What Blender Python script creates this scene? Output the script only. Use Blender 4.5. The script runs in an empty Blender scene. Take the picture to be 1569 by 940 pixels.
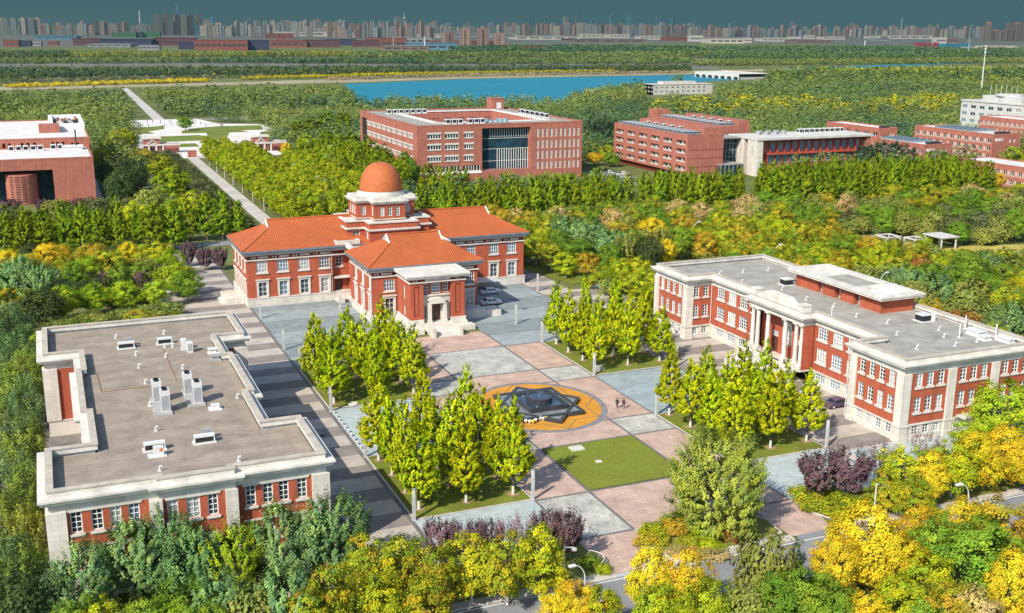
import bpy, math, random
import numpy as np
from mathutils import Vector, Matrix

# ------------------------------------------------------------------ camera, world, sun, exposure
sc = bpy.context.scene
COL = sc.collection
F_PX, YAW, PIT, ROL, CAM_H = 1683.69, 0.399550, 0.250541, 0.0059959, 58.0
_f = Vector((math.sin(YAW)*math.cos(PIT), math.cos(YAW)*math.cos(PIT), -math.sin(PIT)))
_r = Vector((math.cos(YAW), -math.sin(YAW), 0.0))
_u = _r.cross(_f)
_r2 = _r*math.cos(ROL) + _u*math.sin(ROL)
_u2 = -_r*math.sin(ROL) + _u*math.cos(ROL)
cam_d = bpy.data.cameras.new('camera'); cam = bpy.data.objects.new('camera', cam_d); COL.objects.link(cam)
cam_d.sensor_width = 36.0; cam_d.lens = F_PX/1569.0*36.0
cam_d.clip_start = 1.0; cam_d.clip_end = 80000.0
M = Matrix((( _r2.x, _u2.x, -_f.x, 0), (_r2.y, _u2.y, -_f.y, 0), (_r2.z, _u2.z, -_f.z, CAM_H), (0, 0, 0, 1)))
cam.matrix_world = M
sc.camera = cam

SUN_EL, SUN_DIR = math.radians(39.5), math.radians(34.0)      # shadows fall 34 deg from +X towards +Y
sun_d = bpy.data.lights.new('sun', 'SUN'); sun = bpy.data.objects.new('sun', sun_d); COL.objects.link(sun)
sun_d.energy = 5.0; sun_d.angle = math.radians(0.5); sun_d.color = (1.0, 0.925, 0.80)
_sd = Vector((math.cos(SUN_DIR)*math.cos(SUN_EL), math.sin(SUN_DIR)*math.cos(SUN_EL), -math.sin(SUN_EL)))
sun.rotation_euler = _sd.to_track_quat('-Z', 'Y').to_euler()
sun.location = (-300, -200, 400)

w = bpy.data.worlds.new('World'); sc.world = w; w.use_nodes = True
nt = w.node_tree; nt.nodes.clear()
out = nt.nodes.new('ShaderNodeOutputWorld'); bg = nt.nodes.new('ShaderNodeBackground')
sky = nt.nodes.new('ShaderNodeTexSky'); sky.sky_type = 'NISHITA'; sky.sun_disc = False
sky.sun_elevation = SUN_EL; sky.sun_rotation = math.radians(236.0); sky.altitude = 60.0
sky.air_density = 1.0; sky.dust_density = 1.0; sky.ozone_density = 2.0
# sky colour painted dark teal in a low band along the whole horizon
tc = nt.nodes.new('ShaderNodeTexCoord'); sep = nt.nodes.new('ShaderNodeSeparateXYZ')
mr = nt.nodes.new('ShaderNodeMapRange'); mr.interpolation_type = 'SMOOTHSTEP'
mr.inputs['From Min'].default_value = 0.03; mr.inputs['From Max'].default_value = 0.11
mx = nt.nodes.new('ShaderNodeMix'); mx.data_type = 'RGBA'
mg = nt.nodes.new('ShaderNodeMapRange'); mg.inputs['From Min'].default_value = 0.0; mg.inputs['From Max'].default_value = 0.03
mc = nt.nodes.new('ShaderNodeMix'); mc.data_type = 'RGBA'; mc.inputs['A'].default_value = (0.50, 0.98, 1.02, 1); mc.inputs['B'].default_value = (0.17, 0.48, 0.53, 1)
nt.links.new(sep.outputs['Z'], mg.inputs['Value']); nt.links.new(mg.outputs['Result'], mc.inputs['Factor']); nt.links.new(mc.outputs['Result'], mx.inputs['A'])
nt.links.new(tc.outputs['Generated'], sep.inputs[0])
nt.links.new(sep.outputs['Z'], mr.inputs['Value'])
nt.links.new(mr.outputs['Result'], mx.inputs['Factor']); nt.links.new(sky.outputs[0], mx.inputs['B'])
nt.links.new(mx.outputs['Result'], bg.inputs['Color']); bg.inputs['Strength'].default_value = 0.15
nt.links.new(bg.outputs[0], out.inputs['Surface'])

sc.view_settings.view_transform = 'Standard'
try: sc.view_settings.look = 'None'
except Exception: pass
sc.view_settings.exposure = 0.43; sc.view_settings.gamma = 1.0
sc.view_settings.use_curve_mapping = False
sc.render.engine = 'CYCLES'
cy = sc.cycles
cy.max_bounces = 5; cy.diffuse_bounces = 3; cy.glossy_bounces = 2; cy.transmission_bounces = 3
cy.transparent_max_bounces = 4; cy.volume_bounces = 0
cy.caustics_reflective = False; cy.caustics_refractive = False
cy.use_denoising = True
try: cy.denoiser = 'OPENIMAGEDENOISE'
except Exception: pass

HAZE_DENSITY = 0.95e-4

# ------------------------------------------------------------------ pixel to ground helper (photo pixels, 1569 x 940)
def at(px, py, z=0.0):
    d = _f*F_PX + _r2*(px-784.5) - _u2*(py-470.0)
    t = (z-CAM_H)/d.z
    return Vector((d.x*t, d.y*t, z))
def to_px(p):
    v = Vector(p) - Vector((0, 0, CAM_H)); k = v.dot(_f)
    return 784.5+F_PX*v.dot(_r2)/k, 470.0-F_PX*v.dot(_u2)/k, k

# ------------------------------------------------------------------ materials
MATS = {}
def mat(name, col, rough=0.8, var=0.12, scale=0.6, col2=None, spec=0.3, bump=0.0, bscale=8.0, fine=True):
    if name in MATS: return MATS[name]
    m = bpy.data.materials.new(name); m.use_nodes = True; n = m.node_tree; b = n.nodes['Principled BSDF']
    b.inputs['Roughness'].default_value = rough; b.inputs['Specular IOR Level'].default_value = spec
    tc = n.nodes.new('ShaderNodeTexCoord')
    nz = n.nodes.new('ShaderNodeTexNoise'); nz.inputs['Scale'].default_value = scale; nz.inputs['Detail'].default_value = 6
    n.links.new(tc.outputs['Object'], nz.inputs['Vector'])
    mx = n.nodes.new('ShaderNodeMix'); mx.data_type = 'RGBA'
    c2 = col2 or tuple(c*(1-var) for c in col); c1 = col if col2 else tuple(min(1, c*(1+var)) for c in col)
    mx.inputs['A'].default_value = (*c2, 1); mx.inputs['B'].default_value = (*c1, 1)
    mr = n.nodes.new('ShaderNodeMapRange'); mr.inputs['From Min'].default_value = .3; mr.inputs['From Max'].default_value = .7
    n.links.new(nz.outputs['Fac'], mr.inputs['Value']); n.links.new(mr.outputs['Result'], mx.inputs['Factor'])
    res = mx.outputs['Result']
    if fine:
        n2 = n.nodes.new('ShaderNodeTexNoise'); n2.inputs['Scale'].default_value = scale*9; n2.inputs['Detail'].default_value = 4
        n.links.new(tc.outputs['Object'], n2.inputs['Vector'])
        m2 = n.nodes.new('ShaderNodeMix'); m2.data_type = 'RGBA'; m2.blend_type = 'MULTIPLY'
        m2.inputs['Factor'].default_value = 1.0
        r2 = n.nodes.new('ShaderNodeMapRange'); r2.inputs['From Min'].default_value = .3; r2.inputs['From Max'].default_value = .7
        r2.inputs['To Min'].default_value = 1-var; r2.inputs['To Max'].default_value = 1.0
        n.links.new(n2.outputs['Fac'], r2.inputs['Value']); n.links.new(res, m2.inputs['A'])
        n.links.new(r2.outputs['Result'], m2.inputs['B']); res = m2.outputs['Result']
    n.links.new(res, b.inputs['Base Color'])
    if bump:
        n3 = n.nodes.new('ShaderNodeTexNoise'); n3.inputs['Scale'].default_value = bscale; n3.inputs['Detail'].default_value = 5
        n.links.new(tc.outputs['Object'], n3.inputs['Vector'])
        bp = n.nodes.new('ShaderNodeBump'); bp.inputs['Strength'].default_value = bump; bp.inputs['Distance'].default_value = .2
        n.links.new(n3.outputs['Fac'], bp.inputs['Height']); n.links.new(bp.outputs[0], b.inputs['Normal'])
    MATS[name] = m
    return m

def brick_mat(name, c1, c2, mortar, scale=1.0, rot=0.0, bw=.5, rh=.25, ms=.02, rough=.75, wear=.15, vertical=False, stains=.25):
    """coursed bricks or pavers, in metres"""
    if name in MATS: return MATS[name]
    m = bpy.data.materials.new(name); m.use_nodes = True; n = m.node_tree; b = n.nodes['Principled BSDF']
    b.inputs['Roughness'].default_value = rough; b.inputs['Specular IOR Level'].default_value = .25
    tc = n.nodes.new('ShaderNodeTexCoord'); br = n.nodes.new('ShaderNodeTexBrick')
    if vertical:
        sp = n.nodes.new('ShaderNodeSeparateXYZ'); ad = n.nodes.new('ShaderNodeMath'); ad.operation = 'ADD'
        cb = n.nodes.new('ShaderNodeCombineXYZ')
        n.links.new(tc.outputs['Object'], sp.inputs[0]); n.links.new(sp.outputs['X'], ad.inputs[0]); n.links.new(sp.outputs['Y'], ad.inputs[1])
        n.links.new(ad.outputs[0], cb.inputs['X']); n.links.new(sp.outputs['Z'], cb.inputs['Y']); n.links.new(cb.outputs[0], br.inputs['Vector'])
    else:
        mp = n.nodes.new('ShaderNodeMapping'); mp.inputs['Rotation'].default_value = (0, 0, rot)
        n.links.new(tc.outputs['Object'], mp.inputs['Vector']); n.links.new(mp.outputs[0], br.inputs['Vector'])
    br.inputs['Color1'].default_value = (*c1, 1); br.inputs['Color2'].default_value = (*c2, 1); br.inputs['Mortar'].default_value = (*mortar, 1)
    br.inputs['Scale'].default_value = scale; br.inputs['Brick Width'].default_value = bw; br.inputs['Row Height'].default_value = rh
    br.inputs['Mortar Size'].default_value = ms
    nz = n.nodes.new('ShaderNodeTexNoise'); nz.inputs['Scale'].default_value = .35; nz.inputs['Detail'].default_value = 8; nz.inputs['Roughness'].default_value = .65
    n.links.new(tc.outputs['Object'], nz.inputs['Vector'])
    mr = n.nodes.new('ShaderNodeMapRange'); mr.inputs['From Min'].default_value = .3; mr.inputs['From Max'].default_value = .7
    mr.inputs['To Min'].default_value = 1-stains; mr.inputs['To Max'].default_value = 1+stains*.4
    n.links.new(nz.outputs['Fac'], mr.inputs['Value'])
    mx = n.nodes.new('ShaderNodeMix'); mx.data_type = 'RGBA'; mx.blend_type = 'MULTIPLY'; mx.inputs['Factor'].default_value = 1
    n.links.new(br.outputs['Color'], mx.inputs['A']); n.links.new(mr.outputs['Result'], mx.inputs['B'])
    res = mx.outputs['Result']
    if vertical:      # rain streaks run down the wall
        ms = n.nodes.new('ShaderNodeMapping'); ms.inputs['Scale'].default_value = (.9, .9, .07); n.links.new(tc.outputs['Object'], ms.inputs['Vector'])
        n4 = n.nodes.new('ShaderNodeTexNoise'); n4.inputs['Scale'].default_value = 1.3; n4.inputs['Detail'].default_value = 6; n.links.new(ms.outputs[0], n4.inputs['Vector'])
        r4 = n.nodes.new('ShaderNodeMapRange'); r4.inputs['From Min'].default_value = .35; r4.inputs['From Max'].default_value = .65; r4.inputs['To Min'].default_value = 1-wear*.9; r4.inputs['To Max'].default_value = 1.05
        n.links.new(n4.outputs['Fac'], r4.inputs['Value']); m4 = n.nodes.new('ShaderNodeMix'); m4.data_type = 'RGBA'; m4.blend_type = 'MULTIPLY'; m4.inputs['Factor'].default_value = 1
        n.links.new(res, m4.inputs['A']); n.links.new(r4.outputs['Result'], m4.inputs['B']); res = m4.outputs['Result']
    n.links.new(res, b.inputs['Base Color'])
    MATS[name] = m
    return m

def glass_mat(name, col, rough=.12, var=.5, scale=.35):
    """opaque dark reflective window glass with blinds and rooms showing as tonal change from pane to pane"""
    if name in MATS: return MATS[name]
    m = mat(name, col, rough, var, scale, spec=.6, fine=False)
    m.node_tree.nodes['Principled BSDF'].inputs['Coat Weight'].default_value = .3
    return m

def pane_mat(name, tones):
    """window panes: every pane has its own tone (dark room, sky reflection, drawn blind)"""
    m = mat(name, (.1,.1,.1), .1, .1, .5, spec=.55, fine=False); n = m.node_tree; b = n.nodes['Principled BSDF']
    oi = n.nodes.new('ShaderNodeObjectInfo'); cr = n.nodes.new('ShaderNodeValToRGB'); cr.color_ramp.interpolation = 'CONSTANT'
    e = cr.color_ramp.elements
    while len(e) < len(tones): e.new(.5)
    for i, t in enumerate(tones): e[i].position = i/len(tones)*.97; e[i].color = (*t,1)
    n.links.new(oi.outputs['Random'], cr.inputs['Fac'])
    tc = n.nodes.new('ShaderNodeTexCoord'); nz = n.nodes.new('ShaderNodeTexNoise'); nz.inputs['Scale'].default_value = 1.1; n.links.new(tc.outputs['Object'], nz.inputs['Vector'])
    mr = n.nodes.new('ShaderNodeMapRange'); mr.inputs['From Min'].default_value = .3; mr.inputs['From Max'].default_value = .7; mr.inputs['To Min'].default_value = .5; mr.inputs['To Max'].default_value = 1.3; n.links.new(nz.outputs['Fac'], mr.inputs['Value'])
    mx = n.nodes.new('ShaderNodeMix'); mx.data_type = 'RGBA'; mx.blend_type = 'MULTIPLY'; mx.inputs['Factor'].default_value = 1
    n.links.new(cr.outputs['Color'], mx.inputs['A']); n.links.new(mr.outputs['Result'], mx.inputs['B']); n.links.new(mx.outputs['Result'], b.inputs['Base Color'])
    return m

def tile_mat(name, c1, c2):
    """pantile roof: ribs run down each slope"""
    m = bpy.data.materials.new(name); m.use_nodes = True; n = m.node_tree; b = n.nodes['Principled BSDF']
    b.inputs['Roughness'].default_value = .7; b.inputs['Specular IOR Level'].default_value = .3
    tc = n.nodes.new('ShaderNodeTexCoord'); sp = n.nodes.new('ShaderNodeSeparateXYZ'); n.links.new(tc.outputs['Object'], sp.inputs[0])
    ge = n.nodes.new('ShaderNodeNewGeometry'); sn = n.nodes.new('ShaderNodeSeparateXYZ'); n.links.new(ge.outputs['True Normal'], sn.inputs[0])
    def mth(op, *a):
        q = n.nodes.new('ShaderNodeMath'); q.operation = op
        for i, v in enumerate(a):
            if isinstance(v, (int, float)): q.inputs[i].default_value = v
            else: n.links.new(v, q.inputs[i])
        return q.outputs[0]
    ax = mth('ABSOLUTE', sn.outputs['X']); ay = mth('ABSOLUTE', sn.outputs['Y']); g = mth('GREATER_THAN', ax, ay)
    mixc = n.nodes.new('ShaderNodeMix'); n.links.new(g, mixc.inputs[0]); n.links.new(sp.outputs['X'], mixc.inputs[2]); n.links.new(sp.outputs['Y'], mixc.inputs[3])
    rib = mth('SINE', mth('MULTIPLY', mixc.outputs[0], 2*math.pi/.42))
    row = mth('FRACT', mth('MULTIPLY', sp.outputs['Z'], 2.6))
    nz = n.nodes.new('ShaderNodeTexNoise'); nz.inputs['Scale'].default_value = .6; nz.inputs['Detail'].default_value = 8
    n.links.new(tc.outputs['Object'], nz.inputs['Vector'])
    fac = mth('ADD', mth('MULTIPLY', rib, .10), nz.outputs['Fac'])
    fac = mth('ADD', fac, mth('MULTIPLY', row, .03))
    nl = n.nodes.new('ShaderNodeTexNoise'); nl.inputs['Scale'].default_value = .16; nl.inputs['Detail'].default_value = 5; n.links.new(tc.outputs['Object'], nl.inputs['Vector'])
    fac = mth('ADD', fac, mth('MULTIPLY', mth('SUBTRACT', nl.outputs['Fac'], .5), 1.1))
    mx = n.nodes.new('ShaderNodeMix'); mx.data_type = 'RGBA'; mx.inputs['A'].default_value = (*c1, 1); mx.inputs['B'].default_value = (*c2, 1)
    n.links.new(fac, mx.inputs['Factor']); n.links.new(mx.outputs['Result'], b.inputs['Base Color'])
    bp = n.nodes.new('ShaderNodeBump'); bp.inputs['Strength'].default_value = .5; bp.inputs['Distance'].default_value = .08
    n.links.new(rib, bp.inputs['Height']); n.links.new(bp.outputs[0], b.inputs['Normal'])
    MATS[name] = m
    return m

BRICK = brick_mat('red_brick', (.46,.115,.058), (.385,.09,.046), (.34,.09,.055), bw=.5, rh=.14, ms=.012, vertical=True, stains=.18)
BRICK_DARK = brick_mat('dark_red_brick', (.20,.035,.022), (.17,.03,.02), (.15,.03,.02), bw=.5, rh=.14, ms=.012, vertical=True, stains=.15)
BRICK_CAMPUS = brick_mat('pale_red_brick', (.43,.155,.11), (.38,.135,.095), (.36,.14,.105), bw=.9, rh=.3, ms=.02, vertical=True, stains=.2)
STONE = brick_mat('white_stone', (.68,.64,.57), (.61,.57,.51), (.48,.45,.40), bw=1.2, rh=.55, ms=.012, vertical=True, stains=.14)
STONE_PLAIN = mat('pale_stone_trim', (.62,.595,.54), .8, .18, .5)
STONE_GREY = mat('grey_weathered_stone', (.40,.40,.38), .85, .18, .7)
COPING = mat('weathered_coping', (.47,.42,.35), .85, .18, .9)
WHITE = mat('white_paint', (.80,.79,.76), .6, .05, .8)
GUTTER = mat('grey_gutter_metal', (.16,.19,.22), .5, .15, .6)
ROOFGREY = brick_mat('grey_roof_screed', (.325,.27,.218), (.30,.248,.198), (.25,.207,.167), bw=9.0, rh=1.1, ms=.03, rough=.9, stains=.34)
ROOFPALE = brick_mat('pale_roof_screed', (.36,.34,.30), (.335,.317,.28), (.28,.265,.235), bw=9.0, rh=1.1, ms=.03, rough=.9, rot=math.pi/2, stains=.34)
ROOFWHITE = mat('white_roof_coating', (.66,.64,.62), .85, .14, .15)
METAL = mat('white_hvac_metal', (.62,.63,.62), .5, .08, 1.0)
METALGREY = mat('grey_metal', (.33,.34,.35), .5, .12, 1.0)
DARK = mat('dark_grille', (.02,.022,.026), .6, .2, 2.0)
GLASS = pane_mat('window_glass', ((.03,.045,.06),(.10,.17,.23),(.05,.08,.11),(.40,.42,.42),(.16,.25,.32)))
GLASS_BLUE = mat('blue_curtain_glass', (.02,.045,.065), .2, .5, .25, spec=.14, fine=False)
GLASS_DARK = pane_mat('dark_window_glass', ((.02,.028,.035),(.03,.045,.055),(.05,.08,.10),(.025,.03,.035)))
WOODDOOR = mat('brown_wooden_door', (.10,.045,.03), .5, .2, 2.0)
TILE = tile_mat('orange_roof_tile', (.33,.080,.024), (.46,.122,.038))
DOME_TILE = mat('orange_dome_tile', (.53,.155,.052), .65, .18, 1.4, col2=(.42,.11,.038), bump=.3, bscale=14)

# ------------------------------------------------------------------ mesh builder
class MB:
    def __init__(s): s.v = []; s.f = []; s.mi = []
    def poly(s, pts, m=0):
        i = len(s.v); s.v += [tuple(p) for p in pts]; s.f.append(tuple(range(i, i+len(pts)))); s.mi.append(m)
    def box(s, x0, x1, y0, y1, z0, z1, m=0, bottom=True, top=True):
        i = len(s.v)
        s.v += [(x0,y0,z0),(x1,y0,z0),(x1,y1,z0),(x0,y1,z0),(x0,y0,z1),(x1,y0,z1),(x1,y1,z1),(x0,y1,z1)]
        fs = [(0,1,5,4),(1,2,6,5),(2,3,7,6),(3,0,4,7)]
        if top: fs.append((4,5,6,7))
        if bottom: fs.append((3,2,1,0))
        for f in fs: s.f.append(tuple(i+k for k in f)); s.mi.append(m)
    def prism(s, poly, z0, z1, m=0, top=True, bottom=False, side=True, mt=None):
        n = len(poly); i = len(s.v)
        s.v += [(x,y,z0) for x,y in poly] + [(x,y,z1) for x,y in poly]
        if side:
            for k in range(n): s.f.append((i+k, i+(k+1)%n, i+n+(k+1)%n, i+n+k)); s.mi.append(m)
        if top: s.f.append(tuple(i+n+k for k in range(n))); s.mi.append(m if mt is None else mt)
        if bottom: s.f.append(tuple(i+n-1-k for k in range(n))); s.mi.append(m)
    def ring(s, poly, o0, o1, z0, z1, m=0):
        """band between two offsets of a closed CCW polygon (positive = outwards)"""
        a = offset(poly, o1); b = offset(poly, o0); n = len(poly); i = len(s.v)
        s.v += [(x,y,z0) for x,y in a]+[(x,y,z1) for x,y in a]+[(x,y,z0) for x,y in b]+[(x,y,z1) for x,y in b]
        for k in range(n):
            l = (k+1) % n
            s.f += [(i+k,i+l,i+n+l,i+n+k),(i+n+k,i+n+l,i+3*n+l,i+3*n+k),(i+3*n+k,i+3*n+l,i+2*n+l,i+2*n+k),(i+2*n+k,i+2*n+l,i+l,i+k)]
            s.mi += [m]*4
    def tube(s, p0, p1, r0, r1=None, n=8, m=0, cap=True):
        r1 = r0 if r1 is None else r1
        p0 = Vector(p0); p1 = Vector(p1); d = (p1-p0).normalized()
        a = d.orthogonal().normalized(); b = d.cross(a); i = len(s.v)
        for p, r in ((p0, r0), (p1, r1)):
            for k in range(n):
                t = 2*math.pi*k/n; s.v.append(tuple(p+(a*math.cos(t)+b*math.sin(t))*r))
        for k in range(n): s.f.append((i+k, i+(k+1)%n, i+n+(k+1)%n, i+n+k)); s.mi.append(m)
        if cap: s.f.append(tuple(i+n+k for k in range(n))); s.mi.append(m); s.f.append(tuple(i+n-1-k for k in range(n))); s.mi.append(m)
    def lathe(s, prof, cx=0, cy=0, n=32, m=0, sx=1, sy=1):
        i = len(s.v); k = len(prof)
        for r, z in prof:
            for j in range(n):
                t = 2*math.pi*j/n; s.v.append((cx+r*sx*math.cos(t), cy+r*sy*math.sin(t), z))
        for q in range(k-1):
            for j in range(n):
                s.f.append((i+q*n+j, i+q*n+(j+1)%n, i+(q+1)*n+(j+1)%n, i+(q+1)*n+j)); s.mi.append(m)
    def wall(s, p0, p1, z0, z1, holes=(), m=0, depth=.22, mj=None):
        """wall from p0 to p1 (outside on the right hand) with rectangular openings (u0,u1,v0,v1) and their reveals"""
        p0 = Vector((*p0, 0)); p1 = Vector((*p1, 0)); L = (p1-p0).length; d = (p1-p0)/L; nrm = Vector((d.y, -d.x, 0))
        P = lambda u, v, q=0: tuple(p0+d*u+Vector((0,0,v))-nrm*q)
        us = sorted({0, L, *[h[0] for h in holes], *[h[1] for h in holes]}); vs = sorted({z0, z1, *[h[2] for h in holes], *[h[3] for h in holes]})
        us = [u for u in us if 0 <= u <= L]; vs = [v for v in vs if z0 <= v <= z1]
        for a, b in zip(us, us[1:]):
            run = None
            for c, e in zip(vs, vs[1:]):
                um, vm = (a+b)/2, (c+e)/2
                inside = any(h[0] < um < h[1] and h[2] < vm < h[3] for h in holes)
                if inside:
                    if run: s.poly([P(a,run[0]),P(b,run[0]),P(b,run[1]),P(a,run[1])], m); run = None
                else: run = (run[0], e) if run else (c, e)
            if run: s.poly([P(a,run[0]),P(b,run[0]),P(b,run[1]),P(a,run[1])], m)
        j = m if mj is None else mj
        for (a, b, c, e) in holes:
            s.poly([P(a,c),P(a,c,depth),P(a,e,depth),P(a,e)], j); s.poly([P(b,c,depth),P(b,c),P(b,e),P(b,e,depth)], j)
            s.poly([P(a,e),P(a,e,depth),P(b,e,depth),P(b,e)], j); s.poly([P(a,c,depth),P(a,c),P(b,c),P(b,c,depth)], j)
    def mesh(s, name, mats, origin=(0,0,0), smooth=False):
        me = bpy.data.meshes.new(name); o = origin
        me.from_pydata([(x-o[0],y-o[1],z-o[2]) for x,y,z in s.v], [], s.f)
        for q in (mats if isinstance(mats, (list, tuple)) else [mats]): me.materials.append(q)
        me.polygons.foreach_set('material_index', s.mi)
        if smooth: me.polygons.foreach_set('use_smooth', [True]*len(s.f))
        me.update()
        return me
    def build(s, name, mats, parent=None, smooth=False, label=None, own=None):
        o = bpy.data.objects.new(name, s.mesh(name, mats, abs_loc(parent) if parent else (own or (0,0,0)), smooth)); COL.objects.link(o)
        if parent: o.parent = parent
        elif own: o.location = own
        if label: o['label'] = label
        return o

def offset(poly, d):
    n = len(poly); res = []
    for k in range(n):
        a = Vector(poly[k-1]); b = Vector(poly[k]); c = Vector(poly[(k+1) % n])
        e1 = (b-a).normalized(); e2 = (c-b).normalized()
        n1 = Vector((e1.y,-e1.x)); n2 = Vector((e2.y,-e2.x)); h = n1+n2
        h = h/max(.2, h.dot(n1)) if h.length > 1e-6 else n1
        res.append((b.x+h.x*d, b.y+h.y*d))
    return res
def abs_loc(o):
    l = Vector(o.location)
    while o.parent: o = o.parent; l = l+Vector(o.location)
    return tuple(l)
def rect(x0, x1, y0, y1): return [(x0,y0),(x1,y0),(x1,y1),(x0,y1)]

def thing(name, label, cat, loc=(0,0,0), group=None, rz=0.0, scale=None):
    o = bpy.data.objects.new(name, None); COL.objects.link(o); o.location = loc; o.rotation_euler = (0,0,rz)
    o.empty_display_size = .5
    if scale: o.scale = scale
    o['label'] = label; o['category'] = cat
    if group: o['group'] = group
    return o
def tag(o, label, cat, group=None):
    o['label'] = label; o['category'] = cat
    if group: o['group'] = group
    return o
def struct(o, label=None, kind='structure'):
    o['kind'] = kind
    if label: o['label'] = label
    return o
def link(name, me, parent=None, loc=(0,0,0), rz=0.0):
    o = bpy.data.objects.new(name, me); COL.objects.link(o); o.location = loc; o.rotation_euler = (0,0,rz)
    if parent: o.parent = parent
    return o
def copy_tree(o, parent=None):
    c = o.copy(); COL.objects.link(c)
    if parent: c.parent = parent
    for ch in list(o.children): copy_tree(ch, c)
    return c

# windows: one mesh per type, every window an object of its own with its pane as a sub-part
WCACHE = {}
def window(parent, p0, p1, u, z, wd, ht, cols=2, rows=3, sill=True, surround=None, name='window', glass=GLASS, inset=.10, bar=.07, frame=WHITE, header=None):
    key = (round(wd,2), round(ht,2), cols, rows, sill, surround, glass.name, bar, frame.name, header)
    if key not in WCACHE:
        b = MB(); fw = .10; dp = .12
        hw = wd/2
        b.box(-hw, -hw+fw, -.02, dp, 0, ht); b.box(hw-fw, hw, -.02, dp, 0, ht)
        b.box(-hw+fw, hw-fw, -.02, dp, 0, fw); b.box(-hw+fw, hw-fw, -.02, dp, ht-fw, ht)
        for i in range(1, cols):
            x = -hw+wd*i/cols; wb = bar*(1.5 if cols > 2 and i % 2 == 0 and cols % 2 == 0 else 1)
            b.box(x-wb/2, x+wb/2, .0, .08, fw, ht-fw)
        for j in range(1, rows):
            y = ht*j/rows; b.box(-hw+fw, hw-fw, .012, .07, y-bar/2, y+bar/2)
        if sill: b.box(-hw-.2, hw+.2, -.34, -.025, -.26, -.02, 1); b.box(-hw-.1, hw+.1, -.28, -.025, -.36, -.265, 1)
        if header: b.box(-hw-.2, hw+.2, -.26, -.025, ht+.02, ht+header, 1)
        if surround:
            t = surround
            b.box(-hw-t, -hw-.005, -.28, .1, -.02, ht+.05, 1); b.box(hw+.005, hw+t, -.28, .1, -.02, ht+.05, 1)
            b.box(-hw-t-.03, hw+t+.03, -.30, .1, ht+.055, ht+.50, 1); b.box(-hw-t-.22, hw+t+.22, -.48, .1, ht+.505, ht+.72, 1)
        g = MB(); g.poly([(-hw+.02,.09,.02),(hw-.02,.09,.02),(hw-.02,.09,ht-.02),(-hw+.02,.09,ht-.02)])
        WCACHE[key] = (b.mesh('window', [frame, STONE_PLAIN]), g.mesh('pane', glass))
    d = Vector((p1[0]-p0[0], p1[1]-p0[1])); d.normalize(); nrm = Vector((d.y,-d.x)); al = abs_loc(parent)
    q = Vector(p0)+d*u-nrm*inset
    o = link(name, WCACHE[key][0], parent, (q.x-al[0], q.y-al[1], z-al[2]), math.atan2(d.y, d.x))
    link('pane', WCACHE[key][1], o)
    return o
def hole(u, z, wd, ht): return (u-wd/2, u+wd/2, z, z+ht)
# ------------------------------------------------------------------ ground, plaza, roads
def sheet(name, poly, z, m, label=None, kind='structure', thick=0.0):
    b = MB()
    if thick: b.prism(poly, z-thick, z)
    else: b.poly([(x,y,z) for x,y in poly])
    c = poly[0]
    o = b.build(name, m, own=(0,0,0)); struct(o, label, kind)
    return o

def grass_mat(name, a, bcol, scale=.25):
    return mat(name, a, .95, .22, scale, col2=bcol, spec=.1, bump=.35, bscale=5.0)
GROUND = grass_mat('ground_cover', (.19,.21,.075), (.10,.125,.04), .02)
LAWN = grass_mat('mown_lawn', (.195,.25,.03), (.19,.20,.035))
LAWN2 = grass_mat('grove_lawn', (.20,.24,.035), (.15,.16,.03))
DRYGRASS = grass_mat('dry_yellow_grass', (.52,.44,.10), (.42,.36,.09), .08)
VERGE = grass_mat('verge_grass', (.30,.28,.08), (.17,.19,.04), .3)
SAND = mat('sandy_bank', (.42,.36,.23), .95, .2, .02, col2=(.30,.26,.16))
PINK = brick_mat('pink_pavers', (.56,.40,.31), (.49,.335,.265), (.40,.31,.26), rot=math.radians(45), bw=1.1, rh=.55, ms=.03, stains=.34)
PINKD = brick_mat('pink_setts', (.56,.40,.32), (.50,.35,.29), (.38,.30,.26), rot=math.radians(45), bw=.9, rh=.9, ms=.04, stains=.34)
GREYP = brick_mat('grey_pavers', (.47,.46,.41), (.40,.385,.35), (.56,.54,.49), rot=math.radians(45), bw=1.1, rh=1.1, ms=.05, stains=.4)
BLUEP = brick_mat('blue_grey_pavers', (.34,.40,.41), (.28,.34,.355), (.24,.28,.29), bw=1.2, rh=.6, ms=.02, stains=.28)
PALEP = brick_mat('pale_blue_grey_pavers', (.45,.51,.51), (.40,.46,.465), (.33,.37,.37), bw=1.2, rh=.6, ms=.02, stains=.25)
LINE = mat('dark_granite_strip', (.17,.16,.155), .8, .2, .8)
KERB = mat('pale_kerb_stone', (.55,.51,.46), .85, .15, 1.0)
ASPHALT = mat('sun_bleached_asphalt', (.27,.275,.29), .9, .15, .25, col2=(.22,.225,.24))
PALEROAD = mat('pale_concrete_road', (.50,.47,.44), .9, .14, .1)
WHITEPAVE = mat('white_stone_paving', (.68,.64,.60), .9, .12, .08)
PAINT = mat('white_road_paint', (.75,.75,.73), .7, .1, 2.0)
GOLD = brick_mat('golden_paving', (.62,.285,.030), (.55,.245,.028), (.50,.24,.04), bw=.9, rh=.45, ms=.01, stains=.2)

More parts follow.
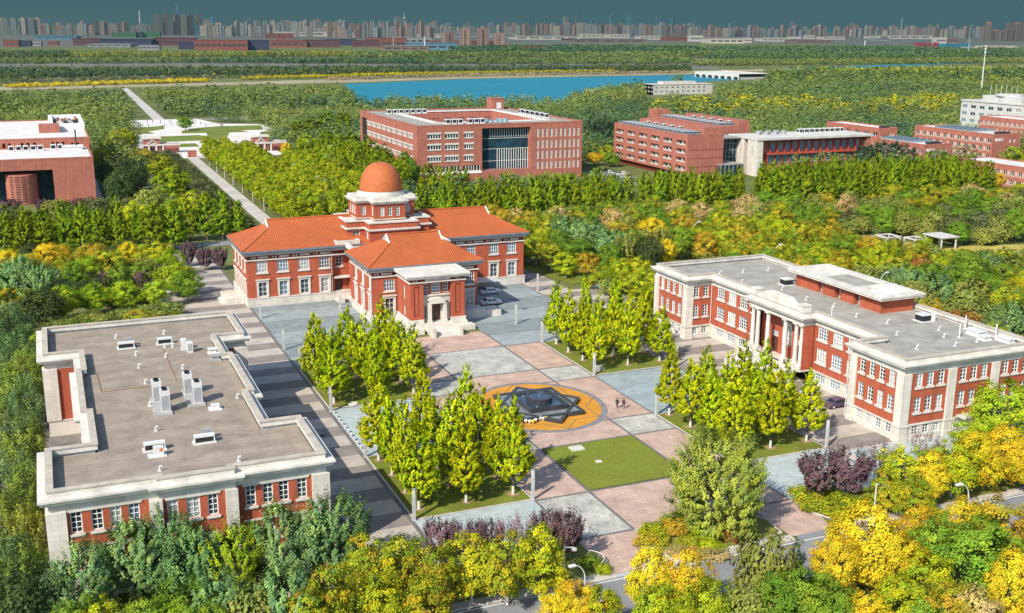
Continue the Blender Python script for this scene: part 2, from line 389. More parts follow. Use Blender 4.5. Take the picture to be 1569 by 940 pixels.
# banded walkway: alternating 4 m bands of dark and pale stone
def band_mat(name, c1, c2, period, phase):
    m = bpy.data.materials.new(name); m.use_nodes = True; n = m.node_tree; b = n.nodes['Principled BSDF']; b.inputs['Roughness'].default_value = .9
    b.inputs['Specular IOR Level'].default_value = .2
    tc = n.nodes.new('ShaderNodeTexCoord'); sp = n.nodes.new('ShaderNodeSeparateXYZ'); n.links.new(tc.outputs['Object'], sp.inputs[0])
    a = n.nodes.new('ShaderNodeMath'); a.operation = 'MULTIPLY_ADD'; a.inputs[1].default_value = 1/period; a.inputs[2].default_value = phase
    n.links.new(sp.outputs['Y'], a.inputs[0])
    fr = n.nodes.new('ShaderNodeMath'); fr.operation = 'FRACT'; n.links.new(a.outputs[0], fr.inputs[0])
    gt = n.nodes.new('ShaderNodeMath'); gt.operation = 'GREATER_THAN'; gt.inputs[1].default_value = .5; n.links.new(fr.outputs[0], gt.inputs[0])
    mx = n.nodes.new('ShaderNodeMix'); mx.data_type = 'RGBA'; mx.inputs['A'].default_value = (*c1,1); mx.inputs['B'].default_value = (*c2,1)
    n.links.new(gt.outputs[0], mx.inputs['Factor'])
    br = n.nodes.new('ShaderNodeTexBrick'); n.links.new(tc.outputs['Object'], br.inputs['Vector']); br.inputs['Scale'].default_value = 1; br.inputs['Brick Width'].default_value = .8; br.inputs['Row Height'].default_value = .4
    br.inputs['Color1'].default_value = (1,1,1,1); br.inputs['Color2'].default_value = (.9,.9,.9,1); br.inputs['Mortar'].default_value = (.82,.82,.82,1); br.inputs['Mortar Size'].default_value = .015
    m2 = n.nodes.new('ShaderNodeMix'); m2.data_type = 'RGBA'; m2.blend_type = 'MULTIPLY'; m2.inputs['Factor'].default_value = 1
    nz = n.nodes.new('ShaderNodeTexNoise'); nz.inputs['Scale'].default_value = .4; nz.inputs['Detail'].default_value = 7; n.links.new(tc.outputs['Object'], nz.inputs['Vector'])
    mr = n.nodes.new('ShaderNodeMapRange'); mr.inputs['From Min'].default_value=.3; mr.inputs['From Max'].default_value=.7; mr.inputs['To Min'].default_value=.8; mr.inputs['To Max'].default_value=1.08
    n.links.new(nz.outputs['Fac'], mr.inputs['Value'])
    n.links.new(mx.outputs['Result'], m2.inputs['A']); n.links.new(br.outputs['Color'], m2.inputs['B'])
    m3 = n.nodes.new('ShaderNodeMix'); m3.data_type = 'RGBA'; m3.blend_type = 'MULTIPLY'; m3.inputs['Factor'].default_value = 1
    n.links.new(m2.outputs['Result'], m3.inputs['A']); n.links.new(mr.outputs['Result'], m3.inputs['B'])
    n.links.new(m3.outputs['Result'], b.inputs['Base Color'])
    return m
BANDS = band_mat('banded_walkway_stone', (.50,.44,.38), (.27,.235,.215), 8.0, 0.0)
BANDSF = band_mat('banded_forecourt_stone', (.31,.355,.36), (.24,.28,.285), 17.0, .35)

sheet('ground', [(-9000,-400),(30000,-400),(30000,30000),(-9000,30000)], -.06, GROUND, 'green and brown ground reaching to the far city')
sheet('land', [at(*q)[:2] for q in ((-250,73),(300,72),(700,69),(1100,66),(1400,70),(1800,72),(1800,46.5),(-250,46.5))], -.045, mat('grey_city_ground', (.17,.16,.145), .95, .3, .006, col2=(.10,.11,.085)), 'greyish built up land under the far city')
Z0 = .02
sheet('walkway', rect(19.0,36.2,104.5,296), Z0, BANDS, 'walkway of alternating dark and pale stone bands on the left')
sheet('walkway', rect(98.6,115.0,110.5,218), Z0, BANDS, 'walkway of alternating dark and pale stone bands on the right')
sheet('forecourt', rect(36.6,60.2,181.9,232), Z0+.004, BANDSF, 'blue grey paved forecourt left of the hall steps')
sheet('forecourt', rect(75.1,98.6,181.9,232), Z0+.004, BANDSF, 'blue grey paved forecourt right of the hall steps')
sheet('lane', rect(36.6,52.6,139.0,159.4), Z0+.004, PALEP, 'pale grey paved lane from bollards to fountain')
sheet('lane', rect(82.6,98.6,139.0,159.4), Z0+.004, BLUEP, 'blue grey paved lane right of the fountain')
sheet('lane', rect(36.6,52.6,104.5,117.0), Z0+.004, PALEP, 'pale grey paved lane at the near left')
sheet('lane', [(82.6,105),(84,103.6),(99,110.5),(98.6,117.4),(82.6,117.4)], Z0+.004, PALEP, 'pale grey paved lane at the near right')
sheet('lane', rect(88,134,104,110.4), Z0+.002, PALEP)
sheet('walkway', rect(98.6,106.5,218,296), Z0, BANDS)
sheet('path', rect(-9.5,2.5,104.5,186), Z0, mat('shadow_toned_paving',(.20,.18,.17),.9,.2,.6), 'paved path in a painted shadow tone along the outer side of the left block')  # path colour darkened to paint the shadow strip between willows and block
sheet('lane', rect(100,140,110.4,115.5), Z0+.001, PALEP)
sheet('lane', [(76.5,96.2),(82.4,96.2),(84.2,103.4),(82.5,105),(76.5,105)], Z0+.004, PINKD, 'pinkish paved lane opening to the road')
XS = [52.6,60.2,75.1,82.6]; YS = [104.9,116.7,132.4,139.5,159.2,166.3,181.9,193.2]
CELLS = {(0,0):GREYP,(1,0):PINKD,(2,0):PINKD,(0,1):PINKD,(2,1):PINKD,(0,2):GREYP,(1,2):PINKD,(2,2):GREYP,(0,3):PINK,(1,3):PINK,(2,3):PINK,
         (0,4):GREYP,(1,4):PINK,(2,4):GREYP,(0,5):PINK,(1,5):GREYP,(2,5):PINK,(1,6):PINK}
for (i,j), m in CELLS.items():
    sheet('paving', rect(XS[i],XS[i+1],YS[j],YS[j+1]), Z0+.006, m)
sheet('paving', rect(52.6,60.2,95.9,104.9), Z0+.002, PINKD); sheet('paving', rect(52.9,60.2,95.9,104.7), Z0+.006, PINKD)
def strip(x0,x1,y0,y1,z=Z0+.012,m=LINE,name='paving_strip'): sheet(name, rect(x0,x1,y0,y1), z, m)
for x in (60.2,75.1): strip(x-.2,x+.2,104.9,193)
for x in (52.6,82.6): strip(x-.16,x+.16,104.9,181.9)
for y in YS[:7]: strip(52.6,82.6,y-.2,y+.2,Z0+.016)
strip(36.2,36.75,112,296,Z0+.012); strip(98.35,98.75,112,296,Z0+.012)
for x0,x1 in ((36.8,60),(75.3,98.3)):
    for y in (190,198,206.5,215,223): strip(x0,x1,y-.1,y+.1)
strip(36.8,52.4,159.4,159.7); strip(36.8,52.4,138.7,139.0); strip(82.8,98.4,159.4,159.7); strip(82.8,98.4,138.7,139.0)
strip(36.8,60,181.6,181.95); strip(75.3,98.4,181.6,181.95)
# lawns with low kerbs
def lawn(x0,x1,y0,y1,m,label):
    sheet('lawn', rect(x0,x1,y0,y1), .12, m, label, thick=.11)
    b = MB(); b.ring(rect(x0,x1,y0,y1), .01, .22, .0, .10); struct(b.build('kerb', KERB, own=(0,0,0)))
lawn(36.95,52.3,159.95,181.3,LAWN2,'lawn under ginkgos left of the hall steps')
lawn(36.95,52.3,117.3,138.45,LAWN2,'lawn under ginkgos left of the square grass plot')
lawn(82.95,98.1,159.95,181.3,LAWN2,'lawn under ginkgos right of the fountain')
lawn(82.95,98.1,117.7,138.45,LAWN2,'lawn under ginkgos right of the square grass plot')
sheet('lawn', rect(60.6,74.75,117.05,132.05), .10, LAWN, 'square mown grass plot before the fountain', thick=.09)

# fountain terrace
b = MB(); CX, CY = 67.6, 149.0; ell = [(CX+10.5*math.cos(t*math.pi/48), CY+11.9*math.sin(t*math.pi/48)) for t in range(96)]
b.poly([(x,y,Z0+.022) for x,y in ell]); struct(b.build('paving', mat('grey_granite_ring', (.22,.21,.21), .8, .15, .8), own=(0,0,0)), 'dark granite ring round the golden terrace')
b = MB(); b.poly([(CX+9.5*math.cos(t*math.pi/48), CY+10.9*math.sin(t*math.pi/48), Z0+.027) for t in range(96)])
struct(b.build('terrace', GOLD, own=(0,0,0)), 'round golden paved terrace round the star fountain')
b = MB(); pts = []
for k in range(16):
    r = 1.0 if k % 2 == 0 else .76
    t = math.radians(22.5*k); pts.append((CX+9.45*r*math.cos(t), CY+10.85*r*math.sin(t)))
for k in range(16):
    p = Vector(pts[k]); q = Vector(pts[(k+1)%16]); d = (q-p).normalized(); nn = Vector((d.y,-d.x))*.12
    b.poly([(p.x+nn.x,p.y+nn.y,Z0+.032),(q.x+nn.x,q.y+nn.y,Z0+.032),(q.x-nn.x,q.y-nn.y,Z0+.032),(p.x-nn.x,p.y-nn.y,Z0+.032)])
struct(b.build('paving_strip', mat('brown_inlay', (.30,.17,.08), .8, .1, 1), own=(0,0,0)))

# front road, pavements and planting beds
sheet('road', [(-60,87.5),(170,87.5),(170,95.2),(-60,95.2)], Z0-.01, ASPHALT, 'asphalt road along the near edge')
sheet('road', [(76.6,95.2),(84.5,95.2),(83.2,96.4),(77.4,96.4)], Z0-.004, ASPHALT)
sheet('road_marking', rect(-60,170,94.75,94.9), Z0-.004, PAINT)
for x in range(-30,150,6): sheet('road_marking', rect(x,x+2.5,91.3,91.45), Z0-.004, PAINT)
for x0,x1 in ((-60,52.9),(60.3,76.4),(84.6,170)):
    b = MB(); b.box(x0,x1,95.2,95.5,0,.14); struct(b.build('kerb', KERB, own=(0,0,0)))
    sheet('pavement', rect(x0,x1,95.5,96.6), .10, mat('pale_footpath', (.52,.47,.41), .9, .15, .5), thick=.09)
sheet('paving', rect(52.9,60.3,95.2,95.9), Z0, PALEP)
b = MB(); b.box(-60,170,87.2,87.5,0,.14); struct(b.build('kerb', KERB, own=(0,0,0)))
sheet('planting_bed', [(-60,96.6),(52.6,96.6),(52.4,104),(36,104.3),(-60,104.3)], .08, VERGE, 'planted verge in front of the left block')
isl = [(60.5,96.7),(71.5,96.7),(75.8,97.6),(76.3,101),(75,104.3),(60.5,104.6)]
sheet('planting_bed', isl, .08, VERGE, 'planted island with low hedges beside the pink paving')
b = MB(); b.ring(isl, .0, .25, 0, .12); struct(b.build('kerb', KERB, own=(0,0,0)))
isl2 = [(84.4,97.4),(90,95.9),(150,95.9),(150,103.8),(88,103.8),(85.6,106.2),(83.8,104.8),(82.9,101)]
sheet('planting_bed', isl2, .085, VERGE, 'planted bed with purple shrubs beside the right block')
b = MB(); b.ring(isl2, .0, .28, 0, .14); struct(b.build('kerb', KERB, own=(0,0,0)))

# roads and paths farther back
sheet('road', rect(-120,420,298.5,304.5), Z0-.01, ASPHALT, 'road between the poplar rows behind the hall')
sheet('road', [(57,306),(61.6,306),(61.6,508),(57,508)], Z0-.006, PALEROAD, 'pale straight road leading to the gate')
sheet('road', [(109.2,218),(121,222.5),(150,226),(150,221.5),(122,218),(112,212.5),(112,190),(109.2,190)], Z0-.004, BLUEP, 'grey lane curving behind the right block')
sheet('lawn', [(109.2,222.5),(119,225.5),(118,236),(106.5,246),(104,246)], .06, LAWN2, 'small grass corner beside the walkway')
sheet('clearing', [(204,247),(216,240),(226,226),(250,220),(282,214),(282,202),(240,205),(214,214)], Z0, DRYGRASS, 'yellow dry grass clearing by the pergola')
sheet('path', [(208,247),(212,249),(232,238),(228,236)], Z0+.01, KERB)
sheet('car_park', [(196,362),(205,358),(216,392),(209,400)], Z0, PALEROAD, 'car park in front of the balcony block')
sheet('road', [(203.2,354),(226,358),(226,363),(203,400),(199,400)], Z0-.006, ASPHALT)
sheet('plaza', rect(-30,16,398,455), Z0, WHITEPAVE)
# gate plaza
sheet('plaza', [(38,506),(100,506),(100,548),(96,556),(40,556)], Z0, WHITEPAVE, 'white paved plaza inside the gate')
sheet('plaza', [(40,556),(96,556),(110,620),(125,614),(118,668),(96,680),(88,720),(46,720),(48,650),(30,640),(30,622),(46,618)], Z0-.004, WHITEPAVE, 'white paved plaza outside the gate')
sheet('flower_bed', [(52,584),(86,580),(88,606),(54,612)], Z0+.01, grass_mat('mixed_flower_bed', (.26,.24,.05), (.12,.17,.03), .3), 'planted roundabout bed outside the gate')
sheet('flower_bed', [(50,556),(62,553),(62,562),(50,564)], Z0+.012, LAWN)
for q in [((286,198),(330,194),(400,192),(404,199),(352,201),(300,203)),((226,214),(262,209),(306,207),(316,212),(282,217),(240,219)),((216,196),(250,193),(252,198),(214,204)),((316,204),(352,203),(346,214),(322,216)),((246,221),(300,220),(306,225),(248,227)),((262,178),(276,178),(300,190),(284,191))]:
    sheet('flower_bed', [at(*p)[:2] for p in q], Z0+.016, grass_mat('gate_lawn', (.22,.25,.06), (.12,.17,.03), .1), 'low green planting bed on the white gate plaza')
sheet('flower_bed', [(33,626),(55,628),(52,641),(33,641)], Z0+.014, LAWN2); sheet('flower_bed', [(68,624),(104,621),(100,634),(70,640)], Z0+.014, LAWN2)
sheet('road', [(62,720),(69,720),(73.5,1086),(68,1086)], Z0, PALEROAD, 'straight pale road running to the far river')
sheet('road', [(-250,722),(420,700),(420,708),(-250,731)], Z0-.006, ASPHALT)
# river, lake and banks
water = bpy.data.materials.new('lake_water'); water.use_nodes = True
_n = water.node_tree; _b = _n.nodes['Principled BSDF']; _b.inputs['Base Color'].default_value = (.008,.22,.30,1); _b.inputs['Roughness'].default_value = .5; _b.inputs['Specular IOR Level'].default_value = .08
_t = _n.nodes.new('ShaderNodeTexNoise'); _t.inputs['Scale'].default_value = .15; _bp = _n.nodes.new('ShaderNodeBump'); _bp.inputs['Strength'].default_value = .35
_tc = _n.nodes.new('ShaderNodeTexCoord'); _w1 = _n.nodes.new('ShaderNodeTexNoise'); _w1.inputs['Scale'].default_value = .012; _w1.inputs['Detail'].default_value = 6; _n.links.new(_tc.outputs['Object'], _w1.inputs['Vector']); _wm = _n.nodes.new('ShaderNodeMix'); _wm.data_type = 'RGBA'; _wm.inputs['A'].default_value = (.004,.14,.22,1); _wm.inputs['B'].default_value = (.012,.22,.30,1); _n.links.new(_w1.outputs['Fac'], _wm.inputs['Factor']); _n.links.new(_wm.outputs['Result'], _b.inputs['Base Color']); _n.links.new(_tc.outputs['Object'], _t.inputs['Vector']); _n.links.new(_t.outputs['Fac'], _bp.inputs['Height']); _n.links.new(_bp.outputs[0], _b.inputs['Normal'])
LAKE = [at(*q)[:2] for q in ((527,129),)]+[at(*q,8.0)[:2] for q in ((545,148),(570,149),(600,147),(625,148),(650,146),(690,147.5),(720,146),(760,147.5),(800,147),(830,148),(860,147))]+[at(*q)[:2] for q in ((880,151),(905,148),(925,143),(950,141),(962,138),(990,135),(1030,129),(1090,124.5),(1150,122))]+[at(*q)[:2] for q in ((1135,116),(1060,115),(1000,116),(900,118),(800,120),(700,122),(600,126))]
sheet('lake', LAKE[::-1], 0.0, water, 'bright blue lake behind the red brick campus')
sheet('river', [at(*q)[:2] for q in ((1230,107),(1440,99),(1569,95),(1569,93),(1440,97),(1200,105))], 0.0, water, 'thin stretch of blue river at the far right')
sheet('sand_bank', [at(*q)[:2] for q in ((-60,140),(200,134),(420,129),(527,127),(700,121),(900,117),(1060,114),(1060,110),(900,112.5),(700,117),(520,121.5),(420,124.5),(200,130),(-60,135))], Z0-.03, SAND, 'sandy bank along the far side of the lake')
sheet('sand_bank', [at(*q)[:2] for q in ((1060,112),(1240,108),(1440,106),(1569,104),(1569,101),(1440,102),(1240,104),(1060,109))], Z0-.03, SAND)
# ------------------------------------------------------------------ domed hall
def frieze(mb, p0, p1, z, u0=.4, step=4.4):
    """dark brick frieze with pale tablets"""
    d = Vector((p1[0]-p0[0], p1[1]-p0[1])); L = d.length; d.normalize(); nn = Vector((d.y,-d.x)); k = u0
    def tab(u, wd, h):
        a = Vector(p0)+d*u; c = a+d*wd
        P = lambda q, off, zz: (q.x+nn.x*off, q.y+nn.y*off, zz)
        lo, hi = z-h/2, z+h/2
        mb.poly([P(a,.05,lo),P(c,.05,lo),P(c,.05,hi),P(a,.05,hi)]); mb.poly([P(a,0,hi),P(a,.05,hi),P(c,.05,hi),P(c,0,hi)])
        mb.poly([P(a,0,lo),P(a,.05,lo),P(a,.05,hi),P(a,0,hi)]); mb.poly([P(c,.05,lo),P(c,0,lo),P(c,0,hi),P(c,.05,hi)])
    while k < L-.6:
        tab(k, .32, .32)
        if k+.6 < L-.5: tab(k+.62, .32, .32)
        if k+1.5+2.2 < L-.3: tab(k+1.5, 2.1, .34)
        k += step
def hip_roof(x0, x1, y0, y1, ze, zr, gx, along='x'):
    """half-hip roof with small white gablets; eaves rectangle, ridge height, ridge inset gx"""
    b = MB(); D = (y1-y0)/2; yc = (y0+y1)/2; dg = D*.76
    zf = lambda d: ze+(zr-ze)*(.80*(d/D)+.20*(d/D)**2)
    lev = [0, D*.25, D*.5, dg, D]
    ins = lambda d: min(d, dg)/dg*gx
    for a, c in zip(lev, lev[1:]):
        for s in (-1, 1):
            ya, yb = yc+s*(D-a), yc+s*(D-c)
            q = [(x0+ins(a),ya,zf(a)),(x1-ins(a),ya,zf(a)),(x1-ins(c),yb,zf(c)),(x0+ins(c),yb,zf(c))]
            b.poly(q if s < 0 else q[::-1], 0)
        if c <= dg+1e-6:
            for s, xe in ((1, x0), (-1, x1)):
                xa, xb = xe+s*ins(a), xe+s*ins(c)
                q = [(xa,yc+(D-a),zf(a)),(xa,yc-(D-a),zf(a)),(xb,yc-(D-c),zf(c)),(xb,yc+(D-c),zf(c))]
                b.poly(q if s > 0 else q[::-1], 0)
    g = MB()
    for s, xe in ((1, x0), (-1, x1)):
        x = xe+s*gx; hw = D-dg
        g.poly([(x-s*.02,yc-hw,zf(dg)),(x-s*.02,yc+hw,zf(dg)),(x-s*.02,yc,zr)][::-s])
        for t in (-1, 1):
            g.tube((x-s*.12,yc+t*(hw+.2),zf(dg)-.1),(x-s*.12,yc,zr+.1),.16,n=6)
    r = MB(); r.tube((x0+gx-.1,yc,zr+.05),(x1-gx+.1,yc,zr+.05),.2,n=8)
    for s, xe in ((1, x0), (-1, x1)):
        for t in (-1, 1):
            prev = None
            for d in lev[:4]:
                p = (xe+s*ins(d), yc+t*(D-d), zf(d)+.04)
                if prev: r.tube(prev, p, .13, n=6)
                prev = p
    return b, g, r

hall = thing('domed_hall', 'red brick hall with an orange dome, orange tiled roofs and white stone trim', 'hall', (67.6, 228.3, 0))
HX0, HX1, HY0, HY1 = 36.2, 99.2, 228.3, 246.2
ZW = 10.95
wallb, base, trim, fr = MB(), MB(), MB(), MB()
# main range
holesL = []
for u in (3.1, 7.5, 12.0, 16.4):
    holesL += [hole(u, 7.3, 2.3, 2.35), hole(u, 2.15, 1.75, 3.0)]
wallb.wall((HX0,HY0),(54.6,HY0),1.9,9.9,holesL,0)
wallb.wall((54.6,HY0+1.2),(57.2,HY0+1.2),.5,9.9,[hole(1.5,7.2,1.5,2.2),hole(1.4,.9,1.7,3.4)],0,.3)
wallb.wall((54.6,HY0),(54.6,HY0+1.2),.5,9.9,[],0)
holesR = []
for u in (1.6, 6.6, 12.2, 16.6):
    holesR += [hole(u, 7.4, 2.2, 2.4), hole(u, 2.15, 1.75, 3.0)]
wallb.wall((HX1-19.6,HY0),(HX1,HY0),1.9,9.9,holesR,0)
wallb.wall((HX1,HY0),(HX1,HY1),1.9,9.9,[hole(u,zz,1.6,2.4) for u in (3.5,9,14.5) for zz in (2.2,7.2)],0)
wallb.wall((HX1,HY1),(HX0,HY1),1.9,9.9,[],0)
holesW = [hole(u,zz,1.9,hh) for u in (3.0,7.0,11.0,15.0) for zz,hh in ((2.15,3.0),(7.3,2.35))]
wallb.wall((HX0,HY1),(HX0,HY0),1.9,9.9,holesW,0)
base.prism(rect(HX0-.25,HX1+.25,HY0-.25,HY1+.25),0,1.72,0); base.prism(rect(HX0-.33,HX1+.33,HY0-.33,HY1+.33),1.72,1.9,1)
mr_ = rect(HX0,HX1,HY0,HY1)
fr.ring(mr_,-.2,.04,10.15,10.95,0)
trim.ring(mr_,-.1,.28,9.9,10.15,0); trim.ring(mr_,-.1,.22,10.95,11.15,0); trim.ring(mr_,-.1,.5,11.15,11.4,0)
gut = MB(); gut.ring(mr_,-.3,.95,11.4,11.72,0); gut.ring(mr_,-.6,1.1,11.72,12.12,0)
# front block
FX0, FX1, FY0, FY1 = 56.9, 79.2, 206.0, 222.4
f1 = [hole(3.5,6.5,2.2,2.35), hole(3.5,1.95,1.75,3.0), hole(20.6,6.5,2.0,2.4), hole(20.6,1.95,1.6,3.0)]
wallb.wall((FX0,FY0),(FX1,FY0),1.7,9.4,f1,0)
wallb.wall((FX0,FY1),(FX0,FY0),1.7,9.4,[hole(u,6.8,1.75,2.4) for u in (4.1,9.5,14.8)]+[hole(u,2.2,1.5,3.1) for u in (4.1,9.5,14.8)],0)
wallb.wall((FX1,FY0),(FX1,FY1),1.7,9.4,[hole(u,zz,1.7,2.6) for u in (4,9,14) for zz in (2.2,6.7)],0)
wallb.wall((FX1,FY1),(FX0,FY1),1.7,9.4,[],0)
wallb.wall((58.2,HY0+1.2),(58.2,FY1),.3,9.4,[],0); wallb.wall((78.2,FY1),(78.2,HY0),.3,9.4,[],0)
wallb.wall((57.2,HY0+1.2),(58.2,HY0+1.2),.5,9.9,[],0)
fb = rect(FX0,FX1,FY0,FY1)
base.prism(rect(FX0-.25,FX1+.25,FY0-.25,FY1+.25),0,1.5,0); base.prism(rect(FX0-.33,FX1+.33,FY0-.33,FY1+.33),1.5,1.7,1)
fr.ring(fb,-.2,.04,9.65,10.4,0); trim.ring(fb,-.1,.28,9.4,9.65,0); trim.ring(fb,-.1,.22,10.4,10.6,0); trim.ring(fb,-.1,.5,10.6,10.85,0)
gut.ring(fb,-.3,.95,10.85,11.15,0); gut.ring(fb,-.6,1.1,11.15,11.55,0)
# portico
PX0, PX1, PY = 62.0, 73.2, 197.4
port = MB()
port.wall((PX0,FY0-.25),(PX0,PY),2.3,9.6,[hole(4.6,5.9,.8,2.6),hole(4.6,2.6,.8,1.8)],0,.25)
port.wall((PX1,PY),(PX1,FY0-.25),2.3,9.6,[],0)
for x0,x1 in ((PX0,PX0+2.7),(PX1-2.7,PX1)):
    port.wall((x0,PY),(x1,PY),2.3,9.6,[(.75,1.95,2.9,9.0)],0,.25)
    port.poly([(x0+.75,PY+.25,2.9),(x0+1.95,PY+.25,2.9),(x0+1.95,PY+.25,9.0),(x0+.75,PY+.25,9.0)],0)
    port.box(x0+1.0,x0+1.7,PY+.12,PY+.24,3.2,8.7,0)
port.wall((PX0+2.7,PY),(PX0+2.7,PY+1.3),1.9,9.6,[],0); port.wall((PX1-2.7,PY+1.3),(PX1-2.7,PY),1.9,9.6,[],0)
port.wall((PX0+2.7,PY+1.3),(PX1-2.7,PY+1.3),6.6,9.6,[hole(.85,7.1,1.1,1.9),hole(2.9,7.1,1.9,1.9),hole(4.95,7.1,1.1,1.9)],0,.2)
pp = rect(PX0,PX1,PY,FY0-.25)
fr.ring(pp,-.2,.03,9.85,10.35,0); fr.poly([(x,y,10.3) for x,y in offset(pp,-.25)],0)
trim.ring(pp,-.1,.26,9.6,9.85,0); trim.ring(pp,-.1,.3,10.35,10.6,0); trim.ring(pp,-.1,.75,10.6,10.95,0); trim.ring(pp,-.9,.95,10.95,11.25,0)
trim.poly([(x,y,11.12) for x,y in offset(pp,.2)],1)
base.prism(rect(PX0-.45,PX0+2.75,PY-.45,FY0-.3),0,1.45,0); base.prism(rect(PX1-2.75,PX1+.45,PY-.45,FY0-.3),0,1.45,0)
base.prism(rect(PX0-.2,PX0+2.72,PY-.2,FY0-.3),1.45,2.3,0); base.prism(rect(PX1-2.72,PX1+.2,PY-.2,FY0-.3),1.45,2.3,0)
base.prism(rect(PX0-1.3,PX0+2.0,PY-2.6,PY-.46),0,1.0,0); base.prism(rect(PX1-2.0,PX1+1.3,PY-2.6,PY-.46),0,1.0,0)
base.prism(rect(79.5,83.2,202.8,206.2),0,1.4,0); base.prism(rect(73.7,79.4,202.4,205.7),0,1.95,0)
base.box(32.2,HX0-.3,232.5,239,0,1.0,0); base.box(31.2,32.15,233.5,238,0,.5,0); base.box(32.0,HX0-.31,231.9,232.45,0,1.4,0); base.box(32.0,HX0-.31,239.05,239.6,0,1.4,0); base.box(54.65,58.3,HY0-2.4,HY0+1.1,0,.5,0); base.box(55.0,56.0,HY0-3.6,HY0-2.45,0,1.3,0)
# stone entrance
ent = MB()
ent.wall((PX0+2.71,PY+1.1),(PX1-2.71,PY+1.1),1.55,6.7,[hole(2.9,1.6,2.0,3.6),hole(.75,2.1,.55,2.6),hole(5.05,2.1,.55,2.6)],0,.35)
ent.box(PX0+2.72,PX1-2.72,PY+.75,PY+1.09,6.7,6.95); ent.box(PX0+4.0,PX1-4.0,PY-.1,PY+1.09,5.25,5.85)
arch = [(-1.9,5.85),(1.9,5.85),(1.9,6.0),(1.0,6.35),(0,6.47),(-1.0,6.35),(-1.9,6.0)]
i0 = len(ent.v); ent.v += [(67.6+x,PY-.1,z) for x,z in arch]+[(67.6+x,PY+1.05,z) for x,z in arch]
ent.f.append(tuple(range(i0,i0+7))); ent.mi.append(0)
for k in range(7): ent.f.append((i0+(k+1)%7,i0+k,i0+7+k,i0+7+(k+1)%7)); ent.mi.append(0)
for s in (-1,1):
    ent.box(67.6+s*1.55-.33,67.6+s*1.55+.33,PY-.02,PY+.6,1.5,5.25); ent.box(67.6+s*1.55-.42,67.6+s*1.55+.42,PY-.1,PY+.68,1.5,1.95)
base.box(PX0+2.76,PX1-2.76,PY-2.6,PY+1.4,0,1.5,0)
st = MB()
for k in range(8):
    st.box(65.2,70.0,PY-5.6+.38*k,PY-2.6,0,.19*k+.17)
pw = MB()
for x in (64.6,70.05):
    pw = MB(); pw.box(x,x+.55,PY-5.9,PY-2.61,0,1.75); pw.box(x-.08,x+.63,PY-6.0,PY-5.2,0,1.95); pw.build('step_wall', [STONE], hall)
walls = wallb.build('wall', [BRICK], hall); pr = port.build('portico', [BRICK], hall)
base.build('stone_base', [STONE, STONE_PLAIN], hall); trim.build('cornice', [STONE_PLAIN, STONE], hall)
gut.build('eaves_gutter', [GUTTER], hall)
tb = MB()
for p0,p1 in (((HX0,HY0),(54.5,HY0)),((HX1-19,HY0),(HX1,HY0)),((HX0,HY1),(HX0,HY0))): frieze(tb,(p0[0]+0,p0[1]-.04 if p0[1]==p1[1] else p0[1]),(p1[0],p1[1]-.04 if p0[1]==p1[1] else p1[1]),10.55,.9)
frieze(tb,(FX0,FY0-.04),(PX0,FY0-.04),10.02,.4,4.9); frieze(tb,(PX1,FY0-.04),(FX1,FY0-.04),10.02,1.5,4.9); frieze(tb,(FX0-.04,FY1),(FX0-.04,FY0),10.02,.6)
frieze(tb,(PX0,PY-.03),(PX0+2.4,PY-.03),10.1,.5); frieze(tb,(PX1-2.4,PY-.03),(PX1,PY-.03),10.1,.5); tb.box(65.0,70.2,PY-.12,PY-.04,9.9,10.3); frieze(tb,(PX0-.03,FY0-.3),(PX0-.03,PY),10.1,.6)
i0 = len(fr.v); fr.v += tb.v; fr.f += [tuple(i0+k for k in f) for f in tb.f]; fr.mi += [1]*len(tb.f); fr.build('frieze', [BRICK_DARK, STONE_PLAIN], hall)
ent.build('entrance_surround', [STONE], pr); st.build('steps', [STONE_PLAIN], hall)
db = MB(); db.box(66.6,67.57,PY+1.3,PY+1.4,1.6,5.1); db.box(67.63,68.6,PY+1.3,PY+1.4,1.6,5.1); db.box(66.6,68.6,PY+1.28,PY+1.42,4.1,4.2)
d_ = db.build('door', [WOODDOOR], hall); hb = MB(); hb.box(67.4,67.46,PY+1.24,PY+1.29,2.6,3.2); hb.box(67.74,67.8,PY+1.24,PY+1.29,2.6,3.2); hb.build('handle', [METALGREY], d_)
for u in (.75,5.05): window(hall,(PX0+2.71,PY+1.1),(PX1-2.71,PY+1.1),u,2.1,.55,2.6,1,3,sill=False,inset=.2)
window(hall,(54.6,HY0+1.2),(57.2,HY0+1.2),1.5,7.2,1.5,2.2,2,3); db = MB(); db.box(55.2,56.9,HY0+1.42,HY0+1.5,.9,4.3); db.build('door',[WOODDOOR],hall)
tb = MB(); tb.box(54.7,58.1,HY0-.2,HY0+1.15,4.75,5.1); tb.build('door_hood',[STONE_PLAIN],hall)
for u in (3.1, 7.5, 12.0, 16.4):
    window(hall,(HX0,HY0),(54.6,HY0),u,7.3,2.3,2.35,4,3); window(hall,(HX0,HY0),(54.6,HY0),u,2.15,1.75,3.0,2,3,surround=.38)
for u in (1.6, 6.6, 12.2, 16.6):
    window(hall,(HX1-19.6,HY0),(HX1,HY0),u,7.4,2.2,2.4,4,3); window(hall,(HX1-19.6,HY0),(HX1,HY0),u,2.15,1.75,3.0,2,3,surround=.38)
for u in (3.0,7.0,11.0,15.0):
    window(hall,(HX0,HY1),(HX0,HY0),u,7.3,1.9,2.35,4,3); window(hall,(HX0,HY1),(HX0,HY0),u,2.15,1.9,3.0,2,3,surround=.38)
for u in (3.5,9,14.5):
    for zz in (2.2,7.2): window(hall,(HX1,HY0),(HX1,HY1),u,zz,1.6,2.4,2,3)
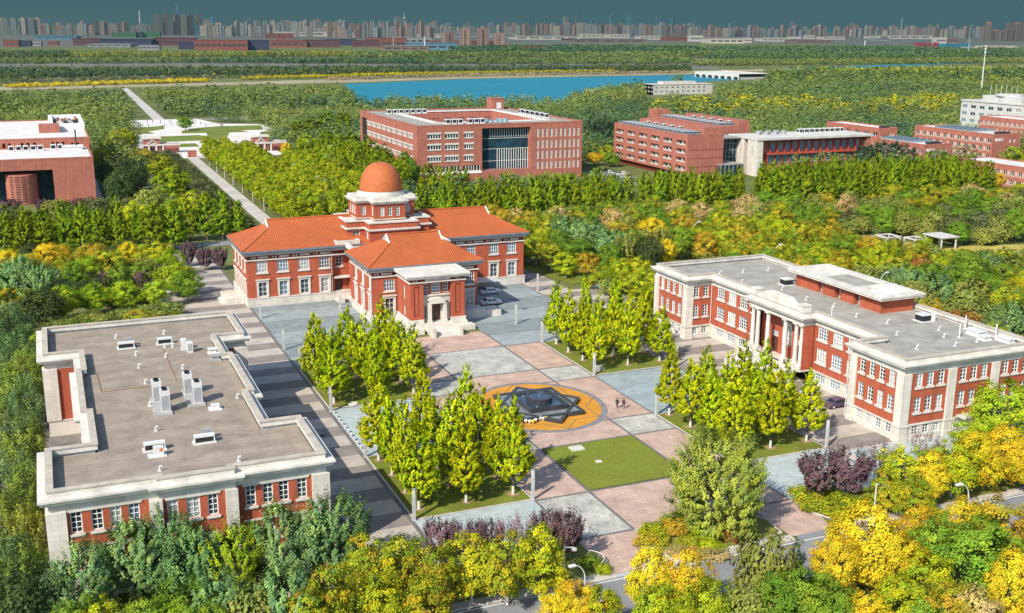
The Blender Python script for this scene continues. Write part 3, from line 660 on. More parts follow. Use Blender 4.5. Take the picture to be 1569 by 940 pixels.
window(hall,(FX0,FY0),(FX1,FY0),3.5,6.5,2.2,2.35,4,3); window(hall,(FX0,FY0),(FX1,FY0),3.5,1.95,1.75,3.0,2,3,surround=.38)
window(hall,(FX0,FY0),(FX1,FY0),20.6,6.5,2.0,2.4,4,3); window(hall,(FX0,FY0),(FX1,FY0),20.6,1.95,1.6,3.0,2,3,surround=.3)
for u in (4.1,9.5,14.8): window(hall,(FX0,FY1),(FX0,FY0),u,6.8,1.75,2.4,4,3); window(hall,(FX0,FY1),(FX0,FY0),u,2.2,1.5,3.1,2,3,surround=.38)
for u in (4,9,14):
    for zz in (2.2,6.7): window(hall,(FX1,FY0),(FX1,FY1),u,zz,1.7,2.6,2,3)
for u,wd,c in ((.85,1.1,2),(2.9,1.9,4),(4.95,1.1,2)): window(hall,(PX0+2.7,PY+1.3),(PX1-2.7,PY+1.3),u,7.1,wd,1.9,c,3,sill=False)
for zz,hh in ((5.9,2.6),(2.6,1.8)): window(hall,(PX0,FY0-.25),(PX0,PY),4.6,zz,.8,hh,1,3,sill=False)
for args in ((HX0-1.0,HX1+1.0,HY0-1.0,HY1+1.0,12.13,16.9,7.1),(FX0-1.0,FX1+1.0,FY0-1.0,FY1+1.0,11.56,16.3,6.6)):
    a, g, r = hip_roof(*args); ro = a.build('roof', [TILE], hall); g.build('gablet', [WHITE], ro); r.build('ridge_tiles', [TILE], ro)
# link between the ranges with its flat roof and white parapet
lk = MB(); lk.prism(rect(58.2,78.2,FY1+.3,HY0+.5),9.4,11.6,0); lk.ring(rect(57.4,79,FY1+.3,HY0+.6),-.4,.3,11.6,12.5,1); lk.ring(rect(55.2,60.2,HY0-.6,HY0+3),-.4,.2,12.0,13.0,1); lk.prism(rect(55.2,60.2,HY0-.6,HY0+3),11.9,12.2,1)
lk.build('link_roof', [BRICK, STONE_PLAIN], hall)
for q in ((54.2,HY0-.12,11.3),(FX0-.12,FY0+.3,10.8)): dp = MB(); dp.tube((q[0],q[1],.4),q,.09,n=6); dp.build('downpipe',[METALGREY],hall)
# tower: cross-shaped lower stage, cross-shaped upper stage, drum and dome
def cross(cx, cy, a, l): return [(cx-l,cy-a),(cx-a,cy-a),(cx-a,cy-l),(cx+a,cy-l),(cx+a,cy-a),(cx+l,cy-a),(cx+l,cy+a),(cx+a,cy+a),(cx+a,cy+l),(cx-a,cy+l),(cx-a,cy+a),(cx-l,cy+a)]
TX, TY = 67.7, 235.8
c1 = cross(TX,TY,5.4,9.4); c2 = cross(TX,TY,3.5,6.6)
tw, tt = MB(), MB()
twh = {1:[hole(1.0,12.3,.01,.01)]}
for k in range(12):
    p0, p1 = c1[k], c1[(k+1)%12]; hs = []
    if k == 0: hs = [hole(2.1,12.2,1.5,2.3)]
    if k == 1: hs = [hole(2.0,12.2,1.2,2.2)]
    if k == 2: hs = [hole(3.4,12.6,1.9,1.3)]
    tw.wall(p0,p1,11.5,16.45,hs,0)
    if hs: window(hall,p0,p1,(hs[0][0]+hs[0][1])/2,hs[0][2],hs[0][1]-hs[0][0],hs[0][3]-hs[0][2],2,3)
tt.ring(c1,-.1,.28,14.75,14.95); tt.ring(c1,-.1,.48,14.95,15.25); tt.ring(c1,-.5,.2,16.45,16.75); tt.poly([(x,y,16.5) for x,y in c1],0)
for k in range(12):
    p0, p1 = c2[k], c2[(k+1)%12]; L = (Vector(p1)-Vector(p0)).length
    hs = [hole(L/2+o,17.5,1.0,2.0) for o in (-1.75,0,1.75)] if L > 5 else [hole(L/2,17.5,1.0,2.0)]
    tw.wall(p0,p1,16.5,20.2,hs,0)
    for h_ in hs: window(hall,p0,p1,(h_[0]+h_[1])/2,h_[2],h_[1]-h_[0],h_[3]-h_[2],2,4,sill=False,bar=.06)
tt.ring(c2,-.1,.14,16.76,16.95); tt.ring(c2,-.2,.22,20.1,20.35); tt.ring(c2,-.3,.5,20.35,20.65); tt.ring(c2,-.8,.68,20.65,20.9); tt.ring(c2,-.9,.2,20.9,21.5); tt.poly([(x,y,21.0) for x,y in c2],0)
tower = tw.build('tower', [BRICK], hall); tt.build('tower_cornice', [STONE_PLAIN], tower)
dr = MB(); dr.lathe([(5.35,20.9),(5.35,21.7),(5.15,21.75),(5.15,22.0),(4.95,22.05),(4.95,22.45)],TX,TY,48); dr.build('drum', [STONE_PLAIN], tower, smooth=False)
dm = MB(); dm.lathe([(4.78*math.cos(t)**.86, 22.45+6.1*math.sin(t)) for t in [i*math.pi/2/16 for i in range(16)]]+[(.75,28.35),(.7,28.5),(.0,28.62)],TX,TY,56); dm.build('dome', [DOME_TILE], hall, smooth=True)

# ------------------------------------------------------------------ flat-roofed block helper
def flat_block(root, foot, h_wall, z_roof, par_top, zb, roofmat, stone=STONE_PLAIN, corn_lo=None):
    """stone base, cornice, parapet and roof deck on a rectilinear footprint; walls are added by the caller"""
    t = MB(); lo = h_wall
    t.ring(foot,-.3,.06,lo-.9,lo,0); t.ring(foot,-.3,.25,lo,lo+.18,0); t.ring(foot,-.3,.75,lo+.18,lo+.5,0); t.ring(foot,-.3,.95,lo+.5,lo+.72,0)
    t.build('cornice', [stone], root)
    p = MB(); p.ring(foot,-.55,.02,lo+.72,par_top-.14,0); p.ring(foot,-.65,.12,par_top-.14,par_top,1); p.build('parapet', [stone, COPING], root)
    r = MB(); r.poly([(x,y,z_roof) for x,y in offset(foot,-.5)]); r.build('roof', [roofmat], root)

def pipe(parent, x, y, z):
    b = MB(); b.tube((x,y,z),(x,y,z+.55),.09,n=8); b.tube((x,y,z+.55),(x+.28,y-.1,z+.62),.09,n=8); b.box(x-.2,x+.2,y-.2,y+.2,z,z+.12)
    return b.build('vent_pipe', [METAL], parent)

# ------------------------------------------------------------------ left flat-roofed block
LB = thing('flat_roofed_block', 'flat grey roofed red brick block at the near left with rooftop air units', 'building', (11, 145, 0))
LF = [(-3.2,112),(7.3,112),(7.3,111.4),(15.2,111.4),(15.2,112),(25.1,112),(25.1,124.9),(20.8,124.9),(20.8,136.6),(21.7,136.6),(21.7,154.6),(20.8,154.6),(20.8,164.6),(25.1,164.6),(25.1,178.6),(-3.2,178.6),(-3.2,163.3),(1.6,163.3),(1.6,154.2),(.9,154.2),(.9,136),(1.6,136),(1.6,124.6),(-3.2,124.6)]
flat_block(LB, LF, 11.0, 11.35, 12.45, 2.4, ROOFGREY, STONE_PLAIN)
lw, lp = MB(), MB()
SW = {0:[2.35,4.75,7.15,9.0], 2:[1.3,4.05,6.55], 4:[2.1,4.3,6.5,8.6]}
n = len(LF)
for k in range(n):
    p0, p1 = LF[k], LF[(k+1)%n]; L = (Vector(p1)-Vector(p0)).length; hs = []
    if k == 0: hs = [hole(u,zz,1.1,hh) for u in (2.5,4.5,6.3,8.1) for zz,hh in ((7.5,2.35),(3.5,2.2))]
    elif k == 2: hs = [hole(u,zz,wd_,hh) for u,wd_ in ((1.4,1.1),(3.5,1.35),(5.5,1.05)) for zz,hh in ((7.4,2.4),)]
    elif k == 4: hs = [hole(u,zz,1.1,hh) for u in (1.65,3.5,5.2,7.2) for zz,hh in ((7.5,2.35),(3.5,2.2))]
    elif L > 9: 
        c = int(L/2.9); hs = [hole(L*(i+.5)/c,zz,1.3,2.3) for i in range(c) for zz in (3.0,6.6)]
    lw.wall(p0,p1,2.4,10.1,hs,0,.28)
    for h_ in hs: window(LB,p0,p1,(h_[0]+h_[1])/2,h_[2],h_[1]-h_[0],h_[3]-h_[2],2,4 if h_[2]>5 else 3,inset=.14)
lw.build('wall', [BRICK], LB)
lp.ring(LF,-.3,.15,0,2.2,0); lp.ring(LF,-.3,.24,2.2,2.4,1)
def pil(x0,x1,y0,y1): lp.box(x0,x1,y0,y1,2.4,10.1,0)
for (x,y) in ((-3.2,112),(25.1,112)): pil(x-.35 if x<0 else x-1.6, x+1.6 if x<0 else x+.35, y-.35, y+1.6)
pil(6.4,7.7,111.0,111.9); pil(14.1,15.4,111.0,111.9)
for (x,y) in ((25.1,124.9),(25.1,164.6),(25.1,178.6),(-3.2,178.6),(-3.2,163.3),(-3.2,124.6)):
    pil(x-1.6 if x>0 else x-.35, x+.35 if x>0 else x+1.6, y-1.6 if y in (124.9,178.6,124.6) else y-.35, y+.35 if y in (124.9,178.6,124.6) else y+1.6)
lp.build('stone_base', [STONE, STONE_PLAIN], LB)
dh = MB(); dh.box(9.3,13.4,110.2,111.38,5.05,5.35); dh.box(9.7,13.0,110.4,111.38,5.35,5.6); dh.box(9.5,10.1,110.4,111.38,0,5.05); dh.box(12.6,13.2,110.4,111.38,0,5.05); dh.build('door_hood',[STONE_PLAIN],LB)
for (a,c) in (((-3.2,112),(7.3,112)),((15.2,112),(25.1,112))):
    x0_,x1_ = (-1.5,5.7) if a[0]<0 else (16.0,23.2)
    for z_ in (9.87,5.75): ls = MB(); ls.box(x0_,x1_,a[1]-.12,a[1]-.004,z_,z_+.2); ls.build('string_course',[STONE_PLAIN],LB)
ls = MB(); ls.box(8.0,13.6,111.28,111.396,9.87,10.07); ls.build('string_course',[STONE_PLAIN],LB)
for (x,y) in ((8.9,138),(9.2,147.5),(9.0,155),(9.1,161.5),(8.8,128.6),(13.0,159),(14.6,152.5),(14.5,164),(7.0,172),(14,171.6),(19.6,137),(8.0,116),(16.3,115.6),(13.4,164.2)): pipe(LB, x, y, 11.35)
cd = MB(); cd.tube((3.4,155,11.42),(3.6,146,11.42),.06,n=5); cd.tube((3.6,146,11.42),(10.2,146.3,11.42),.06,n=5); cd.tube((13.0,163,11.42),(13.2,147.5,11.42),.06,n=5); cd.build('conduit',[mat('rusty_pipe',(.35,.22,.12),.8,.2,2)],LB)

def big_condenser(x, y, z, label, on=None):
    t = thing('air_conditioning_unit', label, 'air conditioner', (x,y,z), 'tall rooftop air conditioning units')
    b = MB(); b.box(x-.55,x+.55,y-.75,y+.75,z+.12,z+2.9); b.box(x-.62,x+.62,y-.85,y+.85,z,z+.12); b.build('casing',[METAL],t)
    g = MB(); g.box(x-.45,x+.45,y-.757,y-.752,z+.3,z+2.2); g.box(x-.557,x-.552,y-.6,y+.6,z+.3,z+2.2); g.build('grille',[METALGREY],t)
    for s in (-.38,.38):
        f = MB(); f.lathe([(.34,z+2.9),(.34,z+3.02),(.27,z+3.02),(.27,z+2.93),(.0,z+2.93)],x,y+s,16); f.build('fan',[DARK],t)
    return t
big_condenser(10.0,139.4,11.35,'rear of the two tall air units on the left plinth of the near left roof')
big_condenser(10.6,135.4,11.35,'front of the two tall air units on the left plinth of the near left roof')
big_condenser(14.0,141.2,11.35,'rear of the two tall air units on the right plinth of the near left roof')
big_condenser(14.7,137.2,11.35,'front of the two tall air units on the right plinth of the near left roof')
for x,y in ((10.2,137.3),(14.4,139.2)):
    b = MB(); b.box(x-1.1,x+1.1,y-3.6,y+3.6,11.352,11.58)
    tag(b.build('plinth',[STONE_GREY],own=(x,y,11.35)),'concrete plinth under the %s pair of tall air units' % ('left' if x<12 else 'right'),'plinth')
def small_unit(x, y, z, label, ln=2.3, kind=0):
    t = thing('air_conditioning_unit', label, 'air conditioner', (x,y,z), 'low rooftop air units')
    b = MB(); b.box(x-ln/2-.15,x+ln/2+.15,y-.7,y+.6,z,z+.14); b.box(x-ln/2,x+ln/2,y-.45,y+.35,z+.75,z+.98); b.box(x-ln/2,x-ln/2+.12,y-.4,y+.3,z+.14,z+.75); b.box(x+ln/2-.12,x+ln/2,y-.4,y+.3,z+.14,z+.75); b.build('casing',[METAL],t)
    g = MB(); g.box(x-ln/2+.13,x+ln/2-.13,y-.35,y+.25,z+.2,z+.74); g.build('grille',[DARK],t)
    if kind:
        u = MB(); u.box(x-.1,x+.95,y+.75,y+1.35,z+.14,z+1.25); u.box(x-.2,x+1.05,y+.7,y+1.4,z,z+.14); u.build('compressor',[METALGREY],t)
    return t
small_unit(8.1,166.0,11.35,'low air unit with a grey box behind near the far left of the left roof',2.3,1)
small_unit(13.6,166.3,11.35,'low air unit in the middle of the far end of the left roof',2.1)
small_unit(8.1,122.6,11.35,'low air unit on the near left part of the left roof',2.3)
small_unit(13.6,122.9,11.35,'low air unit below the tall units on the left roof',2.3,1)
t = thing('air_conditioning_unit','small square air unit with an orange label at the near left of the left roof','air conditioner',(8.2,120.6,11.35))
b = MB(); b.box(7.2,9.2,120,121.2,11.35,11.48); b.box(7.8,8.9,120.3,120.9,11.48,12.5); b.build('casing',[METAL],t); b = MB(); b.box(8.45,8.8,120.28,120.296,11.95,12.3); b.build('orange_label',[mat('orange_sticker',(.6,.2,.03))],t)
t = thing('air_conditioning_unit','pair of upright air units near the far right of the left roof','air conditioner',(16.3,161.4,11.35))
b = MB(); b.box(15.5,16.3,161.6,162.6,11.35,13.0); b.box(16.2,17.0,160.0,161.0,11.35,12.9); b.build('casing',[METAL],t); b = MB(); b.box(16.3,16.9,159.99,159.996,11.6,12.7); b.box(15.494,15.498,161.7,162.5,11.6,12.8); b.build('grille',[METALGREY],t)
t = thing('roof_hatch','small white rooftop box beside the right tall air units','roof hatch',(16.5,134.0,11.35)); b = MB(); b.box(15.6,17.2,133.2,134.6,11.35,11.5); b.box(15.9,16.9,133.5,134.3,11.5,12.0); b.build('casing',[METAL],t)
for i,(x,y,l) in enumerate(((19.6,158.6,'far'),(19.5,155.0,'near'))):
    t = thing('roof_vent',l+' louvred vent box beside the right parapet of the left roof','roof vent',(x,y,11.35)); b = MB(); b.box(x-.75,x+.75,y-.6,y+.6,11.35,11.55); b.box(x-.5,x+.5,y-.4,y+.4,11.55,12.0); b.box(x-.7,x+.7,y-.55,y+.55,12.0,12.14); b.build('casing',[METAL if i==0 else METALGREY],t)
b = MB(); b.box(17.5,18.7,122.9,123.9,11.35,11.39); tag(b.build('roof_hatch',[mat('rusty_plate',(.25,.20,.17))],own=(18,123,11.35)),'flat dark hatch plate on the left roof by the parapet corner','roof hatch')

# ------------------------------------------------------------------ right flat-roofed three storey block
RB = thing('columned_block', 'three storey red brick block with white columns and a flat grey roof at right', 'building', (121, 150, 0))
RF = [(109.2,115.3),(134.3,115.3),(134.3,185.0),(109.2,185.0),(109.2,173.3),(114.6,173.3),(114.6,157.4),(112.2,157.4),(112.2,142.2),(114.6,142.2),(114.6,126.3),(109.2,126.3)]
flat_block(RB, RF, 11.15, 11.5, 12.55, 2.5, ROOFPALE, STONE_PLAIN)
rw, rs = MB(), MB()
def bay(p0, p1, wins, base_wins):
    hs = [hole(*q[:4]) for q in wins]
    rw.wall(p0,p1,2.6,10.3,hs,0,.25)
    for q in wins: window(RB,p0,p1,q[0],q[1],q[2],q[3],q[4],q[5],inset=.12)
    hb = [hole(*q[:4]) for q in base_wins]
    rs.wall(p0,p1,0,2.35,hb,0,.25)
    for q in base_wins: window(RB,p0,p1,q[0],q[1],q[2],q[3],q[4],q[5],inset=.12,sill=False)
wing = lambda us: ([(u,8.1,1.2,2.3,2,4) for u in us]+[(u,4.25,1.2,2.3,2,4) for u in us], [(u,.85,1.15,1.4,2,3) for u in us])
mid = lambda us: ([(u,8.1,2.5,2.35,4,4) for u in us]+[(u,4.2,2.5,2.35,4,4) for u in us], [(u,.85,2.5,1.35,4,3) for u in us])
us4 = (2.45,4.55,6.65,8.75)
bay(RF[4],RF[5],*wing((2.0,4.1))); bay(RF[3],RF[4],*wing((2.6,4.75,6.9,9.05))); bay(RF[11],RF[0],*wing((2.3,4.4,6.5,8.6)))
bay(RF[5],RF[6],*mid((3.3,7.0,10.7,14.4))); bay(RF[9],RF[10],*mid((2.1,5.9,9.6,13.4)))
bay(RF[10],RF[11],*wing((1.8,3.6)))
us = [2.9,4.9,6.9, 11.1,13.1,15.1, 19.2,21.2,23.2]
bay(RF[0],RF[1],*wing(us)); bay(RF[1],RF[2],*mid([4+5*i for i in range(13)])); bay(RF[2],RF[3],*wing(us))
rw.build('wall', [BRICK], RB)
rs.ring(RF,-.3,.16,2.35,2.6,1)
def rpil(x0,x1,y0,y1): rs.box(x0,x1,y0,y1,0,10.25,0); rs.box(x0-.1,x1+.1,y0-.1,y1+.1,2.3,2.55,1); rs.box(x0-.08,x1+.08,y0-.08,y1+.08,0,.7,0)
rpil(108.95,110.5,115.05,116.5); rpil(108.95,110.5,125.1,126.5); rpil(108.95,110.5,173.1,174.6); rpil(108.95,110.5,183.6,185.2)
for x in (117.3,125.6): rpil(x,x+1.5,115.05,115.6)
rpil(132.9,134.55,115.05,116.5)
rs.build('stone_base', [STONE, STONE_PLAIN], RB)
# portico with six tall columns, attic and stairs
pb = MB(); pb.box(111.3,114.5,142.3,157.3,9.3,11.1,0) if False else None
por = MB()
por.wall((114.9,157.2),(114.9,142.4),2.6,11.0,[(3.2,4.9,2.7,6.4),(6.6,8.4,5.0,8.2),(9.9,11.6,2.7,6.4)],0,.3); por.wall((112.6,157.25),(114.9,157.25),10.2,11.0,[],0)
por.wall((112.3,142.3),(114.55,142.3),2.6,10.4,[],0); por.wall((114.55,157.3),(112.9,157.3),2.6,10.4,[],0)
po = por.build('portico', [BRICK], RB)
for u in (4.05,10.75):
    q = MB(); y = 157.2-u; q.box(115.1,115.16,y-.85,y+.85,2.7,5.4); q.build('door',[WOODDOOR],po)
    window(po,(114.9,157.2),(114.9,142.4),u,5.45,1.6,.9,3,2,sill=False)
window(po,(114.9,157.2),(114.9,142.4),7.5,5.0,1.75,3.1,2,4,surround=.35)
cols = MB
for y in (156.7,155.2,152.3,147.4,144.4,142.9):
    c = MB(); c.lathe([(.48,3.3),(.48,3.5),(.40,3.6),(.385,6),(.33,9.75),(.40,9.85),(.45,10.0)],112.6,y,18); c.box(112.05,113.15,y-.55,y+.55,2.6,3.3); c.box(112.1,113.1,y-.52,y+.52,10.0,10.24)
    c.build('column',[STONE_PLAIN],po)
en = MB(); en.box(112.1,114.88,142.25,157.35,10.26,11.12); fl_ = MB(); fl_.box(112.0,114.9,142.2,157.4,2.3,2.6); fl_.build('portico_floor',[STONE_PLAIN],po)
gab = [(156.2,12.55),(153.6,13.55),(152.6,14.05),(147.0,14.05),(146.0,13.55),(143.4,12.55)]
i0 = len(en.v); en.v += [(112.05,y,z) for y,z in gab]+[(113.4,y,z) for y,z in gab]
en.f += [tuple(range(i0,i0+6)), tuple(range(i0+11,i0+5,-1))]; en.mi += [0,0]
for k in range(6): en.f.append((i0+(k+1)%6,i0+k,i0+6+k,i0+6+(k+1)%6)); en.mi.append(0)
for y in (142.4,155.4): en.box(112.0,113.7,y,y+1.7,12.5,13.5); en.box(111.9,113.8,y-.1,y+1.8,13.5,13.68)
en.build('attic',[STONE_PLAIN],po)
sb = MB()
for k in range(11): sb.box(105.4+.42*k,112.0,145,154.6,0,.21*(k+1))
sb.build('steps',[STONE_PLAIN],RB); sw = MB()
for y in (143.6,154.65): sw = MB(); sw.box(106.5,112.0,y,y+1.35,0,1.5); sw.box(109,112.0,y,y+1.35,1.5,2.5); sw.build('step_wall',[STONE],RB)
# penthouse
ph = MB(); PH = rect(126.3,133.2,140.2,163.2)
for a,c in ((163.2,156.9),(155.6,152.2),(150.6,147.0),(145.5,140.2)): ph.box(126.3,133.2,c,a,11.5,13.7,0)
ph.box(127.4,133.1,140.3,163.1,11.5,13.6,1)
pt = MB(); pt.ring(PH,-1.0,.3,13.7,13.95,0); pt.ring(PH,-1.0,1.15,13.95,14.3,0); pt.ring(PH,-.5,1.3,14.3,14.6,0)
pt.poly([(126.3,147.5,14.35),(133.2,147.5,14.35),(133.2,156.5,14.35),(126.3,156.5,14.35)],1); pt.poly([(126,140,13.75),(133.4,140,13.75),(133.4,163.4,13.75),(126,163.4,13.75)],2)
for y in (147.5,156.5): pt.box(126.6,132.9,y-.15,y+.15,13.8,14.5,0)
pen = ph.build('penthouse',[BRICK, DARK],RB); pt.build('penthouse_roof',[STONE_PLAIN,ROOFPALE,ROOFWHITE],pen)
for y in (156.25,146.2): q = MB(); q.box(126.9,127.0,y-.45,y+.45,11.55,13.5); q.build('door',[METALGREY],pen)
window(pen,(127.2,152.2),(127.2,150.6),.8,11.6,1.1,1.9,2,1,sill=False,inset=.0)
for (x,y) in ((118,176),(123,175.5),(128.5,175),(117.6,168),(124.5,165.5),(121.2,160.5),(120.5,152.6),(121,140),(123,134.8),(119.6,128.8),(125.5,125),(117,121.6),(123.5,120.6),(128.2,121),(127.8,128.5),(122,147)): pipe(RB,x,y,11.5)
for i,(x,y) in enumerate(((116.2,140.3),(127.6,121.6+2.4),(132.3,127.6),(133.0,122))):
    t = thing('roof_post',('thin white post by the left parapet of the right roof','thin white post in the middle of the right roof','thin white post on the back parapet of the right roof','pinkish post on the back parapet near the right roof boxes')[i],'post',(x,y,11.5)); b = MB(); b.tube((x,y,11.5),(x,y,13.7),.11,n=8); b.box(x-.25,x+.25,y-.25,y+.25,11.5,11.62); b.build('pole',[METAL],t)
for i,(x,y,ln) in enumerate(((124.6,163.8,2.2),(129.6,134.0,2.4))):
    t = thing('air_conditioning_unit',('white topped air unit at the left end of the rooftop penthouse','white topped air unit with a round duct at the right end of the penthouse')[i],'air conditioner',(x,y,11.5),'low rooftop air units')
    b = MB(); b.box(x-1.2,x+1.2,y-1.1,y+1.1,11.5,11.65); b.box(x-.9,x+.9,y-.9,y+.9,12.55,12.75); b.build('casing',[METAL],t); b = MB(); b.box(x-.85,x+.85,y-.85,y+.85,11.65,12.55); b.build('grille',[DARK],t)
    if i: b = MB(); b.lathe([(.5,11.5),(.5,12.2),(.4,12.6),(.15,12.7),(0,12.7)],x+1.6,y-.5,14); b.build('duct',[METAL],t)
for i,(x,y,sx,sy,h_) in enumerate(((131.2,124.2,.9,1.5,.75),(130.4,121.6,.9,.8,.6),(132.7,119.8,.8,1.5,.55))):
    t = thing('roof_vent',('large flat white vent box by the back parapet of the right roof','small stepped white vent box on the right roof','long white vent box at the far right back parapet')[i],'roof vent',(x,y,11.5)); b = MB(); b.box(x-sx,x+sx,y-sy,y+sy,11.5,11.62); b.box(x-sx+.2,x+sx-.2,y-sy+.2,y+sy-.2,11.62,11.5+h_); b.box(x-sx+.05,x+sx-.05,y-sy+.05,y+sy-.05,11.5+h_,11.65+h_); b.build('casing',[METAL],t)
for q in ((109.05,126.9,11.2),(114.4,173.0,11.2),(119.0,115.0,2.4)): dp = MB(); dp.tube((q[0],q[1],.2),q,.08,n=6); dp.build('downpipe',[STONE_PLAIN],RB)
ob = MB(); ob.box(119.6,124.0,113.4,115.2,2.7,2.95); ob.box(121.3,121.7,113.6,115.2,0,2.7); ob.build('entrance_canopy',[STONE_PLAIN],RB); ob = MB(); ob.box(121.75,123.2,115.02,115.1,.1,2.3); ob.build('door',[WOODDOOR],RB)
# ------------------------------------------------------------------ foliage
def leaf_mat(name, transl=.16):
    m = bpy.data.materials.new(name); m.use_nodes = True; n = m.node_tree; n.nodes.clear()
    out = n.nodes.new('ShaderNodeOutputMaterial'); at_ = n.nodes.new('ShaderNodeAttribute'); at_.attribute_name = 'Col'
    oi = n.nodes.new('ShaderNodeObjectInfo'); hs = n.nodes.new('ShaderNodeHueSaturation')
    mr = n.nodes.new('ShaderNodeMapRange'); mr.inputs['To Min'].default_value = .485; mr.inputs['To Max'].default_value = .515
    mv = n.nodes.new('ShaderNodeMapRange'); mv.inputs['To Min'].default_value = .86; mv.inputs['To Max'].default_value = 1.14
    wn = n.nodes.new('ShaderNodeMath'); wn.operation = 'FRACT'; w2 = n.nodes.new('ShaderNodeMath'); w2.operation = 'MULTIPLY'; w2.inputs[1].default_value = 7.31
    n.links.new(oi.outputs['Random'], mr.inputs['Value']); n.links.new(oi.outputs['Random'], w2.inputs[0]); n.links.new(w2.outputs[0], wn.inputs[0]); n.links.new(wn.outputs[0], mv.inputs['Value'])
    n.links.new(at_.outputs['Color'], hs.inputs['Color']); n.links.new(mr.outputs['Result'], hs.inputs['Hue']); n.links.new(mv.outputs['Result'], hs.inputs['Value'])
    d = n.nodes.new('ShaderNodeBsdfDiffuse'); t = n.nodes.new('ShaderNodeBsdfTranslucent'); mx = n.nodes.new('ShaderNodeMixShader'); mx.inputs[0].default_value = transl
    n.links.new(hs.outputs[0], d.inputs['Color']); n.links.new(hs.outputs[0], t.inputs['Color'])
    n.links.new(d.outputs[0], mx.inputs[1]); n.links.new(t.outputs[0], mx.inputs[2]); n.links.new(mx.outputs[0], out.inputs['Surface'])
    MATS[name] = m
    return m
LEAF = leaf_mat('foliage_leaf')
BARK = mat('grey_brown_bark', (.16,.12,.09), .95, .3, 3.0)
LIME = mat('whitewashed_bark', (.62,.60,.55), .9, .12, 3.0)

def np_mesh(name, V, Q, C, m):
    me = bpy.data.meshes.new(name); nv, nq = len(V), len(Q)
    me.vertices.add(nv); me.vertices.foreach_set('co', V.astype(np.float32).ravel())
    me.loops.add(nq*4); me.loops.foreach_set('vertex_index', Q.astype(np.int32).ravel())
    me.polygons.add(nq); me.polygons.foreach_set('loop_start', np.arange(0, nq*4, 4, dtype=np.int32)); me.polygons.foreach_set('loop_total', np.full(nq, 4, dtype=np.int32))
    a = me.color_attributes.new('Col', 'FLOAT_COLOR', 'POINT'); c4 = np.ones((nv,4), np.float32); c4[:,:3] = C; a.data.foreach_set('color', c4.ravel())
    me.materials.append(m); me.update(calc_edges=True); me.validate()
    return me
def norm(a): return a/np.maximum(np.linalg.norm(a, axis=-1, keepdims=True), 1e-9)
def quads(rng, P, N, size, aspect=.62):
    """leaf sprays: one rhombic face each at P facing N"""
    n = len(P); t = norm(np.cross(N, rng.normal(size=(n,3)))); b = np.cross(N, t)
    s = (size*(.65+.7*rng.random(n)))[:,None]
    V = np.stack([P+t*s, P+b*s*aspect+N*s*.12, P-t*s, P-b*s*aspect+N*s*.12], 1)
    return V.reshape(-1,3)
def prof_ginkgo(t): return np.where(t < .18, .55+.45*t/.18, np.clip(1-(t-.18)/.84, .0, 1)**.95*.96+.04)
def prof_round(t): return np.sqrt(np.clip(1-(2*t-1.0)**2, 0, 1))*.95+.05
def prof_oval(t): return np.clip(np.sin(np.pi*np.clip(t*.94+.05,0,1))**.65, .12, 1)
def prof_poplar(t): return np.where(t < .2, .65+.35*t/.2, np.clip(1-(t-.2)/.82,0,1)**.5*.95+.05)
def prof_big(t): return np.sqrt(np.clip(1-np.abs((t-.44)/.58)**2.5, 0, 1))*.98+.02
def prof_vase(t): return np.clip(.35+.75*t,0,1)*np.sqrt(np.clip(1-np.clip((t-.65)/.36,0,1)**2,0,1))+.05
def prof_flat(t): return np.sqrt(np.clip(1-(1.25*t-.45)**2/.66, 0, 1))*.97+.03
def crown_arrays(seed, H, R, zb, prof, nc, nl, ls, cs, pal, up=.35, droop=0.0, spiky=0.0, shell=.55, lob=.16, mixc=.5):
    rng = np.random.default_rng(seed); pal = np.array(pal, float)
    t = rng.random(nc*4); keep = rng.random(nc*4) < prof(t)**1.6; t = t[keep][:nc]; nc = len(t)
    th = rng.random(nc)*2*np.pi; ph = rng.random(3)*6.28
    lobe = 1+lob*np.sin(2*th+ph[0]+2*t)+lob*.8*np.sin(3*th+ph[1]-4*t)+lob*.6*np.sin(5*th+ph[2]+6*t)
    rad = R*prof(t)*lobe*(shell+(1-shell)*rng.random(nc)**.5)*.95
    cen = np.stack([rad*np.cos(th), rad*np.sin(th), zb+(H-zb)*t*.96], 1)
    outw = norm(np.stack([np.cos(th), np.sin(th), (t-.35)*1.3], 1))
    k = rng.integers(0, len(pal), nc); col = pal[k]*(1-mixc)+pal[rng.integers(0, len(pal), nc)]*mixc
    col = col*(.74+.46*rng.random((nc,1)))
    ci = np.repeat(np.arange(nc), nl); n = len(ci)
    g = rng.normal(size=(n,3))*cs*(.7+.6*rng.random(nc))[ci][:,None]
    if droop: g[:,2] = -np.abs(g[:,2])*droop*1.6; g[:,:2] *= .62
    elif spiky: 
        s = np.abs(rng.normal(size=n))*cs*1.8; dirv = norm(outw*.7+np.array([0,0,spiky])); g = g*.38+dirv[ci]*s[:,None]
    else: g[:,2] *= .72
    P = cen[ci]+g; P[:,2] = np.maximum(P[:,2], zb*.72)
    if droop:
        fz = np.clip(1+g[:,2]/(cs*2.2),-.3,1)[:,None]; gh = g*np.array([1,1,0])/cs; N = norm(gh*.9+outw[ci]*np.array([.5,.5,0])+np.array([0,0,1])*fz*1.3+rng.normal(size=(n,3))*.3)
    else: N = norm(outw[ci]*.7+norm(g)*.55+np.array([0,0,up])+rng.normal(size=(n,3))*.28)
    V = quads(rng, P, N, ls); C = np.repeat(col[ci]*(.85+.3*rng.random((n,1))), 4, 0)
    return V, C
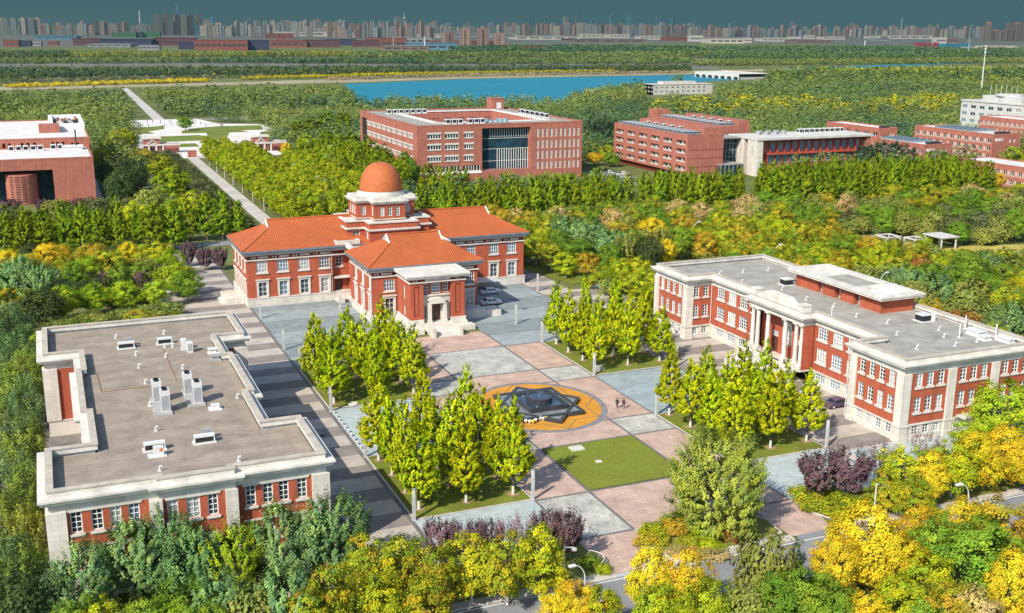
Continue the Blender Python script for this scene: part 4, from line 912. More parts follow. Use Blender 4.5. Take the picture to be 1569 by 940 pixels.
def trunk_mesh(seed, H, R, zb, r0, lime=True, multi=1):
    rng = random.Random(seed); b = MB()
    for j in range(multi):
        lean = 0.0 if multi == 1 else .28; a0 = j*6.28/multi
        top = Vector((lean*zb*math.cos(a0)+rng.uniform(-.1,.1), lean*zb*math.sin(a0)+rng.uniform(-.1,.1), zb)); rr = r0/(multi**.5)
        p1 = top*.5+Vector((0,0,.02)); bs = Vector((.06*math.cos(a0)*multi*.3, .06*math.sin(a0)*multi*.3, -.1))
        if lime:
            q = bs+(p1-bs)*min(1,1.25/max(.6,p1.z)); b.tube(bs,q,rr*1.25,rr,8,1); b.tube(q,p1,rr,rr*.92,8,0)
        else: b.tube(bs,p1,rr*1.35,rr*.95,8,0)
        b.tube(p1,top,rr*.92,rr*.8,8,0)
        apex = top+Vector((rng.uniform(-.3,.3),rng.uniform(-.3,.3),(H-zb)*.62)); b.tube(top,apex,rr*.8,rr*.18,6,0)
        for k in range(6 if multi == 1 else 3):
            a = k*1.05+rng.random()+a0; f = .02+.5*k/6; s = top+(apex-top)*f; ln = R*(.75-.35*f)
            b.tube(s,s+Vector((math.cos(a)*ln,math.sin(a)*ln,ln*.75)),rr*.42,rr*.08,5,0)
    return b.mesh('trunk',[BARK,LIME])

PALS = {
 'ginkgo':[(.40,.48,.010),(.47,.51,.012),(.30,.40,.010),(.54,.53,.014),(.20,.30,.010)],
 'ginkgo_yellow':[(.42,.40,.018),(.48,.42,.02),(.33,.36,.018)],
 'sophora':[(.17,.30,.10),(.22,.36,.11),(.12,.24,.085),(.30,.41,.11),(.19,.33,.15)],
 'green':[(.15,.27,.028),(.20,.33,.03),(.11,.21,.028),(.26,.36,.03)],
 'lime':[(.28,.40,.022),(.35,.45,.022),(.21,.33,.025),(.41,.46,.025)],
 'yellow':[(.68,.50,.025),(.74,.53,.028),(.60,.48,.025),(.70,.43,.022),(.46,.44,.025)],
 'goldenrain':[(.27,.34,.025),(.36,.37,.022),(.52,.42,.018),(.17,.25,.025),(.22,.30,.025),(.42,.28,.03)],
 'yellowgreen':[(.43,.45,.02),(.32,.39,.022),(.54,.49,.018),(.22,.31,.024)],
 'orange':[(.46,.29,.03),(.40,.33,.03),(.30,.32,.03),(.56,.38,.03)],
 'rust':[(.36,.14,.04),(.40,.19,.05),(.26,.18,.04),(.30,.11,.035)],
 'peach':[(.52,.36,.15),(.56,.42,.19),(.44,.33,.12),(.34,.33,.07)],
 'plum':[(.13,.075,.085),(.10,.058,.07),(.18,.105,.115),(.20,.13,.135)],
 'plumpale':[(.26,.16,.17),(.19,.12,.13),(.32,.21,.20)],
 'willow':[(.25,.32,.05),(.17,.24,.04),(.33,.38,.06),(.10,.15,.03)],
 'willowdark':[(.13,.22,.08),(.08,.15,.055),(.19,.28,.09)],
 'poplar':[(.29,.38,.014),(.22,.31,.014),(.37,.43,.016),(.15,.24,.016),(.10,.165,.016)],
 'plane':[(.28,.36,.014),(.21,.29,.016),(.35,.41,.016),(.14,.21,.018),(.40,.39,.018)],
 'dark':[(.055,.085,.03),(.075,.11,.035),(.045,.07,.027),(.10,.13,.035)],
 'olive':[(.23,.27,.06),(.17,.22,.05),(.30,.32,.06),(.24,.25,.06)],
 'greyolive':[(.125,.15,.06),(.155,.17,.065),(.10,.125,.05)],
 'cypress':[(.07,.12,.06),(.055,.10,.055),(.09,.145,.065)],
 'bigolive':[(.33,.38,.065),(.25,.31,.06),(.42,.45,.065),(.19,.245,.055),(.38,.40,.045)],
 'blossom':[(.62,.37,.16),(.55,.32,.15),(.44,.34,.08)],
}
#        palette      H    R   zb  profile      clumps leaves size clumpsize kw                          trunk r lime multi
SPEC = {
 'ginkgo':('ginkgo', 11.0,2.3,1.9,prof_ginkgo, 250,44,.155,.20,dict(up=.22,shell=.5,lob=.14,spiky=.55),.17,1,1),
 'sophora':('sophora', 9.0,3.7,1.2,prof_oval, 280,80,.135,.35,dict(lob=.24,shell=.52,spiky=.7),.20,0,1),
 'sophoragreen':('lime', 9.0,3.6,1.2,prof_oval, 270,80,.135,.35,dict(lob=.24,shell=.52,spiky=.7),.20,0,1),
 'green':('green', 8.5,3.4,1.6,prof_round, 150,70,.13,.31,dict(lob=.24,shell=.5),.17,0,1),
 'lime':('lime', 7.5,3.2,1.3,prof_oval, 140,66,.13,.30,dict(lob=.2,shell=.5),.16,0,1),
 'yellow':('yellow', 9.5,4.0,1.6,prof_oval, 200,80,.125,.32,dict(lob=.2,shell=.52),.20,0,1),
 'goldenrain':('goldenrain', 8.0,3.3,2.0,prof_flat, 130,70,.135,.30,dict(lob=.24,shell=.5,mixc=.25),.15,1,1),
 'yellowgreen':('yellowgreen', 8.0,3.2,1.9,prof_flat, 130,70,.135,.30,dict(lob=.24,shell=.5,mixc=.25),.15,1,1),
 'orange':('orange', 8.0,3.4,1.9,prof_flat, 120,60,.14,.32,dict(lob=.24,shell=.5,mixc=.25),.15,0,1),
 'rust':       ('rust',        7.0,3.0,1.6,prof_round,  95,36,.20,.45,dict(lob=.2,mixc=.3),.14,0,1),
 'peach':      ('peach',       9.0,4.0,2.0,prof_flat,   120,36,.24,.48,dict(lob=.2,mixc=.2),.17,0,1),
 'plum':       ('plum',        5.0,2.3,1.0,prof_vase,   150,44,.13,.28,dict(spiky=1.0,lob=.12),.11,0,3),
 'plumpale':   ('plumpale',    5.0,2.1,1.0,prof_vase,   70,22,.11,.34,dict(spiky=1.2,lob=.12),.10,0,3),
 'willow':('willow', 10.0,3.8,2.2,prof_oval, 110,90,.125,.50,dict(droop=2.2,up=.1,lob=.26,mixc=.2),.24,0,1),
 'willowdark':('willowdark', 10.0,3.8,2.2,prof_oval, 110,84,.125,.50,dict(droop=2.0,up=.15,lob=.26,mixc=.2),.24,0,1),
 'poplar':('poplar', 13.0,2.3,1.6,prof_poplar, 210,46,.18,.28,dict(up=.3,shell=.55,lob=.14,spiky=.5),.20,0,1),
 'plane':('plane', 11.0,3.3,2.2,prof_oval, 140,46,.19,.34,dict(up=.35,lob=.2),.20,0,1),
 'dark':       ('dark',        9.0,3.6,1.2,prof_round,  120,34,.24,.55,dict(lob=.2),.18,0,1),
 'olive':      ('olive',       5.5,2.8,.5, prof_round,  85,30,.22,.46,dict(lob=.2),.10,0,2),
 'greyolive':  ('greyolive',   6.0,3.0,.6, prof_round,  85,30,.24,.50,dict(lob=.2),.10,0,2),
 'bamboo':     ('olive',       7.5,2.6,.4, prof_vase,   95,28,.20,.40,dict(spiky=1.6,lob=.1),.07,0,3),
 'cypress':    ('cypress',    12.0,2.2,.8, prof_poplar, 120,26,.24,.40,dict(spiky=1.4,lob=.1),.15,0,1),
 'bigolive':('bigolive', 11.0,6.2,.7,prof_big, 620,90,.13,.42,dict(lob=.15,shell=.45,mixc=.4,spiky=.4),.16,0,4),
 'shrub':      ('lime',        2.2,1.5,.1, prof_round,  60,26,.13,.26,dict(lob=.2),.05,0,3),
}
PROTO = {}
def proto(kind):
    if kind in PROTO: return PROTO[kind]
    pal, H, R, zb, prof, nc, nl, ls, cs, kw, tr, lime, multi = SPEC[kind]; res = []
    nv = 4 if kind in ('ginkgo','poplar','plane') else 3 if kind not in ('bigolive','rust','peach','plumpale') else 2
    for i in range(nv):
        V, C = crown_arrays(hash_(kind)+i*17, H, R, zb, prof, nc, nl, ls, cs, PALS[pal], **kw)
        me = np_mesh('crown', V, np.arange(len(V)).reshape(-1,4), C, LEAF)
        res.append((trunk_mesh(i*7+3, H, R, zb, tr, bool(lime), multi), me, H, R))
    PROTO[kind] = res
    return res
def hash_(s): return sum(ord(c)*(i+1)*31 for i, c in enumerate(s)) % 100000
TRNG = random.Random(5)
TREES = []          # (x, y, radius) of every single tree
KINDN = {'sophora':'pagoda_tree','sophoragreen':'pagoda_tree','green':'shade_tree','lime':'lime_green_tree','yellow':'golden_tree','goldenrain':'goldenrain_tree','yellowgreen':'maple_tree','orange':'orange_tree','rust':'rusty_tree','peach':'tassel_tree','dark':'evergreen_tree','olive':'olive_tree','greyolive':'grey_green_tree','bamboo':'bamboo_clump','cypress':'conifer_tree','willow':'willow_tree','willowdark':'willow_tree','poplar':'poplar_tree','plane':'plane_tree','plum':'plum_tree','plumpale':'plum_tree'}
def tree(kind, x, y, H, R, label, group=None, name='tree', cat='tree', z=0.0):
    if name == 'tree' and kind in KINDN: name = KINDN[kind]; cat = name.replace('_',' ')
    pr_ = proto(kind); tm, cm, h0, r0 = pr_[TRNG.randrange(len(pr_))]
    t = thing(name, label, cat, (x,y,z), group, TRNG.random()*6.28, (R/r0*TRNG.uniform(.95,1.05), R/r0*TRNG.uniform(.95,1.05), H/h0))
    link('trunk', tm, t); link('crown', cm, t); TREES.append((x,y,R))
    return t
ORD = ['first','second','third','fourth','fifth','sixth','seventh','eighth','ninth','tenth','eleventh','twelfth','thirteenth','fourteenth','fifteenth','sixteenth','seventeenth','eighteenth','nineteenth','twentieth']

# four ginkgo groves, three columns by four rows each
GX = {'L':(38.2,44.6,50.9),'R':(84.6,90.9,97.3)}; ROWN = ['front','second','third','back']
for side, yy, lab in (('L',(119.6,125.3,131.1,136.6),'left of the square grass plot'),('L',(162.0,167.8,173.4,179.0),'left of the hall steps'),
                      ('R',(120.4,126.2,131.9,137.5),'right of the square grass plot'),('R',(162.5,168.3,173.8,179.4),'right of the fountain')):
    for j, y in enumerate(yy):
        for i, x in enumerate(GX[side]):
            if lab == 'left of the hall steps' and (i,j) in ((0,3),): continue
            tree('ginkgo', x+TRNG.uniform(-.25,.25), y+TRNG.uniform(-.25,.25), TRNG.uniform(10.4,13.2), TRNG.uniform(1.85,2.45),
                 'ginkgo %s in the %s row of the lawn %s' % (('left','middle','right')[i], ROWN[j], lab), 'ginkgos on the lawn '+lab, 'ginkgo_tree', 'ginkgo tree', .1)

b = MB()
for q_ in list(COL.objects):
    if q_.get('category') == 'ginkgo tree':
        x_, y_ = q_.location.x, q_.location.y; r_ = TRNG.uniform(.6,.95)
        b.poly([(x_+r_*TRNG.uniform(.85,1.1)*math.cos(k*math.pi/6), y_+r_*TRNG.uniform(.85,1.1)*math.sin(k*math.pi/6), .13) for k in range(12)])
struct(b.build('bare_earth', mat('dry_bare_earth', (.34,.23,.13), .95, .25, 1.5), own=(0,0,0)), 'rings of bare earth round the ginkgo trunks')
def top(px, py, H): return at(px, py, H)
def fg(lst, group=None):
    for q in lst:
        px, py, kind, H, wpx, label = q[:6]; nm = q[6] if len(q) > 6 else 'tree'; ct = q[7] if len(q) > 7 else 'tree'
        p = top(px, py, H); d = to_px(p)[2]
        tree(kind, p.x, p.y, H, wpx*d/F_PX/2, label, group, nm, ct)
# trees before the near left block
fg([
 (124,836,'sophora',8.2,96,'blue green tree at the near left corner of the left block'),
 (200,804,'sophora',8.7,94,'blue green tree before the first windows of the left block'),
 (251,784,'sophora',9.2,86,'tall blue green tree before the left pilaster of the left block'),
 (299,815,'sophora',8.2,84,'greyish green tree before the entrance hood of the left block'),
 (360,804,'sophoragreen',8.7,82,'yellow green tree right of the entrance hood of the left block'),
 (426,778,'sophora',9.6,98,'green tree before the right windows of the left block'),
 (509,760,'sophora',10.2,110,'large blue green tree at the near right corner of the left block'),
 (70,868,'willowdark',8,95,'dark willow at the bottom left corner'),
 (22,880,'dark',8,90,'dark green tree cut by the bottom left edge'),
 (283,880,'green',8,90,'green tree in the lower row under the entrance hood'),
 (333,876,'sophora',7.5,84,'blue green tree in the lower row right of the hood'),
 (383,898,'olive',7,88,'olive tree with pinkish leaves at the bottom edge'),
 (436,872,'sophora',8,96,'green tree in the lower row below the right windows'),
 (506,866,'goldenrain',8,92,'dark green tree with yellow patches in the lower row'),
 (155,915,'yellowgreen',7,84,'yellow flecked tree at the bottom edge below the left windows'),
 (220,915,'green',7,84,'green tree at the bottom edge with yellow top'),
 (265,924,'lime',6.5,70,'low lime green tree at the bottom edge'),
 (320,926,'green',6.5,84,'low green tree at the bottom edge'),
 (470,905,'goldenrain',7,86,'green and orange tree at the bottom edge'),
 (110,912,'green',7,80,'dark leafy tree at the bottom edge by the willow'),
], 'trees before the near left block')
fg([
 (566,820,'goldenrain',8,92,'yellow topped goldenrain tree at the left end of the near row'),
 (617,823,'goldenrain',8,92,'orange flecked goldenrain tree, second from the left in the near row'),
 (664,838,'goldenrain',7.6,84,'shaded goldenrain tree, third from the left in the near row'),
 (722,812,'yellowgreen',8.2,92,'pale yellow green goldenrain tree below the purple plums'),
 (778,818,'goldenrain',8.0,86,'goldenrain tree with reddish clusters in the near row'),
 (828,806,'yellowgreen',8.4,92,'green goldenrain tree at the right end of the near row'),
 (585,878,'yellowgreen',6.8,92,'low yellow goldenrain tree in front of the near row'),
 (655,884,'goldenrain',6.6,86,'low green goldenrain tree in front of the near row'),
], 'goldenrain trees along the near road')
fg([
 (677,803,'plum',5.2,56,'purple plum behind the left of the goldenrain row','plum_tree','plum tree'),
 (753,805,'plum',4.6,44,'small purple plum behind the middle of the goldenrain row','plum_tree','plum tree'),
 (700,812,'plumpale',4.6,46,'thin pinkish plum left of the middle of the goldenrain row','plum_tree','plum tree'),
 (728,806,'plum',4.8,46,'purple plum behind the pale yellow green goldenrain','plum_tree','plum tree'),
 (778,800,'plumpale',5.0,48,'sparse pinkish plum beside the small purple plum','plum_tree','plum tree'),
 (838,790,'plum',5.4,52,'purple plum left of the dark one at the end of the goldenrain row','plum_tree','plum tree'),
 (803,796,'plumpale',5.4,50,'sparse pinkish purple plum behind the goldenrain row','plum_tree','plum tree'),
 (869,792,'plum',5.4,58,'dark purple plum at the right end of the goldenrain row','plum_tree','plum tree'),
 (1256,701,'plum',5.6,66,'purple plum at the tip of the hedge bed','plum_tree','plum tree'),
 (1303,697,'plum',5.9,74,'rounder purple plum, second in the hedge bed','plum_tree','plum tree'),
 (1356,684,'plumpale',5.8,56,'sparse pinkish plum between the dark plums and the yellow trees','plum_tree','plum tree'),
 (1420,668,'plumpale',4.6,50,'pinkish plum peeping over the yellow trees by the right block','plum_tree','plum tree'),
], 'purple plum trees')
fg([
 (888,886,'yellow',7,86,'yellow tree around the near street lamp'),
 (925,900,'yellowgreen',7,80,'yellow green tree right of the near street lamp'),
 (860,905,'yellow',6.4,76,'orange yellow tree left of the near street lamp'),
 (998,834,'yellow',8.5,78,'bright yellow tree at the foot of the pink paving'),
 (1057,838,'yellow',8.5,80,'bright yellow tree left of the green road tree'),
 (1085,886,'lime',7,96,'lime green tree below the bright yellow pair'),
 (1010,892,'lime',6.4,80,'lime tree under the left yellow tree at the bottom edge'),
 (1040,915,'yellowgreen',6,80,'yellow green tree at the bottom edge below the yellow pair'),
 (1176,816,'olive',8.5,88,'olive green rounded tree on the near road verge'),
 (1221,832,'cypress',6.0,34,'small narrow evergreen by the road'),
 (1245,866,'green',8,104,'broad green tree at the bottom edge by the road'),
 (1193,876,'green',7.4,90,'green tree left of the broad green one at the bottom'),
 (1150,900,'olive',6,80,'low olive tree at the bottom edge'),
 (1333,768,'yellow',10.5,124,'large golden yellow tree in front of the road'),
 (1372,800,'yellow',9.5,92,'golden tree at the right shoulder of the large golden tree'),
 (1290,815,'yellow',8.6,84,'golden tree at the left shoulder of the large golden tree'),
 (1424,840,'yellowgreen',8,92,'yellow green tree below the large golden tree'),
 (1440,785,'green',9,80,'green tree between the golden tree and the right street lamp'),
 (1516,797,'green',9.5,128,'large green tree under the right street lamp'),
 (1414,772,'yellow',8.5,72,'yellow tree left of the right street lamp'),
 (1533,754,'orange',9,104,'orange tree behind the right street lamp'),
 (1480,765,'yellow',8.2,84,'yellow tree at the foot of the right street lamp'),
 (1556,840,'yellow',8.5,90,'yellow tree at the lower right edge'),
 (1463,890,'orange',7.5,92,'orange tree at the bottom right edge'),
 (1500,898,'peach',7.4,72,'pinkish dry tree at the bottom right edge'),
 (1336,908,'yellow',7,92,'yellow tree at the bottom edge right of the green one'),
 (1385,880,'yellowgreen',7.6,100,'yellow green tree at the bottom edge below the golden ones'),
 (1290,900,'green',6.6,80,'green tree at the bottom edge between green and yellow'),
 (1420,915,'green',6,80,'green tree peeping between orange and yellow at the bottom'),
], 'trees along the near road')
fg([
 (1392,682,'yellowgreen',7.6,76,'yellow green tree beside the pinkish plum'),
 (1430,690,'yellow',7.2,72,'golden tree beside the corner of the right block'),
 (1466,672,'yellowgreen',8,82,'yellow tree below the side door of the right block'),
 (1502,659,'yellow',8.4,84,'yellow tree right of the side door of the right block'),
 (1546,650,'yellow',8.6,88,'orange yellow tree at the right edge by the right block'),
 (1582,664,'yellow',8.2,80,'yellow tree cut by the right edge'),
 (1363,722,'goldenrain',5.6,60,'thin yellow flecked tree beside the camera pole'),
 (1404,730,'goldenrain',6,62,'shaded orange flecked tree right of the camera pole'),
 (1545,582,'lime',9.5,128,'light green tree against the side wall of the right block'),
 (1500,640,'lime',6.5,70,'low light green tree at the side wall of the right block'),
], 'yellow trees beside the right block')
tree('bigolive', 69.6, 101.8, 12.0, 5.7, 'large many stemmed olive green tree beside the square grass plot', None, 'tree', 'tree')
# hedges and low shrubs on the near beds
HEDGE = {}
def shrub(px, py, w_, H, pal, label, group, name='shrub', cat='shrub'):
    key = pal
    if key not in HEDGE:
        HEDGE[key] = []
        for i in range(2):
            V, C = crown_arrays(900+i*13+hash_(pal), 2.0, 1.5, .05, prof_round, 70, 26, .12, .24, PALS[pal], lob=.2, up=.5)
            HEDGE[key].append(np_mesh('foliage', V, np.arange(len(V)).reshape(-1,4), C, LEAF))
    p = at(px, py, H*.5); d = to_px(p)[2]; R = w_*d/F_PX/2
    me = HEDGE[key][TRNG.randrange(2)]
    o = link(name, me, None, (p.x,p.y,0.05), TRNG.random()*6.28); o.scale = (R/1.5, R/1.5*TRNG.uniform(.8,1), H/2.0); tag(o, label, cat, group); TREES.append((p.x,p.y,R))
for q in [(1000,812,46,1.4,'yellowgreen','yellow hedge at the left tip of the planted island'),(1036,806,50,1.5,'orange','orange hedge in the middle of the planted island'),(1070,806,40,1.3,'green','green hedge behind the orange hedge on the island'),
          (1083,818,44,1.3,'yellowgreen','yellow hedge right of the middle of the island'),(1111,815,34,1.9,'rust','red shrub under the large olive tree'),(1040,797,50,1.2,'green','low green hedge along the back of the island'),
          (1013,825,40,.9,'goldenrain','low dry hedge at the front of the island'),(1236,757,56,1.3,'goldenrain','yellow brown hedge at the tip of the plum bed'),(1262,772,60,1.3,'goldenrain','yellow brown hedge on the kerb of the plum bed'),
          (1262,748,54,1.2,'yellowgreen','yellow hedge under the dark plum'),(1292,768,56,1.2,'yellowgreen','yellow hedge in the middle of the plum bed'),(1318,762,40,1.0,'olive','olive hedge at the back of the plum bed'),
          (992,826,40,1.1,'orange','orange hedge at the kerb of the island'),(1058,828,44,1.0,'goldenrain','dry golden hedge in the middle of the island'),(1090,836,40,.9,'yellowgreen','low yellow hedge near the red shrub'),(1135,815,40,1.1,'olive','olive hedge beside the hydrant'),(1050,846,46,.7,'peach','dry grass tuft on the road side of the island'),(1095,850,46,.7,'peach','dry grass tuft before the hydrant'),(1240,775,34,1.0,'goldenrain','brown hedge along the curved kerb'),(1285,785,40,1.0,'yellowgreen','yellow hedge at the road end of the plum bed'),
          (905,860,40,1.0,'green','green hedge at the right end of the goldenrain bed'),(925,872,30,.9,'yellowgreen','yellow hedge behind the near curved handrail')]:
    shrub(*q, group='low hedges by the near road', name='hedge', cat='hedge')
# willows along the left edge
k = 0
for (px,py,w_,H,kd) in [(8,455,80,10,'willowdark'),(20,500,84,10,'willowdark'),(10,548,88,10.5,'willow'),(36,566,70,9.5,'willowdark'),(8,612,90,10.5,'willowdark'),(34,628,70,9.5,'willow'),(10,676,92,10.5,'willowdark'),(34,700,66,9.5,'willow'),(6,742,96,10.5,'willow'),(34,762,66,9,'willow'),(10,806,96,9.5,'willowdark'),(42,520,58,9.5,'willow'),(30,820,66,8.5,'willow')]:
    p = top(px,py,H); R = w_*to_px(p)[2]/F_PX/2
    tree(kd,p.x,p.y,H,R,'drooping %s willow, %s from the far end of the row along the left edge' % ('dark' if kd=='willowdark' else 'yellow green', ORD[k]),'willows along the left edge','willow_tree','willow tree'); k += 1
# garden behind the left block
fg([
 (74,368,'yellow',8.5,54,'golden tree in front of the poplars at the left'),
 (196,369,'yellow',7.5,40,'golden tree left of the middle of the left garden'),
 (236,366,'yellowgreen',8,52,'yellow tree at the back of the left garden by the poplars'),
 (10,382,'yellow',8,56,'golden tree cut by the left edge in front of the poplars'),
 (40,388,'goldenrain',7.5,46,'orange flecked tree between two golden trees at left'),
 (143,373,'orange',8,66,'brownish olive tree between the two golden trees'),
 (128,390,'lime',7.5,44,'lime tree below the brownish tree'),
 (165,382,'goldenrain',7.8,58,'green and yellow tree at the middle of the left garden'),
 (258,378,'lime',7.5,40,'lime tree behind the bright lime pair'),
 (270,397,'lime',8.5,56,'bright lime tree at the right end of the left garden'),
 (286,414,'green',7,46,'round green tree beside the banded walkway'),
 (94,436,'lime',7.5,52,'round yellow green tree at the left of the garden front row'),
 (142,432,'lime',7,46,'round yellow green tree, second in the garden front row'),
 (190,427,'lime',7,48,'round yellow green tree, third in the garden front row'),
 (240,427,'lime',6.5,40,'round yellow green tree, right end of the garden front row'),
 (28,396,'sophora',10,80,'large blue green tree at the left of the garden'),
 (58,405,'sophora',9.5,60,'blue green tree right of the large blue green one'),
 (60,440,'dark',8,60,'dark green tree in the shade at the left of the garden'),
 (216,400,'green',7,44,'green tree in the middle of the left garden'),
 (110,400,'green',7.5,44,'green tree left of the middle of the left garden'),
 (180,405,'green',7,40,'dark leaved tree among the purple plums'),
 (58,508,'lime',4.5,36,'small lime tree at the far left corner of the left block'),
], 'trees in the garden behind the left block')
k=0
for (px,py,w_,H) in [(163,418,28,5),(216,416,28,5),(244,408,28,5),(82,420,26,5),(108,420,24,4.6),(182,420,20,4.4),(133,420,20,4.4),(288,375,26,5.5),(312,384,26,5),(336,383,26,5)]:
    p = top(px,py,H); tree('plum',p.x,p.y,H,w_*to_px(p)[2]/F_PX/2,'dark purple plum, %s from the left among those behind the left block' % ORD[sorted([163,216,244,82,108,182,133,288,312,336]).index(px)],'purple plums behind the left block','plum_tree','plum tree')
k=0
for px,py,w_ in [(82,492,46),(108,486,44),(135,478,46),(160,482,44),(184,474,46),(208,470,46),(232,466,46),(256,462,44),(122,494,40),(150,492,40),(214,480,40),(245,474,40)]:
    p = top(px,py,3.2); tree('olive',p.x,p.y,3.2,w_*to_px(p)[2]/F_PX/2,'low olive shrub, %s along the far wall of the left block' % ORD[sorted([82,108,135,160,184,208,232,256,122,150,214,245]).index(px)],'olive shrubs behind the left block','shrub','shrub')

# trees right of the hall
fg([
 (872,333,'sophora',9,76,'large light blue green tree right of the hall'),(905,340,'sophora',9,64,'light blue green tree, second right of the hall'),(935,352,'sophora',8.5,66,'blue green tree behind the small orange tree'),
 (832,340,'yellowgreen',8,50,'yellow green tree at the corner of the hall'),(822,360,'goldenrain',7.5,44,'orange flecked tree next to the hall corner'),(845,372,'goldenrain',7,40,'goldenrain tree over the shaded walkway'),
 (868,384,'yellowgreen',6.5,38,'small yellow green street tree at the grass corner'),(900,385,'orange',6.2,34,'small orange street tree at the grass corner'),(937,372,'green',8,46,'green tree behind the orange street tree'),
 (902,424,'goldenrain',3.0,20,'tiny tree on the lane right of the forecourt'),(950,395,'yellowgreen',7,40,'yellow tree over the curving lane'),(925,405,'lime',6,38,'lime tree over the curving lane'),
 (975,390,'yellowgreen',7,48,'yellow green tree left of the right block'),(990,410,'yellowgreen',6.5,44,'yellow green tree at the corner of the right block'),(1000,332,'yellow',8.5,48,'orange yellow tree at the road gap'),
 (1012,348,'yellow',7.5,36,'bright orange tree below the road gap'),(1022,364,'yellow',7.5,30,'orange yellow tree in the middle of the right wood'),(945,335,'orange',8,44,'orange tree behind the blue green trees'),
 (995,362,'dark',8,44,'dark green tree left of the orange yellow tree'),(965,350,'green',8.5,46,'green tree in the wood right of the hall'),(1045,345,'green',9,46,'green tree right of the orange yellow trees'),
 (855,350,'green',7.5,40,'green tree in the clump beside the hall'),(890,362,'green',7,44,'green tree under the light blue green trees'),(960,415,'lime',5.5,40,'low lime tree on the near side of the lane'),(985,440,'yellowgreen',5.5,36,'low yellow tree by the far wing of the right block'),(935,425,'olive',4,30,'small olive tree on the lane side'),(1000,440,'lime',5,30,'small lime tree touching the right block'),
 (1418,360,'lime',6.5,30,'thin lime tree behind the white pergola'),
], 'mixed trees right of the hall')

# scattered individual trees filling woods close by
def inside(poly, x, y):
    r = False; n = len(poly)
    for i in range(n):
        x0,y0 = poly[i]; x1,y1 = poly[(i+1)%n]
        if (y0 > y) != (y1 > y) and x < (x1-x0)*(y-y0)/(y1-y0)+x0: r = not r
    return r
def fill(poly, spacing, kinds, labelf, group, seed, avoid=(), name='tree', cat='tree', tight=.72, hs=(.85,1.15)):
    rng = random.Random(seed); xs = [p[0] for p in poly]; ys = [p[1] for p in poly]; cnt = 0; own = []
    for _ in range(int((max(xs)-min(xs))*(max(ys)-min(ys))/spacing**2*9)):
        x = rng.uniform(min(xs),max(xs)); y = rng.uniform(min(ys),max(ys))
        if not inside(poly,x,y): continue
        if any(inside(a,x,y) for a in avoid): continue
        px,py,dd = to_px((x,y,4))
        if px < -50 or px > 1620 or py > 960: continue
        if any((x-a)**2+(y-c)**2 < max(spacing, r*tight)**2 for a,c,r in TREES[-1400:]): continue
        kk = kinds(x,y,rng) if callable(kinds) else rng.choice(kinds)
        kd, H, R = kk; f = rng.uniform(*hs); rr = math.hypot(x,y)
        for st_ in range(2,44,3):
            if any(inside(a,x*(1+st_/rr),y*(1+st_/rr)) for a in avoid):
                lim = max(3.0,58*st_/(rr+st_)*1.5)
                if H*f > lim: R *= max(.55,(lim/(H*f))**.5); f = lim/H
                break
        tree(kd,x,y,H*f,R*rng.uniform(.9,1.12),labelf(kd,x,y),group,name,cat); cnt += 1
    return cnt
COLN = {'sophora':'blue green','sophoragreen':'yellow green','green':'green','lime':'lime green','yellow':'golden yellow','goldenrain':'orange flecked green','yellowgreen':'yellow green','orange':'orange','rust':'rusty red','peach':'pale peach','dark':'dark green','olive':'olive','greyolive':'grey green','bamboo':'feathery olive','plane':'yellow green','poplar':'yellow green','cypress':'dark evergreen','willow':'drooping','willowdark':'drooping dark','plum':'purple'}
def pick(rng, *opts):
    return rng.choices([o[0] for o in opts],[o[1] for o in opts])[0]
CLEAR = [(203,249),(216,241),(226,227),(250,221),(290,216),(290,200),(240,203),(214,213)]
def rk(x,y,rng):
    d = x-136+(y-230)*.15
    if x < 141 and y < 190: return pick(rng,(('bamboo',6.5,2.6),3),(('olive',5.5,2.8),2),(('green',6,2.8),1))
    if y > 262: return pick(rng,(('goldenrain',7.5,3.3),3),(('peach',8,3.8),1.2 if 170 < x < 225 else .4),(('orange',7.5,3.4),1),(('green',7,3.2),3),(('olive',6.5,3.2),2))
    if x > 215 and y > 230: return pick(rng,(('green',7.5,3.6),3),(('olive',7,3.4),4),(('greyolive',6.5,3.4),2))
    if 145 < x < 195 and y > 185: return pick(rng,(('yellowgreen',8,3.6),3),(('goldenrain',8,3.5),4),(('lime',7.5,3.4),2),(('orange',8,3.5),1.2),(('rust',7,3.2),.4),(('green',8,3.3),2.5))
    if y < 185 and x > 158: return pick(rng,(('green',8.5,4.2),3),(('sophora',9,4.4),2),(('olive',7,3.6),2),(('yellowgreen',7,3.4),1))
    if y < 190: return pick(rng,(('rust',7.5,3.4),1),(('orange',7.5,3.3),1.2),(('green',7,3.4),2),(('yellowgreen',7,3.4),2),(('olive',6.5,3.2),2))
    return pick(rng,(('olive',6.5,3.2),3),(('green',7.5,3.3),3),(('bamboo',7,2.8),2),(('goldenrain',7.5,3.3),1.5),(('orange',7,3.2),.5))
n1 = fill([(136.5,118),(175,118),(290,190),(306,232),(306,278),(168,291),(108,291),(104,248),(121,238),(150,228),(152,220),(136.5,218)], 5.3, rk,
     lambda kd,x,y: '%s tree in the wood %s' % (COLN[kd],'close behind the right block' if x<152 else 'beyond the pergola' if x>215 and y>215 else 'before the poplar rows' if y>262 else 'between the right block and the pergola'), 'mixed wood behind the right block', 11, [CLEAR], hs=(.72,1.22))
n2 = fill([(-32,200),(22.5,200),(22.5,291),(-32,291)], 5.6, lambda x,y,rng: pick(rng,(('green',5.2,2.9),2),(('goldenrain',5.5,2.9),1),(('dark',5.5,2.9),2.5),(('olive',4.6,2.8),1.5)),
     lambda kd,x,y: '%s tree filling the garden behind the left block' % COLN[kd], 'trees in the garden behind the left block', 12)
